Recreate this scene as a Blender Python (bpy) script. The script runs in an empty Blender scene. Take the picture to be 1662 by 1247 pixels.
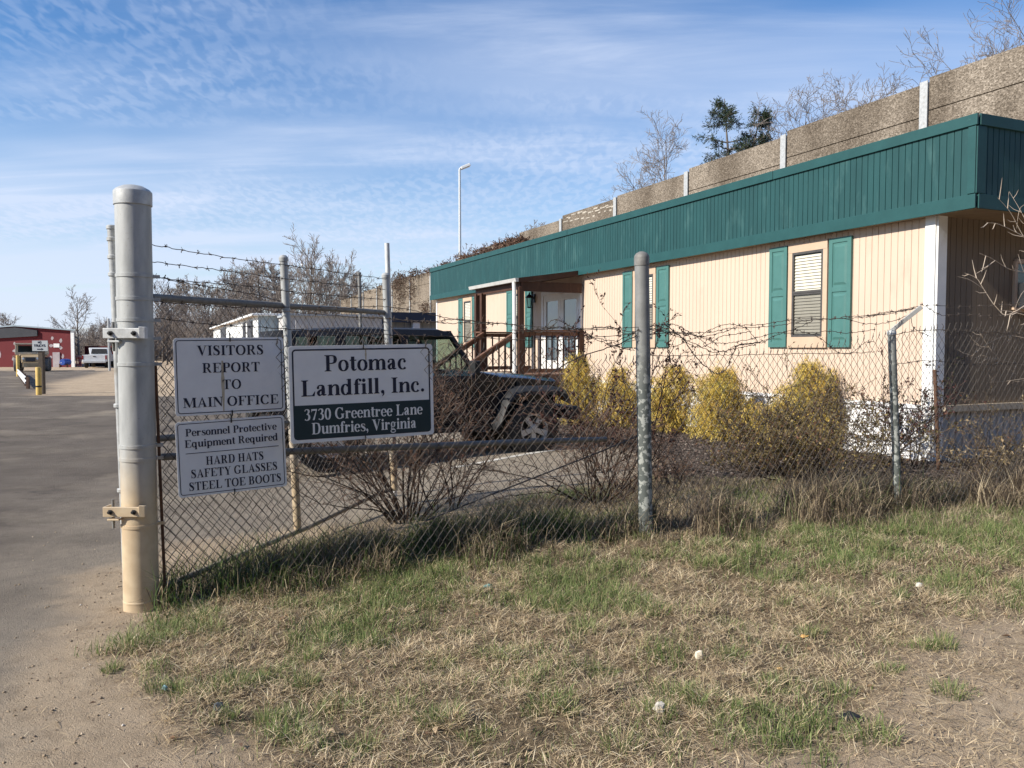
import bpy, bmesh, math, random
import numpy as np
from mathutils import Vector, Matrix

random.seed(7)
RNG = np.random.default_rng(11)
scene = bpy.context.scene
R = math.radians
# ------------------------------------------------------------------ camera, sky, sun, exposure
EYE = 1.65
PITCH = R(2.62)
FPX = 1300.0                                   # focal length in photo pixels (photo is 1662 x 1247)
cam_d = bpy.data.cameras.new("camera")
cam_d.sensor_width = 36.0
cam_d.lens = 36.0 * FPX / 1662.0
cam_d.clip_start = 0.05
cam_d.clip_end = 5000
cam = bpy.data.objects.new("camera", cam_d)
scene.collection.objects.link(cam)
cam.location = (0, 0, EYE)
cam.rotation_euler = (R(90) - PITCH, 0, 0)
scene.camera = cam

SUN_B, SUN_E = R(-117), R(34)                  # bearing (clockwise from +Y) and elevation
SUN_V = Vector((math.sin(SUN_B) * math.cos(SUN_E), math.cos(SUN_B) * math.cos(SUN_E), math.sin(SUN_E)))
sun_d = bpy.data.lights.new("sun", 'SUN')
sun_d.energy = 5.0
sun_d.angle = R(0.5)
sun_d.color = (1.0, 0.93, 0.82)
sun = bpy.data.objects.new("sun", sun_d)
scene.collection.objects.link(sun)
sun.rotation_euler = SUN_V.to_track_quat('Z', 'Y').to_euler()

scene.view_settings.view_transform = 'Standard'
scene.view_settings.look = 'None'
scene.view_settings.gamma = 1.0
scene.view_settings.exposure = 0.5

world = bpy.data.worlds.new("World")
scene.world = world
world.use_nodes = True


def build_world():
    nt = world.node_tree
    N, L = nt.nodes, nt.links
    N.clear()
    out = N.new('ShaderNodeOutputWorld')
    bg = N.new('ShaderNodeBackground')
    bg.inputs['Strength'].default_value = 0.085
    L.new(bg.outputs[0], out.inputs[0])
    sky = N.new('ShaderNodeTexSky')
    sky.sky_type = 'NISHITA'
    sky.sun_disc = False
    sky.sun_elevation = SUN_E
    sky.sun_rotation = SUN_B % (2 * math.pi)
    sky.air_density = 1.0
    sky.dust_density = 0.25
    sky.ozone_density = 2.5
    co = N.new('ShaderNodeTexCoord')
    sep = N.new('ShaderNodeSeparateXYZ')
    L.new(co.outputs['Generated'], sep.inputs[0])

    def math_(op, a, b=None, clamp=False):
        n = N.new('ShaderNodeMath'); n.operation = op; n.use_clamp = clamp
        for i, x in enumerate((a, b)):
            if x is None: continue
            if isinstance(x, (int, float)): n.inputs[i].default_value = x
            else: L.new(x, n.inputs[i])
        return n.outputs[0]
    # a cloud sheet far overhead: direction projected on a high plane
    z = math_('ADD', math_('MAXIMUM', sep.outputs[2], 0.0), 0.12)
    px = math_('DIVIDE', sep.outputs[0], z)
    py = math_('DIVIDE', sep.outputs[1], z)
    comb = N.new('ShaderNodeCombineXYZ')
    L.new(px, comb.inputs[0]); L.new(py, comb.inputs[1])

    def noise(scale, detail, rough, rot=0.0, sc=(1, 1, 1), loc=(0, 0, 0), dist=0.0):
        mp = N.new('ShaderNodeMapping')
        mp.inputs['Rotation'].default_value = (0, 0, rot)
        mp.inputs['Scale'].default_value = sc
        mp.inputs['Location'].default_value = loc
        L.new(comb.outputs[0], mp.inputs[0])
        n = N.new('ShaderNodeTexNoise')
        n.inputs['Scale'].default_value = scale
        n.inputs['Detail'].default_value = detail
        n.inputs['Roughness'].default_value = rough
        n.inputs['Distortion'].default_value = dist
        L.new(mp.outputs[0], n.inputs['Vector'])
        return n.outputs[0]

    def ramp(v, a, b):
        m = N.new('ShaderNodeMapRange')
        m.interpolation_type = 'SMOOTHSTEP'
        m.inputs['From Min'].default_value = a
        m.inputs['From Max'].default_value = b
        L.new(v, m.inputs['Value'])
        return m.outputs[0]
    # broad veils, streaky cirrus, and fine mackerel ripples where the veils are
    veil = ramp(noise(0.55, 4, 0.55, R(-20), (0.55, 1.25, 1), (2.3, 0.4, 0)), 0.40, 0.68)
    streak = ramp(noise(1.6, 7, 0.62, R(-24), (0.35, 1.5, 1), (0.7, 3.1, 0), 0.6), 0.40, 0.78)
    rip = ramp(noise(30.0, 2, 0.5, R(20), (1.0, 0.50, 1), (0, 0, 0), 0.4), 0.38, 0.64)
    ripm = ramp(noise(0.9, 3, 0.5, R(-15), (0.6, 1.3, 1), (5.1, 1.7, 0)), 0.42, 0.60)
    a = math_('MULTIPLY', veil, 0.42)
    b = math_('MULTIPLY', math_('MULTIPLY', streak, math_('ADD', veil, 0.35)), 0.46)
    c = math_('MULTIPLY', math_('MULTIPLY', rip, ripm), 0.17)
    low = math_('MULTIPLY', ramp(sep.outputs[2], 0.36, -0.02), 0.58)
    front = ramp(sep.outputs[1], -0.25, 0.25)          # clouds kept ahead only; sky behind the camera cleared to cut fill light
    abc = math_('MULTIPLY', math_('ADD', math_('ADD', a, b), c), front)
    fac = math_('ADD', abc, low, True)
    fac = math_('MINIMUM', fac, 0.85)
    mix = N.new('ShaderNodeMixRGB')
    L.new(fac, mix.inputs[0])
    hs = N.new('ShaderNodeHueSaturation')
    hs.inputs['Saturation'].default_value = 1.28
    hs.inputs['Value'].default_value = 1.3
    hs.inputs['Hue'].default_value = 0.506
    L.new(sky.outputs[0], hs.inputs['Color'])
    L.new(hs.outputs[0], mix.inputs[1])
    mix.inputs[2].default_value = (6.1, 6.9, 8.6, 1)
    L.new(mix.outputs[0], bg.inputs[0])


build_world()

# ------------------------------------------------------------------ measuring helpers: photo pixel + a known plane -> world point
FW = Vector((0, math.cos(PITCH), -math.sin(PITCH)))
UP = Vector((0, math.sin(PITCH), math.cos(PITCH)))
ORG = Vector((0, 0, EYE))


def ray(u, v):
    return Vector((1, 0, 0)) * ((u - 831) / FPX) + UP * (-(v - 623.5) / FPX) + FW


def at_y(u, v, y):
    d = ray(u, v)
    return ORG + d * (y / d.y)


def at_z(u, v, z):
    d = ray(u, v)
    return ORG + d * ((z - EYE) / d.z)


def at_plane(u, v, p, n):
    d = ray(u, v)
    return ORG + d * ((Vector(p) - ORG).dot(Vector(n)) / d.dot(Vector(n)))


def sm(a, b, x):
    t = np.clip((np.asarray(x, dtype=float) - a) / (b - a), 0, 1)
    return t * t * (3 - 2 * t)


def H(x, y):
    """ground height without the small lumps"""
    x = np.asarray(x, dtype=float); y = np.asarray(y, dtype=float)
    h = 0.165 * sm(-3.2, 0.3, x) * sm(4.5, 6.4, y)
    h = h - 0.004 * np.clip(y - 25, 0, 60) - 0.10 * sm(30, 70, y) * 0
    return h


def hz(x, y):
    return float(H(x, y))


_perm = np.random.default_rng(3).random((256, 256))


def vn(x, y, s=1.0, seed=0):
    """value noise 0..1"""
    x = np.asarray(x, dtype=float) * s + seed * 17.3 + 1000; y = np.asarray(y, dtype=float) * s + seed * 9.1 + 1000
    xi = np.floor(x).astype(int); yi = np.floor(y).astype(int)
    fx = x - xi; fy = y - yi
    fx = fx * fx * (3 - 2 * fx); fy = fy * fy * (3 - 2 * fy)
    g = lambda a, b: _perm[a & 255, b & 255]
    return (g(xi, yi) * (1 - fx) + g(xi + 1, yi) * fx) * (1 - fy) + (g(xi, yi + 1) * (1 - fx) + g(xi + 1, yi + 1) * fx) * fy


def fbm(x, y, s=1.0, seed=0, o=4):
    t = 0; a = 0.5; n = 0
    for i in range(o):
        t = t + a * vn(x, y, s * 2 ** i, seed + i); n += a; a *= 0.5
    return t / n


# ------------------------------------------------------------------ objects: linking, tagging
def tag(o, label=None, cat=None, group=None, kind=None):
    if label: o['label'] = label
    if cat: o['category'] = cat
    if group: o['group'] = group
    if kind: o['kind'] = kind
    return o


def empty(name, loc, label=None, cat=None, group=None):
    o = bpy.data.objects.new(name, None)
    o.empty_display_size = 0.2
    o.location = loc
    scene.collection.objects.link(o)
    return tag(o, label, cat, group)


def wloc(o):
    l = Vector((0, 0, 0))
    while o is not None:
        l = l + Vector(o.location); o = o.parent
    return l


def link_mesh(name, me, mat=None, parent=None, loc=None):
    """mesh verts are in WORLD coordinates; object origin goes to loc / the parent's place"""
    o = bpy.data.objects.new(name, me)
    scene.collection.objects.link(o)
    base = Vector(loc) if loc is not None else (wloc(parent) if parent else Vector((0, 0, 0)))
    if base.length > 0:
        me.transform(Matrix.Translation(-base))
    if parent:
        o.parent = parent
        o.location = base - wloc(parent)
    else:
        o.location = base
    if mat:
        for m in (mat if isinstance(mat, (list, tuple)) else [mat]):
            me.materials.append(m)
    return o


class MB:
    """collects shapes, then links them as ONE mesh object"""
    def __init__(s):
        s.v = []; s.f = []; s.sm = []; s.mi = []; s.m = 0

    def add(s, vs, fs, smooth=False):
        b = len(s.v)
        s.v += [tuple(p) for p in vs]
        for f in fs:
            s.f.append([i + b for i in f]); s.sm.append(smooth); s.mi.append(s.m)
        return s

    def box(s, c, size, ax=None):
        """c centre, size (along ax[0], ax[1], ax[2])"""
        c = Vector(c)
        a = [Vector(q) for q in (ax or ((1, 0, 0), (0, 1, 0), (0, 0, 1)))]
        h = [q * (k / 2) for q, k in zip(a, size)]
        vs = [c + h[0] * i + h[1] * j + h[2] * k for i in (-1, 1) for j in (-1, 1) for k in (-1, 1)]
        fs = [(0, 1, 3, 2), (4, 6, 7, 5), (0, 4, 5, 1), (2, 3, 7, 6), (0, 2, 6, 4), (1, 5, 7, 3)]
        if a[0].cross(a[1]).dot(a[2]) < 0: fs = [f[::-1] for f in fs]
        return s.add(vs, fs)

    def bar(s, p, q, w, h=None, up=(0, 0, 1)):
        p = Vector(p); q = Vector(q); d = (q - p); l = d.length; d.normalize()
        sd = d.cross(Vector(up))
        if sd.length < 1e-4: sd = d.cross(Vector((1, 0, 0)))
        sd.normalize(); u2 = sd.cross(d)
        return s.box((p + q) / 2, (l, w, h or w), (d, sd, u2))

    def tube(s, pts, r, n=10, caps=True):
        pts = [Vector(p) for p in pts]
        rs = r if isinstance(r, (list, tuple)) else [r] * len(pts)
        rings = []
        pu = None
        for i, p in enumerate(pts):
            d = (pts[min(i + 1, len(pts) - 1)] - pts[max(i - 1, 0)]).normalized()
            if pu is None:
                u = d.cross(Vector((0, 0, 1)))
                if u.length < 1e-3: u = d.cross(Vector((1, 0, 0)))
            else:
                u = pu - d * pu.dot(d)
            u.normalize(); pu = u
            w = d.cross(u)
            rings.append([p + (u * math.cos(2 * math.pi * k / n) + w * math.sin(2 * math.pi * k / n)) * rs[i] for k in range(n)])
        vs = [q for rg in rings for q in rg]
        fs = []
        for i in range(len(pts) - 1):
            for k in range(n):
                a = i * n + k; b = i * n + (k + 1) % n
                fs.append((a, b, b + n, a + n))
        s.add(vs, fs, True)
        if caps:
            b = len(s.v) - len(vs)
            s.f.append([b + k for k in range(n)][::-1]); s.sm.append(False); s.mi.append(s.m)
            s.f.append([b + (len(pts) - 1) * n + k for k in range(n)]); s.sm.append(False); s.mi.append(s.m)
        return s

    def lathe(s, base, prof, n=24, axis=(0, 0, 1)):
        """prof: list of (radius, height along axis)"""
        a = Vector(axis).normalized()
        u = a.cross(Vector((0, 0, 1)))
        if u.length < 1e-3: u = Vector((1, 0, 0))
        u.normalize(); w = a.cross(u); base = Vector(base)
        vs = []; fs = []
        for r, h in prof:
            for k in range(n):
                t = 2 * math.pi * k / n
                vs.append(base + a * h + (u * math.cos(t) + w * math.sin(t)) * r)
        for i in range(len(prof) - 1):
            for k in range(n):
                p = i * n + k; q = i * n + (k + 1) % n
                fs.append((p, q, q + n, p + n))
        return s.add(vs, fs, True)

    def prism(s, pts, ex):
        """polygon (3D points) extruded by vector ex"""
        pts = [Vector(p) for p in pts]; ex = Vector(ex); n = len(pts)
        vs = pts + [p + ex for p in pts]
        nrm = Vector((0, 0, 0))
        for i in range(n): nrm += pts[i].cross(pts[(i + 1) % n])
        fs = [list(range(n))[::-1], list(range(n, 2 * n))] + [(i, (i + 1) % n, n + (i + 1) % n, n + i) for i in range(n)]
        if nrm.dot(ex) < 0: fs = [list(f)[::-1] for f in fs]
        return s.add(vs, fs)

    def build(s, name, mat=None, parent=None, loc=None, bevel=0, angle=35):
        me = bpy.data.meshes.new(name)
        me.from_pydata(s.v, [], s.f)
        me.polygons.foreach_set('use_smooth', s.sm)
        if isinstance(mat, (list, tuple)):
            me.polygons.foreach_set('material_index', s.mi)
        if any(s.sm): me.set_sharp_from_angle(angle=R(angle))
        me.update()
        o = link_mesh(name, me, mat, parent, loc)
        if bevel:
            m = o.modifiers.new('bevel', 'BEVEL'); m.width = bevel; m.segments = 2; m.limit_method = 'ANGLE'; m.angle_limit = R(40)
            m.harden_normals = False
        return o


def np_mesh(name, V, F, col=None, smooth=False):
    """fast mesh: V (n,3), F (m,k) same-size faces; col (n,3) optional vertex colours"""
    me = bpy.data.meshes.new(name)
    V = np.ascontiguousarray(V, dtype=np.float32); F = np.ascontiguousarray(F, dtype=np.int32)
    k = F.shape[1]
    me.vertices.add(len(V)); me.vertices.foreach_set('co', V.ravel())
    me.loops.add(F.size); me.loops.foreach_set('vertex_index', F.ravel())
    me.polygons.add(len(F)); me.polygons.foreach_set('loop_start', np.arange(len(F), dtype=np.int32) * k)
    if smooth: me.polygons.foreach_set('use_smooth', np.ones(len(F), dtype=bool))
    if col is not None:
        a = me.attributes.new('Col', 'FLOAT_COLOR', 'POINT')
        c4 = np.ones((len(V), 4), dtype=np.float32); c4[:, :3] = col
        a.data.foreach_set('color', c4.ravel())
    me.update(calc_edges=True)
    me.validate()
    return me


def seg_arrays(P0, P1, r0, r1, n=4):
    """independent tapered prisms from P0 to P1; returns V, F"""
    P0 = np.asarray(P0, float); P1 = np.asarray(P1, float)
    r0 = np.broadcast_to(np.asarray(r0, float), (len(P0),)); r1 = np.broadcast_to(np.asarray(r1, float), (len(P0),))
    d = P1 - P0
    d = d / np.maximum(np.linalg.norm(d, axis=1, keepdims=True), 1e-9)
    ref = np.where(np.abs(d[:, 2:3]) > 0.9, np.array([[1., 0, 0]]), np.array([[0., 0, 1]]))
    u = np.cross(d, ref); u /= np.maximum(np.linalg.norm(u, axis=1, keepdims=True), 1e-9)
    w = np.cross(d, u)
    m = len(P0)
    V = np.zeros((m, 2 * n, 3))
    for k in range(n):
        t = 2 * math.pi * k / n
        o = u * math.cos(t) + w * math.sin(t)
        V[:, k] = P0 + o * r0[:, None]
        V[:, n + k] = P1 + o * r1[:, None]
    base = (np.arange(m) * 2 * n)[:, None]
    F = []
    for k in range(n):
        k2 = (k + 1) % n
        F.append(base + np.array([[k, k2, n + k2, n + k]]))
    return V.reshape(-1, 3), np.concatenate(F, 0)


# ------------------------------------------------------------------ materials
def new_mat(name):
    m = bpy.data.materials.new(name); m.use_nodes = True
    nt = m.node_tree
    return m, nt.nodes, nt.links, nt.nodes['Principled BSDF']


def pm(name, c1, c2=None, scale=6.0, rough=0.7, metal=0.0, bump=0.0, bscale=None, stretch=(1, 1, 1), lo=0.35, hi=0.65, c3=None, s3=2.0, t3=(0.55, 0.7), spec=0.35, detail=6, bdist=0.01, coat=0.0):
    """procedural paint / metal / earth: two tones by noise, an optional third stain tone, optional bump"""
    m, N, L, b = new_mat(name)
    b.inputs['Roughness'].default_value = rough
    b.inputs['Metallic'].default_value = metal
    b.inputs['Specular IOR Level'].default_value = spec
    if coat:
        b.inputs['Coat Weight'].default_value = coat; b.inputs['Coat Roughness'].default_value = 0.08
    b.inputs['Base Color'].default_value = (*c1, 1)
    co = N.new('ShaderNodeTexCoord'); mp = N.new('ShaderNodeMapping')
    mp.inputs['Scale'].default_value = stretch
    L.new(co.outputs['Object'], mp.inputs[0])

    def nz(s, d=detail):
        n = N.new('ShaderNodeTexNoise'); n.inputs['Scale'].default_value = s; n.inputs['Detail'].default_value = d
        n.inputs['Roughness'].default_value = 0.62
        L.new(mp.outputs[0], n.inputs['Vector']); return n.outputs[0]

    def mr(v, a, bb):
        q = N.new('ShaderNodeMapRange'); q.inputs['From Min'].default_value = a; q.inputs['From Max'].default_value = bb
        L.new(v, q.inputs['Value']); return q.outputs[0]
    if c2:
        mx = N.new('ShaderNodeMixRGB'); L.new(mr(nz(scale), lo, hi), mx.inputs[0])
        mx.inputs[1].default_value = (*c1, 1); mx.inputs[2].default_value = (*c2, 1)
        last = mx.outputs[0]
        if c3:
            m3 = N.new('ShaderNodeMixRGB'); L.new(mr(nz(s3), *t3), m3.inputs[0])
            L.new(last, m3.inputs[1]); m3.inputs[2].default_value = (*c3, 1); last = m3.outputs[0]
        L.new(last, b.inputs['Base Color'])
    if bump:
        bp = N.new('ShaderNodeBump'); bp.inputs['Strength'].default_value = bump; bp.inputs['Distance'].default_value = bdist
        L.new(nz(bscale or scale * 4), bp.inputs['Height']); L.new(bp.outputs[0], b.inputs['Normal'])
    return m


def attr_mat(name, rough=0.75, transl=0.25, spec=0.2):
    """colour from the 'Col' attribute (each blade, leaf or twig its own tone)"""
    m, N, L, b = new_mat(name)
    b.inputs['Roughness'].default_value = rough; b.inputs['Specular IOR Level'].default_value = spec
    a = N.new('ShaderNodeAttribute'); a.attribute_name = 'Col'
    L.new(a.outputs['Color'], b.inputs['Base Color'])
    if transl:
        t = N.new('ShaderNodeBsdfTranslucent'); L.new(a.outputs['Color'], t.inputs['Color'])
        mx = N.new('ShaderNodeMixShader'); mx.inputs[0].default_value = transl
        L.new(b.outputs[0], mx.inputs[1]); L.new(t.outputs[0], mx.inputs[2])
        L.new(mx.outputs[0], N['Material Output'].inputs[0])
    return m


def glass_mat(name, tint=(0.75, 0.85, 0.82), refl=0.18, dark=0.0):
    m, N, L, b = new_mat(name)
    N.remove(b)
    g = N.new('ShaderNodeBsdfGlossy'); g.inputs['Roughness'].default_value = 0.03
    t = N.new('ShaderNodeBsdfTransparent'); t.inputs['Color'].default_value = (*tint, 1)
    fr = N.new('ShaderNodeLayerWeight'); fr.inputs['Blend'].default_value = .5
    po = N.new('ShaderNodeMath'); po.operation = 'POWER'; po.inputs[1].default_value = 4.5; L.new(fr.outputs['Facing'], po.inputs[0])
    ad = N.new('ShaderNodeMath'); ad.operation = 'ADD'; ad.inputs[1].default_value = refl; ad.use_clamp = True
    L.new(po.outputs[0], ad.inputs[0])
    mx = N.new('ShaderNodeMixShader')
    L.new(ad.outputs[0], mx.inputs[0]); L.new(t.outputs[0], mx.inputs[1]); L.new(g.outputs[0], mx.inputs[2])
    L.new(mx.outputs[0], N['Material Output'].inputs[0])
    return m


M = {}
M['galv'] = pm('galvanised_steel', (0.50, 0.51, 0.50), (0.36, 0.37, 0.37), 14, 0.5, 0.25, 0.08, 60, c3=(0.30, 0.27, 0.22), s3=5, t3=(0.6, 0.78))
M['galv_old'] = pm('weathered_steel', (0.24, 0.235, 0.22), (0.16, 0.155, 0.145), 20, 0.65, 0.2, 0.15, 80, c3=(0.33, 0.32, 0.30), s3=11, t3=(0.58, 0.66))
M['galv_white'] = pm('bright_galvanised', (0.66, 0.67, 0.66), (0.5, 0.51, 0.5), 20, 0.5, 0.15, 0.08, 70)
M['rail'] = pm('dull_rail_steel', (0.23, 0.22, 0.20), (0.165, 0.155, 0.14), 22, 0.6, 0.25, 0.1, 70, c3=(0.25, 0.2, 0.15), s3=6, t3=(0.6, 0.75))
M['rust'] = pm('rusty_steel', (0.16, 0.085, 0.05), (0.09, 0.05, 0.035), 25, 0.85, 0.1, 0.3, 90)
M['wire'] = pm('fence_wire', (0.30, 0.29, 0.27), (0.16, 0.12, 0.09), 9, 0.55, 0.35)
M['wire_dark'] = pm('dark_old_wire', (0.07, 0.061, 0.054), (0.145, 0.13, 0.115), 6, 0.7, 0.25)
M['barb'] = pm('barbed_wire', (0.07, 0.055, 0.045), (0.12, 0.10, 0.085), 8, 0.75, 0.2)
M['sign_white'] = pm('sign_face_white', (0.76, 0.765, 0.75), (0.70, 0.70, 0.69), 5, 0.45, 0, 0, c3=(0.5, 0.46, 0.36), s3=3, t3=(0.62, 0.8))
M['sign_ink'] = pm('sign_ink_navy', (0.012, 0.016, 0.035), (0.018, 0.022, 0.045), 8, 0.5)
M['sign_green'] = pm('sign_green_panel', (0.009, 0.028, 0.036), (0.013, 0.034, 0.042), 8, 0.5)
M['sign_back'] = pm('sign_aluminium', (0.5, 0.5, 0.5), (0.4, 0.4, 0.4), 10, 0.5, 0.4)
M['stain'] = pm('rust_stain', (0.40, 0.33, 0.22), (0.5, 0.44, 0.33), 18, 0.6)
M['black'] = pm('black_plastic', (0.012, 0.012, 0.013), (0.02, 0.02, 0.02), 20, 0.5)
# ------------------------------------------------------------------ ground, road, lot
NR = Vector((0.9129, 0.4081, 0))               # across the lot, towards the office and the wall behind it
UD = Vector((-0.4081, 0.9129, 0))              # along the office, away from the camera
ASPH = [(-1.75, 1.5), (-1.95, 2.8), (-2.3, 3.55), (-2.75, 4.85), (-3.05, 5.9), (-2.75, 6.7), (-2.0, 6.95), (-1.2, 7.05), (-.45, 7.35), (.32, 8.4),
        (1.4, 9.2), (1.95, 10.6), (-5.4, 27), (-16.5, 27.6), (-19, 33), (-21.5, 37), (-31, 62), (-75, 62), (-75, -8), (-1.75, -8)]
LAWN = [(-2.25, 5.35), (-2.3, 4.75), (-2.28, 4.2), (-1.95, 3.7), (-1.6, 3.35), (-1.2, 2.9), (-.8, 2.5), (.5, 2.6), (.95, 3.0), (1.45, 3.35), (2.05, 4.0), (3.1, 4.8), (4.2, 5.6),
        (6.5, 6.6), (8, 9.2), (5, 8.7), (3.2, 9.0), (1.5, 9.0), (.4, 8.15), (-.45, 7.1), (-1.2, 6.8), (-1.9, 5.9)]
MULCH = [(1.0, 8.95), (3.0, 8.7), (6.0, 8.3), (10, 9.5), (9.5, 14), (-2.0, 27), (-5.2, 26.6), (1.95, 10.6), (1.45, 9.3)]


def poly_sd(x, y, poly):
    """signed distance, positive inside"""
    x = np.asarray(x, float); y = np.asarray(y, float)
    ins = np.zeros(x.shape, bool); dm = np.full(x.shape, 1e9)
    n = len(poly)
    for i in range(n):
        x0, y0 = poly[i]; x1, y1 = poly[(i + 1) % n]
        c = ((y0 > y) != (y1 > y)) & (x < (x1 - x0) * (y - y0) / ((y1 - y0) if y1 != y0 else 1e-9) + x0)
        ins ^= c
        dx, dy = x1 - x0, y1 - y0
        t = np.clip(((x - x0) * dx + (y - y0) * dy) / (dx * dx + dy * dy), 0, 1)
        dm = np.minimum(dm, np.hypot(x - x0 - t * dx, y - y0 - t * dy))
    return np.where(ins, dm, -dm)


def weights(x, y):
    wob = (fbm(x, y, 1.7, 5) - .5)
    fine = (fbm(x, y, 9, 9, 3) - .5)
    a = sm(-.22, .26, poly_sd(x, y, ASPH) + wob * .5 + fine * .25)
    far = sm(20, 40, y)
    a = a * (1 - .0 * far)
    l = sm(-.12, .40, poly_sd(x, y, LAWN) + wob * .7 + fine * .3) * (1 - a)
    m = sm(-.2, .3, poly_sd(x, y, MULCH) + wob * .5 + fine * .2) * (1 - a)
    return a, l, m


def lumps(x, y, a, l, m):
    near = 1 - sm(12, 18, y)
    return near * (l * ((fbm(x, y, 2.2, 2) - .5) * .10 + (fbm(x, y, 9, 4, 3) - .5) * .055)
                   + (1 - a) * (1 - l) * ((fbm(x, y, 1.6, 6) - .5) * .035 + (fbm(x, y, 14, 7, 3) - .5) * .014)
                   + m * (fbm(x, y, 5, 8, 3) - .5) * .04
                   + a * (fbm(x, y, .8, 12) - .5) * .02)


def ground_z(x, y):
    a, l, m = weights(x, y)
    return H(x, y) + lumps(x, y, a, l, m)


def build_ground():
    def axis(segs):
        out = [segs[0][0]]
        for lo, hi, n in segs: out += list(np.linspace(lo, hi, n + 1)[1:])
        return np.array(out)
    X = axis([(-900, -120, 8), (-120, -40, 16), (-40, -12, 40), (-12, -4, 60), (-4, 5.2, 170), (5.2, 10, 50), (10, 30, 25), (30, 120, 12), (120, 900, 8)])
    Y = axis([(-60, -6, 8), (-6, 2.4, 20), (2.4, 9.5, 150), (9.5, 16, 60), (16, 40, 70), (40, 90, 50), (90, 250, 16), (250, 1500, 10)])
    gx, gy = np.meshgrid(X, Y)
    a, l, m = weights(gx, gy)
    z = H(gx, gy) + lumps(gx, gy, a, l, m)
    ny, nx = gx.shape
    idx = np.arange(ny * nx).reshape(ny, nx)
    F = np.stack([idx[:-1, :-1], idx[:-1, 1:], idx[1:, 1:], idx[1:, :-1]], -1).reshape(-1, 4)
    V = np.stack([gx, gy, z], -1).reshape(-1, 3)
    W = np.stack([a, l, m], -1).reshape(-1, 3)
    fc = V[F].mean(1); fa = W[F][:, :, 0].mean(1); fm = W[F][:, :, 2].mean(1)
    isa = fa > .5
    road = isa & (fc[:, 0] < -3.0 - .30 * (fc[:, 1] - 6.5).clip(0, 100))
    lot = isa & ~road
    gravel = ~isa & (fc[:, 1] > 26) & (fc[:, 1] < 90)
    mul = ~isa & ~gravel & (fm > .5)
    rest = ~isa & ~gravel & ~mul
    mt = ground_mat()
    for nm, sel in (('ground', rest), ('road', road), ('parking_lot', lot), ('gravel_yard', gravel), ('mulch_bed', mul)):
        f = F[sel]; u, inv = np.unique(f, return_inverse=True)
        me = np_mesh(nm, V[u], inv.reshape(f.shape), W[u], True)
        o = link_mesh(nm, me, mt)
        o['kind'] = 'structure'


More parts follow.
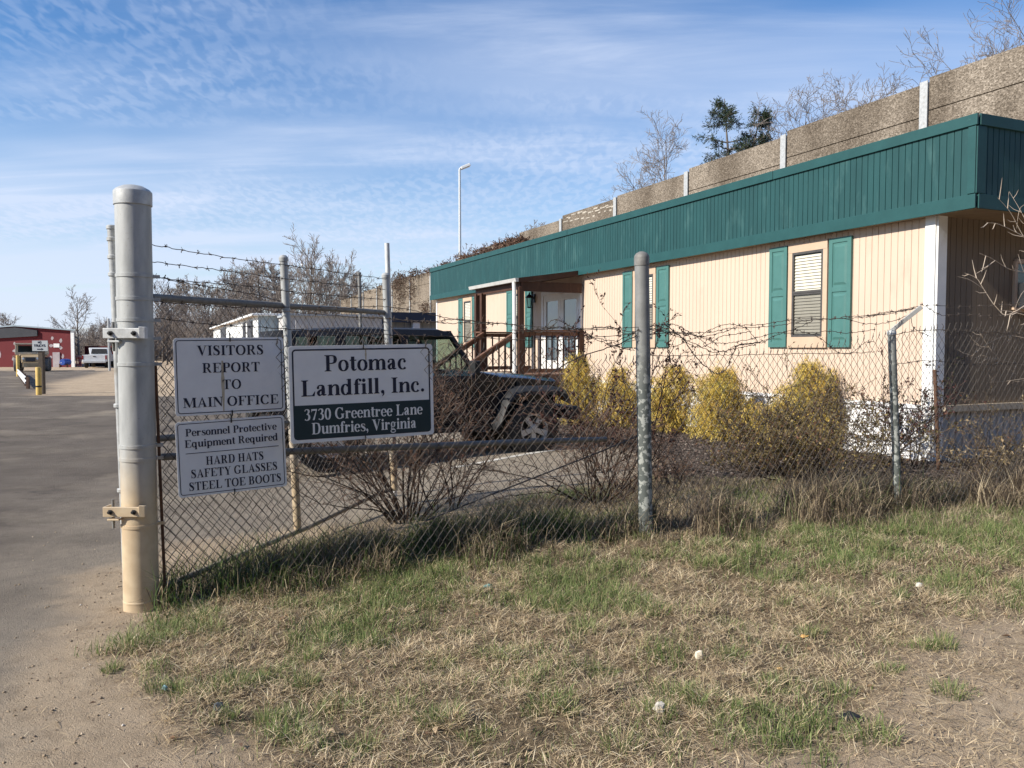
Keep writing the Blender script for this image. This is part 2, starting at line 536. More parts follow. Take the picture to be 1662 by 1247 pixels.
def ground_mat():
    m, N, L, b = new_mat('earth_and_asphalt')
    b.inputs['Specular IOR Level'].default_value = 0.12
    b.inputs['Roughness'].default_value = 0.92
    geo = N.new('ShaderNodeNewGeometry')
    at = N.new('ShaderNodeAttribute'); at.attribute_name = 'Col'
    sp = N.new('ShaderNodeSeparateColor'); L.new(at.outputs['Color'], sp.inputs[0])

    def nz(s, d=6, rough=.62, st=None):
        n = N.new('ShaderNodeTexNoise'); n.inputs['Scale'].default_value = s; n.inputs['Detail'].default_value = d; n.inputs['Roughness'].default_value = rough
        if st:
            mp = N.new('ShaderNodeMapping'); mp.inputs['Scale'].default_value = st; mp.inputs['Rotation'].default_value = (0, 0, .42)
            L.new(geo.outputs['Position'], mp.inputs[0]); L.new(mp.outputs[0], n.inputs['Vector'])
        else: L.new(geo.outputs['Position'], n.inputs['Vector'])
        return n.outputs[0]

    def mr(v, a, bb):
        q = N.new('ShaderNodeMapRange'); q.inputs['From Min'].default_value = a; q.inputs['From Max'].default_value = bb
        L.new(v, q.inputs['Value']); return q.outputs[0]

    def mix(f, c1, c2):
        q = N.new('ShaderNodeMixRGB')
        if isinstance(f, float): q.inputs[0].default_value = f
        else: L.new(f, q.inputs[0])
        for i, c in ((1, c1), (2, c2)):
            if isinstance(c, tuple): q.inputs[i].default_value = (*c, 1)
            else: L.new(c, q.inputs[i])
        return q.outputs[0]
    n1, n2, n3, n4 = nz(1.1), nz(7), nz(45, 5, .7), nz(160, 3, .7)
    dirt = mix(mr(n1, .38, .62), (.49, .385, .27), (.40, .31, .215))
    dirt = mix(mr(n2, .5, .72), dirt, (.30, .232, .16))
    dirt = mix(mr(n3, .55, .75), dirt, (.50, .41, .30))
    asp = mix(mr(n1, .35, .65), (.122, .102, .083), (.178, .151, .123))
    # pale worn streaks along the wheel tracks, dust blown over it
    asp = mix(mr(nz(.42, 7, .66), .52, .70), asp, (.29, .245, .188))
    asp = mix(mr(nz(.8, 7, .7, (.7, 1.3, 1)), .60, .68), asp, (.08, .071, .062))
    # the lot inside the gate is dusted over with tan grit
    px_ = N.new('ShaderNodeSeparateXYZ'); L.new(geo.outputs['Position'], px_.inputs[0])
    dn = N.new('ShaderNodeMath'); dn.operation = 'MULTIPLY_ADD'; L.new(n1, dn.inputs[0]); dn.inputs[1].default_value = 4.0; L.new(px_.outputs[0], dn.inputs[2])
    asp = mix(mr(dn.outputs[0], -3.4, .8), asp, mix(mr(n2, .4, .65), (.35, .30, .235), (.275, .235, .185)))
    asp = mix(mr(n4, .56, .70), asp, (.33, .295, .25))
    asp = mix(mr(n3, .60, .74), asp, (.115, .104, .094))
    lawn = mix(mr(n2, .38, .62), (.22, .165, .105), (.12, .09, .056))
    lawn = mix(mr(n3, .5, .7), lawn, (.31, .245, .16))
    mul = mix(mr(n2, .4, .6), (.085, .066, .056), (.14, .115, .098))
    mul = mix(mr(n3, .52, .66), mul, (.04, .033, .03))
    mul = mix(mr(n4, .6, .7), mul, (.24, .205, .17))
    c = mix(sp.outputs[1], dirt, lawn)
    c = mix(sp.outputs[2], c, mul)
    c = mix(sp.outputs[0], c, asp)
    L.new(c, b.inputs['Base Color'])
    ad = N.new('ShaderNodeMath'); ad.operation = 'ADD'; L.new(n3, ad.inputs[0]); L.new(n4, ad.inputs[1])
    bp = N.new('ShaderNodeBump'); bp.inputs['Strength'].default_value = .9; bp.inputs['Distance'].default_value = .02
    L.new(ad.outputs[0], bp.inputs['Height']); L.new(bp.outputs[0], b.inputs['Normal'])
    return m


build_ground()

# ------------------------------------------------------------------ grass, straw, litter (nobody could count it)
M['blade'] = attr_mat('grass_blade', .7, .3, .25)
M['litter'] = attr_mat('litter', .85, .05, .1)
M['leafy'] = attr_mat('leaf', .65, .25, .25)
M['twig'] = attr_mat('twig', .85, 0, .15)


def blades(x, y, z, h, w, lean, col, rng, curl=.5, az=None, tip=1.15, low=.45):
    n = len(x)
    az = rng.random(n) * 2 * math.pi if az is None else az
    fa = rng.random(n) * 2 * math.pi
    d = np.stack([np.cos(az), np.sin(az), np.zeros(n)], 1)
    s = np.stack([np.cos(fa), np.sin(fa), np.zeros(n)], 1) * (w / 2)[:, None]
    B = np.stack([x, y, z], 1)
    up = np.array([[0, 0, 1.]])
    l1 = lean * low; l2 = lean * (1 + curl)
    mid = B + (d * np.sin(l1)[:, None] + up * np.cos(l1)[:, None]) * (h * .55)[:, None]
    t = mid + (d * np.sin(l2)[:, None] + up * np.cos(l2)[:, None]) * (h * .5)[:, None]
    V = np.stack([B - s, B + s, mid - s * .8, mid + s * .8, t], 1).reshape(-1, 3)
    b = (np.arange(n) * 5)[:, None]
    F = np.concatenate([b + [[0, 1, 3]], b + [[0, 3, 2]], b + [[2, 3, 4]]], 0)
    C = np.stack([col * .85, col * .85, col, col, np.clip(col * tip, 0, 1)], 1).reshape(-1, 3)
    return V, F, C


def pick(n, pal, wts, rng, jit=.18):
    pal = np.array(pal, float); i = rng.choice(len(pal), n, p=np.array(wts) / sum(wts))
    return pal[i] * (1 + (rng.random((n, 1)) - .5) * 2 * jit)


STRAW = [(.76, .615, .40), (.63, .50, .315), (.46, .355, .22), (.82, .71, .50), (.26, .19, .13)]
GREEN = [(.125, .185, .055), (.19, .25, .085), (.26, .30, .125), (.09, .135, .042), (.36, .36, .17)]


def build_grass():
    rng = np.random.default_rng(21)

    def stuff(name, parts, mat='blade'):
        vs, fs, cs = [], [], []; o = 0
        for V, F, C in parts:
            vs.append(V); fs.append(F + o); cs.append(C); o += len(V)
        me = np_mesh(name, np.concatenate(vs), np.concatenate(fs), np.concatenate(cs))
        ob = link_mesh(name, me, M[mat]); ob['kind'] = 'stuff'
        return ob

    def scatter(n, x0, x1, y0, y1):
        return rng.uniform(x0, x1, n), rng.uniform(y0, y1, n)

    def gpatch(x, y):
        g = fbm(x, y, 1.5, 31)
        fl = ((x + 2.345) * 1.3 - (y - 5.0) * 3.402) / 3.642          # metres in front of the fence
        bias = .07 * sm(.2, 2.8, x) * sm(4.0, 5.4, y) + .12 * sm(1.25, .8, fl) * sm(.1, .4, fl)
        beyond = (1 - sm(-.25, .15, ((x + 2.345) * 1.3 - (y - 5.0) * 3.402) / 3.642)) * sm(.7, 1.4, x)
        bias = bias - .22 * beyond
        return np.clip((g + bias - .44) * 4.2 + (fbm(x, y, 5, 40, 3) - .5) * 2.2, 0, 1)
    # straw lying in a mat
    x, y = scatter(430000, -2.7, 6.2, 2.6, 9.0)
    a, l, m = weights(x, y)
    dens = np.clip(l * .95 + (1 - a) * (.018 + .45 * sm(.2, 1.2, x)), 0, 1) * np.where(y < 5.5, 1, .55)
    dens = dens * np.clip((fbm(x, y, 3.1, 88, 3) - .30) * 5, .22, 1)
    k = rng.random(len(x)) < dens
    x, y = x[k], y[k]; n = len(x)
    z = ground_z(x, y) + rng.random(n) ** 1.5 * .03
    c = pick(n, STRAW + [(.16, .12, .09)], [3, 4, 4, 1.2, 2, 2], rng)
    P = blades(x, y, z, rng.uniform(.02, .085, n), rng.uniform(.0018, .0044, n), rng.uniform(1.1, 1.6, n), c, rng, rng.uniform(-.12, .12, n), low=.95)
    tag(stuff('dry_straw', [P]), 'mat of dead tan straw lying over the verge in front of the fence', 'dry grass')
    # short standing turf, straw and green
    x, y = scatter(420000, -2.5, 6.4, 2.8, 9.0)
    a, l, m = weights(x, y)
    g = gpatch(x, y)
    k = rng.random(len(x)) < l * (.38 + .62 * g) * np.where(y < 5.5, 1, .75)
    x, y, g = x[k], y[k], g[k]; n = len(x)
    isg = rng.random(n) < (.20 + .56 * g)
    c = np.where(isg[:, None], pick(n, GREEN, [3, 4, 3, 2, 2], rng), pick(n, STRAW, [4, 3, 2, 2, 1], rng))
    h = rng.uniform(.018, .055, n) * (1 + .8 * g) * np.where(isg, 1.1, .9) * (.6 + .9 * fbm(x, y, 6, 63, 2))
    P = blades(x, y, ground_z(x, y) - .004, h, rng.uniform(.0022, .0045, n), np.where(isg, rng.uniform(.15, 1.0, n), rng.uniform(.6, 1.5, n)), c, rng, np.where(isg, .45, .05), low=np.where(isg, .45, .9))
    tag(stuff('short_grass', [P]), 'patchy green and straw coloured turf of the verge', 'grass')
    # green tufts
    tx, ty = scatter(1300, -2.2, 5.8, 3.2, 7.4)
    a, l, m = weights(tx, ty); g = gpatch(tx, ty)
    k = rng.random(len(tx)) < l * (g * .62 + .05)
    tx, ty = tx[k], ty[k]
    named = [(255, 1110), (345, 1150), (330, 1000), (470, 1060), (560, 1195), (800, 1050), (1000, 945), (1030, 955), (1140, 915), (1380, 865), (1275, 905), (1180, 1055), (700, 1160),
             (760, 1180), (860, 1140), (1090, 1115), (1130, 1130), (1250, 1105), (1500, 1040), (1440, 1075), (1350, 1110), (1540, 1110), (1650, 870), (1620, 905), (1555, 930), (960, 1080), (1310, 1000)]
    px = [at_z(u, v, .05 if v > 1000 else .12) for u, v in named]
    tx = np.concatenate([tx, [p.x for p in px], [p.x + .07 for p in px]]); ty = np.concatenate([ty, [p.y for p in px], [p.y + .03 for p in px]])
    parts = []
    sx_, sy_ = scatter(1500, -2.2, 5.8, 2.8, 7.4)
    a, l, m = weights(sx_, sy_)
    k = rng.random(len(sx_)) < l * .55
    for q0, q1 in zip(sx_[k], sy_[k]):              # tufts of dead straw, flopped over
        nb = int(rng.integers(25, 70)); r = rng.uniform(.03, .09); th = rng.random(nb) * 6.283; rr = np.sqrt(rng.random(nb)) * r
        bx = q0 + np.cos(th) * rr; by = q1 + np.sin(th) * rr
        parts.append(blades(bx, by, ground_z(bx, by) - .004, rng.uniform(.05, .13) * rng.uniform(.5, 1.2, nb), rng.uniform(.002, .004, nb), .8 + rr / r * rng.uniform(.2, .7, nb), pick(nb, STRAW, [3, 3, 2, 2, 1], rng), rng, .08, low=.88))
    for q in range(len(tx)):
        nb = int(rng.integers(50, 130)); r = rng.uniform(.03, .10)
        th = rng.random(nb) * 6.283; rr = np.sqrt(rng.random(nb)) * r
        bx = tx[q] + np.cos(th) * rr; by = ty[q] + np.sin(th) * rr
        hh = rng.uniform(.04, .10) * rng.uniform(.6, 1.15, nb)
        c = pick(nb, GREEN + [(.45, .37, .21)], [3, 4, 3, 3, 2, 2.2], rng)
        parts.append(blades(bx, by, ground_z(bx, by) - .005, hh, rng.uniform(.002, .004, nb), .15 + rr / r * rng.uniform(.3, .9, nb), c, rng, .6, th))
    tag(stuff('grass_tufts', parts), 'taller green tufts dotted over the straw coloured verge', 'grass')
    # tall rank growth under the fence and at the foot of the gate
    path = [(-2.25, 5.0), (-1.75, 5.55), (-.9, 5.75), (0, 6.05), (1.0, 6.4), (2.2, 6.75), (3.4, 7.15), (4.6, 7.5), (5.6, 7.9)]
    t = rng.random(60000) * (len(path) - 1); i = t.astype(int); f = t - i
    pa = np.array(path)
    c0 = pa[i] * (1 - f)[:, None] + pa[np.minimum(i + 1, len(path) - 1)] * f[:, None]
    off = rng.normal(0, .23, len(t))
    x = c0[:, 0] - off * .36 + rng.normal(0, .04, len(t)); y = c0[:, 1] + off * .93 + rng.normal(0, .04, len(t))
    cl = fbm(x, y, 2.6, 55)
    k = rng.random(len(x)) < np.clip((cl - .34) * 3.2, .04, 1) * np.where(x < -1.7, .25, 1)
    x, y, cl, off = x[k], y[k], cl[k], off[k]; n = len(x)
    gr = fbm(x, y, 1.1, 77) + (rng.random(n) - .5) * .5
    isg = gr > np.where(x < .6, .43, .66)
    c = np.where(isg[:, None], pick(n, [(.075, .125, .03), (.11, .165, .045), (.16, .21, .07), (.05, .085, .024), (.16, .17, .07)], [4, 3, 2, 4, 1], rng), pick(n, [(.48, .385, .25), (.32, .25, .16), (.17, .13, .095), (.09, .068, .053), (.60, .51, .35)], [2.6, 4, 4.5, 4, 1.3], rng))
    h = rng.uniform(.08, .36, n) * (1 + .35 * sm(.8, 1.6, x)) * np.clip(1.15 - np.abs(off) * 1.3, .4, 1.2) * (.6 + .8 * cl)
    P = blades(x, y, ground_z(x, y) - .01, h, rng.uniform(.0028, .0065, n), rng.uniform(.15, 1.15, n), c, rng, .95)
    # dead brown ground growth between the fence and the mulch bed
    x, y = scatter(60000, -.6, 6.5, 6.4, 9.1)
    a, l, m = weights(x, y)
    k = rng.random(len(x)) < l * np.clip((fbm(x, y, 1.9, 91) - .3) * 2.6, .1, 1) * .8
    x, y = x[k], y[k]; n = len(x)
    g2 = (fbm(x, y, .9, 17) > .5) & (x < .9)
    c = np.where(g2[:, None], pick(n, GREEN, [4, 3, 2, 3, 1], rng), pick(n, [(.40, .32, .22), (.29, .225, .15), (.15, .11, .08), (.52, .43, .30), (.21, .16, .12)], [4, 4, 3, 1.5, 3], rng))
    P2 = blades(x, y, ground_z(x, y) - .01, rng.uniform(.04, .17, n), rng.uniform(.0028, .006, n), rng.uniform(.3, 1.4, n), c, rng, .8)
    tag(stuff('rank_grass', [P, P2]), 'tall rank mix of green blades and dead stalks along the foot of the fence', 'tall grass')
    # clods and stones on the bare earth
    x, y = scatter(34000, -4.2, 5.5, 2.4, 7.5)
    a, l, m = weights(x, y)
    k = rng.random(len(x)) < (1 - a * .85) * (1 - .6 * l)
    x, y = x[k], y[k]; n = len(x)
    r = .002 + .008 * rng.random(n) ** 6
    z = ground_z(x, y) + r * .3
    oc = np.array([(1, 0, 0), (-1, 0, 0), (0, 1, 0), (0, -1, 0), (0, 0, .7), (0, 0, -.7)], float)
    of = np.array([(0, 2, 4), (2, 1, 4), (1, 3, 4), (3, 0, 4), (2, 0, 5), (1, 2, 5), (3, 1, 5), (0, 3, 5)])
    th = rng.random(n) * 6.28; ct, st = np.cos(th), np.sin(th)
    jit = rng.uniform(.6, 1.3, (n, 6, 1))
    q = oc[None] * jit * r[:, None, None]
    V = np.stack([q[:, :, 0] * ct[:, None] - q[:, :, 1] * st[:, None] + x[:, None], q[:, :, 0] * st[:, None] + q[:, :, 1] * ct[:, None] + y[:, None], q[:, :, 2] + z[:, None]], -1).reshape(-1, 3)
    F = (np.arange(n) * 6)[:, None, None] + of[None]
    c = pick(n, [(.36, .28, .19), (.28, .22, .15), (.46, .38, .28), (.2, .16, .12), (.60, .56, .50)], [5, 5, 1.5, 3, .25], rng)
    tag(stuff('loose_gravel', [(V, F.reshape(-1, 3), np.repeat(c, 6, 0))], 'litter'), 'clods and small stones on the bare dirt edge', 'gravel')
    # dead leaves
    x, y = scatter(7000, -2.4, 6, 2.9, 10.5)
    a, l, m = weights(x, y)
    k = rng.random(len(x)) < (1 - a) * .35 * (.08 + .5 * l + m)
    x, y = x[k], y[k]; n = len(x)
    z = ground_z(x, y) + .012
    L_ = rng.uniform(.010, .028, n); th = rng.random(n) * 6.28
    d = np.stack([np.cos(th), np.sin(th), rng.uniform(-.3, .3, n)], 1) * L_[:, None]
    s = np.stack([-np.sin(th), np.cos(th), rng.uniform(-.3, .3, n)], 1) * (L_ * .45)[:, None]
    B = np.stack([x, y, z], 1); cu = np.array([[0, 0, 1]]) * (L_ * .4)[:, None]
    V = np.stack([B - d, B + s + cu, B + d, B - s + cu], 1).reshape(-1, 3)
    F = (np.arange(n) * 4)[:, None] + np.array([[0, 1, 2, 3]])
    c = pick(n, [(.34, .23, .13), (.24, .15, .09), (.52, .40, .26), (.14, .09, .06)], [3, 3, 3, 2], rng)
    tag(stuff('leaf_litter', [(V, F, np.repeat(c, 4, 0))], 'leafy'), 'curled brown dead leaves scattered on the ground', 'leaf litter')
    # mulch chips
    x, y = scatter(30000, .8, 8, 8.4, 15)
    a, l, m = weights(x, y)
    k = rng.random(len(x)) < m
    x, y = x[k], y[k]; n = len(x)
    z = ground_z(x, y) + .01
    L_ = rng.uniform(.012, .04, n); th = rng.random(n) * 6.28
    d = np.stack([np.cos(th), np.sin(th), rng.uniform(-.5, .5, n)], 1) * L_[:, None]
    s = np.stack([-np.sin(th), np.cos(th), rng.uniform(-.6, .6, n)], 1) * (L_ * .3)[:, None]
    B = np.stack([x, y, z], 1)
    V = np.stack([B - d, B + s, B + d, B - s], 1).reshape(-1, 3)
    F = (np.arange(n) * 4)[:, None] + np.array([[0, 1, 2, 3]])
    c = pick(n, [(.12, .09, .075), (.07, .052, .045), (.2, .16, .13), (.035, .028, .026), (.34, .29, .24)], [4, 4, 2, 3, .5], rng)
    tag(stuff('mulch_chips', [(V, F, np.repeat(c, 4, 0))], 'litter'), 'dark shredded mulch spread along the office wall', 'mulch')


build_grass()

# painted bay line on the lot
def lot_line():
    p = at_z(735, 757, .16); q = at_z(915, 729, .16)
    d = (q - p).normalized(); s = Vector((-d.y, d.x, 0)) * .05
    vs, fs = [], []
    n = 24
    for i in range(n + 1):
        c = p + (q - p) * (i / n)
        for sg in (-1, 1):
            b = c + s * sg
            vs.append((b.x, b.y, float(ground_z(b.x, b.y)) + .006))
    for i in range(n): fs.append((2 * i, 2 * i + 2, 2 * i + 3, 2 * i + 1))
    mb = MB(); mb.add(vs, fs)
    o = mb.build('bay_line', pm('worn_white_paint', (.62, .60, .55), (.42, .39, .34), 9, .8, lo=.45, hi=.6))
    o['kind'] = 'structure'


lot_line()
# ------------------------------------------------------------------ lettering: a bold serif drawn from pen strokes
def _cr(pts, n=8):
    p = [pts[0]] + list(pts) + [pts[-1]]; out = []
    for i in range(1, len(p) - 2):
        for k in range(n):
            t = k / n
            out.append(tuple(.5 * ((2 * b) + (-a + c) * t + (2 * a - 5 * b + 4 * c - d) * t * t + (-a + 3 * b - 3 * c + d) * t ** 3)
                             for a, b, c, d in zip(p[i - 1], p[i], p[i + 1], p[i + 2])))
    out.append(tuple(pts[-1]))
    return out


STEM, HAIR = .150, .042


def g_path(pts, stem=STEM, hair=HAIR, curve=True, n=8):
    """pen stroke: thick where it runs upright, thin where it runs level; a third number fixes the width"""
    q = _cr(pts, n) if curve else pts
    L_, R_ = [], []
    for i, p in enumerate(q):
        a = q[max(i - 1, 0)]; b = q[min(i + 1, len(q) - 1)]
        dx, dy = b[0] - a[0], b[1] - a[1]; l = math.hypot(dx, dy) or 1
        dx, dy = dx / l, dy / l
        w = p[2] if len(p) > 2 else hair + (stem - hair) * abs(dy) ** 1.6
        L_.append((p[0] - dy * w / 2, p[1] + dx * w / 2)); R_.append((p[0] + dy * w / 2, p[1] - dx * w / 2))
    return [[L_[i], R_[i], R_[i + 1], L_[i + 1]] for i in range(len(q) - 1)]


def g_ell(cx, cy, rx, ry, a0=0, a1=360, stem=STEM, hair=HAIR, n=28):
    return g_path([(cx + rx * math.cos(R(a0 + (a1 - a0) * k / n)), cy + ry * math.sin(R(a0 + (a1 - a0) * k / n))) for k in range(n + 1)], stem, hair, False)


def g_rect(a, b, c, d): return [[(a, b), (c, b), (c, d), (a, d)]]


def g_dot(x, y, r): return [[(x + r * math.cos(k * math.pi / 6), y + r * math.sin(k * math.pi / 6)) for k in range(12)]]


def g_stem(x, y0=0, y1=.68, w=STEM, top='b', bot='b', sw=.30):
    o = g_rect(x - w / 2, y0, x + w / 2, y1)
    def ser(y, s, l, r): return [[(x - l, y), (x + r, y), (x + r, y + .022 * s), (x + w / 2 + .012, y + .05 * s), (x - w / 2 - .012, y + .05 * s), (x - l, y + .022 * s)]]
    if bot == 'b': o += ser(y0, 1, sw / 2, sw / 2)
    if top == 'b': o += ser(y1, -1, sw / 2, sw / 2)
    if top == 'f': o += [[(x - sw / 2, y1 - .03), (x + w / 2, y1), (x + w / 2, y1 - .06), (x - sw / 2, y1 - .05)]]
    return o


def _glyphs():
    G = {' ': (.25, [])}
    st, rc, pa, el = g_stem, g_rect, g_path, g_ell
    tickE = [[(.62, .68), (.585, .50), (.565, .50), (.50, .645)], [(.62, 0), (.655, .19), (.63, .19), (.53, .04)]]
    G['I'] = (.37, st(.185))
    G['T'] = (.66, st(.33, top='') + rc(.03, .64, .63, .68) + [[(.03, .66), (.03, .49), (.055, .49), (.13, .645)], [(.63, .66), (.63, .49), (.605, .49), (.53, .645)]])
    G['L'] = (.65, st(.19) + rc(.1, 0, .6, .04) + [[(.6, 0), (.635, .2), (.61, .2), (.5, .04)]])
    G['E'] = (.68, st(.19, sw=.3) + rc(.1, .64, .6, .68) + rc(.1, 0, .6, .04) + rc(.2, .325, .43, .365) + [[(.415, .23), (.44, .23), (.44, .46), (.415, .46)]] + tickE)
    G['F'] = (.62, st(.19, sw=.3) + rc(.1, .64, .6, .68) + rc(.2, .325, .43, .365) + [[(.415, .23), (.44, .23), (.44, .46), (.415, .46)]] + tickE[:1])
    G['H'] = (.77, st(.19) + st(.58) + rc(.2, .325, .56, .365))
    G['N'] = (.73, st(.13, w=.042, top='', sw=.22) + st(.6, w=.042, bot='', sw=.22) + [[(.03, .68), (.25, .68), (.62, .10), (.62, -.01), (.585, -.01)]])
    G['M'] = (.95, st(.13, w=.042, top='', sw=.22) + st(.78, sw=.28) + [[(.03, .68), (.26, .68), (.485, .14), (.445, 0), (.43, 0)], [(.43, 0), (.46, 0), (.74, .68), (.69, .68)]])
    sl = lambda x, y, w: rc(x - w / 2, y, x + w / 2, y + .026)
    G['V'] = (.72, [[(.07, .67), (.25, .67), (.43, .16), (.375, -.015), (.345, -.015)], [(.355, -.015), (.385, 0), (.63, .67), (.575, .67)]] + sl(.16, .654, .30) + sl(.6, .654, .22))
    G['A'] = (.72, [[(.09, .01), (.145, .01), (.385, .62), (.355, .69)], [(.34, .69), (.385, .69), (.655, .01), (.475, .01)]] + rc(.19, .2, .50, .24) + sl(.12, 0, .22) + sl(.56, 0, .30))
    G['Y'] = (.72, st(.37, 0, .34, top='') + [[(.06, .67), (.24, .67), (.445, .33), (.30, .30)], [(.40, .31), (.43, .31), (.63, .67), (.58, .67)]] + sl(.16, .654, .30) + sl(.6, .654, .22))
    bowlP = pa([(.2, .658), (.36, .658), (.47, .62), (.515, .5), (.47, .38), (.36, .335), (.2, .335)])
    G['P'] = (.62, st(.19) + bowlP)
    G['R'] = (.73, st(.19) + bowlP + [[(.32, .345), (.43, .37), (.66, .02), (.70, 0), (.52, 0)]])
    G['B'] = (.68, st(.19) + pa([(.2, .66), (.36, .66), (.46, .62), (.49, .52), (.45, .40), (.36, .36), (.2, .36)]) + pa([(.3, .36), (.42, .35), (.52, .28), (.54, .18), (.49, .06), (.38, .02), (.2, .02)]))
    G['D'] = (.74, st(.19) + pa([(.2, .66), (.38, .66), (.54, .59), (.61, .34), (.54, .09), (.38, .02), (.2, .02)]))
    G['O'] = (.77, el(.385, .34, .275, .33, stem=.155))
    cc = el(.385, .34, .275, .33, 38, 322, stem=.155)
    G['C'] = (.71, cc + [[(.595, .43), (.62, .43), (.62, .69), (.6, .69), (.56, .6)]])
    G['G'] = (.79, cc + st(.60, .05, .30, bot='', sw=.26) + [[(.595, .46), (.62, .46), (.62, .69), (.6, .69), (.56, .6)]])
    S = [(.42, .55, .03), (.36, .635, .05), (.26, .66, .045), (.15, .62, .10), (.125, .52, .135), (.20, .42, .17), (.33, .33, .17), (.425, .22, .15), (.41, .09, .12), (.30, .02, .05), (.19, .03, .04), (.10, .10, .045), (.07, .2, .02)]
    G['S'] = (.55, pa(S) + [[(.43, .45), (.455, .45), (.455, .69), (.435, .69), (.40, .62)], [(.06, -.01), (.085, -.01), (.12, .06), (.085, .24), (.06, .24)]])
    G['0'] = (.5, el(.25, .33, .165, .325, stem=.14))
    G['3'] = (.5, pa([(.08, .55, .06), (.13, .63, .05), (.22, .655, .045), (.34, .60, .12), (.36, .51, .13), (.30, .41, .09), (.2, .36, .03)]) + pa([(.2, .36, .03), (.32, .34, .09), (.39, .23, .14), (.37, .10, .14), (.27, .02, .07), (.16, .02, .05), (.08, .07, .09)]))
    G['7'] = (.5, rc(.05, .56, .46, .66) + [[(.40, .60), (.46, .64), (.27, 0), (.13, 0)], [(.05, .66), (.05, .48), (.075, .48), (.12, .57)]])
    G['.'] = (.25, g_dot(.125, .07, .078))
    G[','] = (.25, g_dot(.125, .07, .078) + pa([(.165, .05, .07), (.165, -.04, .06), (.10, -.13, .02)]))
    xs = .47
    arch = lambda x: pa([(x, .33, .05), (x + .07, .42, .055), (x + .16, .445, .07), (x + .235, .40, .12), (x + .255, .30, .15), (x + .255, .22, .15)])
    G['o'] = (.5, el(.25, .23, .168, .222, stem=.135))
    G['c'] = (.45, el(.25, .23, .168, .222, 55, 318, stem=.135) + g_dot(.345, .35, .062))
    G['e'] = (.46, el(.24, .23, .165, .222, 2, 322, stem=.135) + rc(.13, .225, .405, .262))
    G['n'] = (.57, st(.13, 0, xs, top='f', sw=.25) + arch(.19) + st(.445, 0, .26, top='', sw=.23))
    G['m'] = (.85, st(.13, 0, xs, top='f', sw=.25) + arch(.19) + st(.445, 0, .26, top='', sw=.22) + arch(.47) + st(.725, 0, .26, top='', sw=.23))
    G['r'] = (.45, st(.13, 0, xs, top='f', sw=.25) + pa([(.19, .30, .04), (.25, .40, .06), (.33, .43, .07)]) + g_dot(.355, .385, .066))
    G['u'] = (.57, st(.13, .12, xs, top='f', bot='', sw=.25) + pa([(.13, .16, .15), (.155, .07, .14), (.23, .025, .07), (.31, .05, .05), (.38, .13, .04)]) + st(.44, 0, xs, top='f', bot='', sw=.25) + rc(.44, 0, .56, .035))
    G['i'] = (.29, st(.145, 0, xs, top='f', sw=.25) + g_dot(.14, .605, .08))
    G['l'] = (.29, st(.145, 0, .69, top='f', sw=.25))
    G['t'] = (.35, st(.165, .1, .60, top='', bot='') + rc(.03, .42, .33, .465) + pa([(.165, .14, .15), (.19, .05, .12), (.26, .025, .05), (.33, .08, .03)]))
    G['f'] = (.34, st(.15, 0, .52, top='', sw=.26) + pa([(.15, .5, .15), (.165, .6, .12), (.23, .665, .05), (.30, .66, .05)]) + g_dot(.32, .615, .062) + rc(.03, .42, .31, .465))
    bowl = el(.225, .23, .148, .222, 40, 320, stem=.13)
    G['d'] = (.57, bowl + st(.40, 0, .69, top='f', bot='', sw=.25) + rc(.40, 0, .53, .035))
    G['q'] = (.57, bowl + st(.40, -.2, .45, top='', sw=.25))
    G['p'] = (.57, st(.13, -.2, xs, top='f', sw=.25) + el(.325, .23, .148, .222, -140, 140, stem=.13))
    s2 = [(x * .86, y * .68, w * .78) for x, y, w in S]
    G['s'] = (.42, pa(s2) + [[(.355, .31), (.375, .31), (.375, .47), (.355, .47)], [(.055, -.005), (.075, -.005), (.075, .16), (.055, .16)]])
    G['v'] = (.52, [[(.04, .46), (.19, .46), (.32, .13), (.275, -.01), (.245, -.01)], [(.255, -.01), (.28, 0), (.45, .46), (.40, .46)]] + sl(.115, .444, .23) + sl(.42, .444, .16))
    G['a'] = (.51, pa([(.10, .34, .10), (.13, .42, .06), (.22, .45, .05), (.31, .41, .11), (.325, .30, .15), (.325, .10, .15), (.36, .04, .08), (.46, .05, .03)]) + pa([(.30, .28, .04), (.18, .22, .09), (.115, .13, .13), (.15, .04, .09), (.22, .035, .05), (.30, .10, .04)]) + g_dot(.105, .345, .055))
    G['g'] = (.5, el(.225, .30, .125, .16, stem=.115) + el(.235, -.10, .185, .095, stem=.06, hair=.06) + pa([(.15, .17, .03), (.09, .09, .05), (.13, .02, .08), (.28, .005, .09), (.39, -.04, .08)]) + rc(.34, .40, .46, .445))
    return G


GLYPH = _glyphs()


def text_polys(txt, x0, base, width, cap):
    tot = sum(GLYPH[c][0] for c in txt)
    sx = width / tot; sy = cap / .68; out = []; x = x0
    for c in txt:
        adv, ps = GLYPH[c]
        for p in ps: out.append([(x + a * sx, base + b * sy) for a, b in p])
        x += adv * sx
    return out


# ------------------------------------------------------------------ the fence line
F0 = Vector((-2.345, 5.0, 0)); F1 = Vector((1.057, 6.3, 0)); F2 = Vector((3.448, 7.1, 0))
F3 = F2 + (F2 - F1).normalized() * 2.6


def fence_seg(u):
    return (F0, F1) if u < 1044 else ((F1, F2) if u < 1452 else (F2, F3))


def fence_pt(u, v, off=0.0):
    a, b = fence_seg(u)
    d = (b - a).normalized(); n = Vector((d.y, -d.x, 0))        # n faces the camera
    return at_plane(u, v, a + n * off, n)


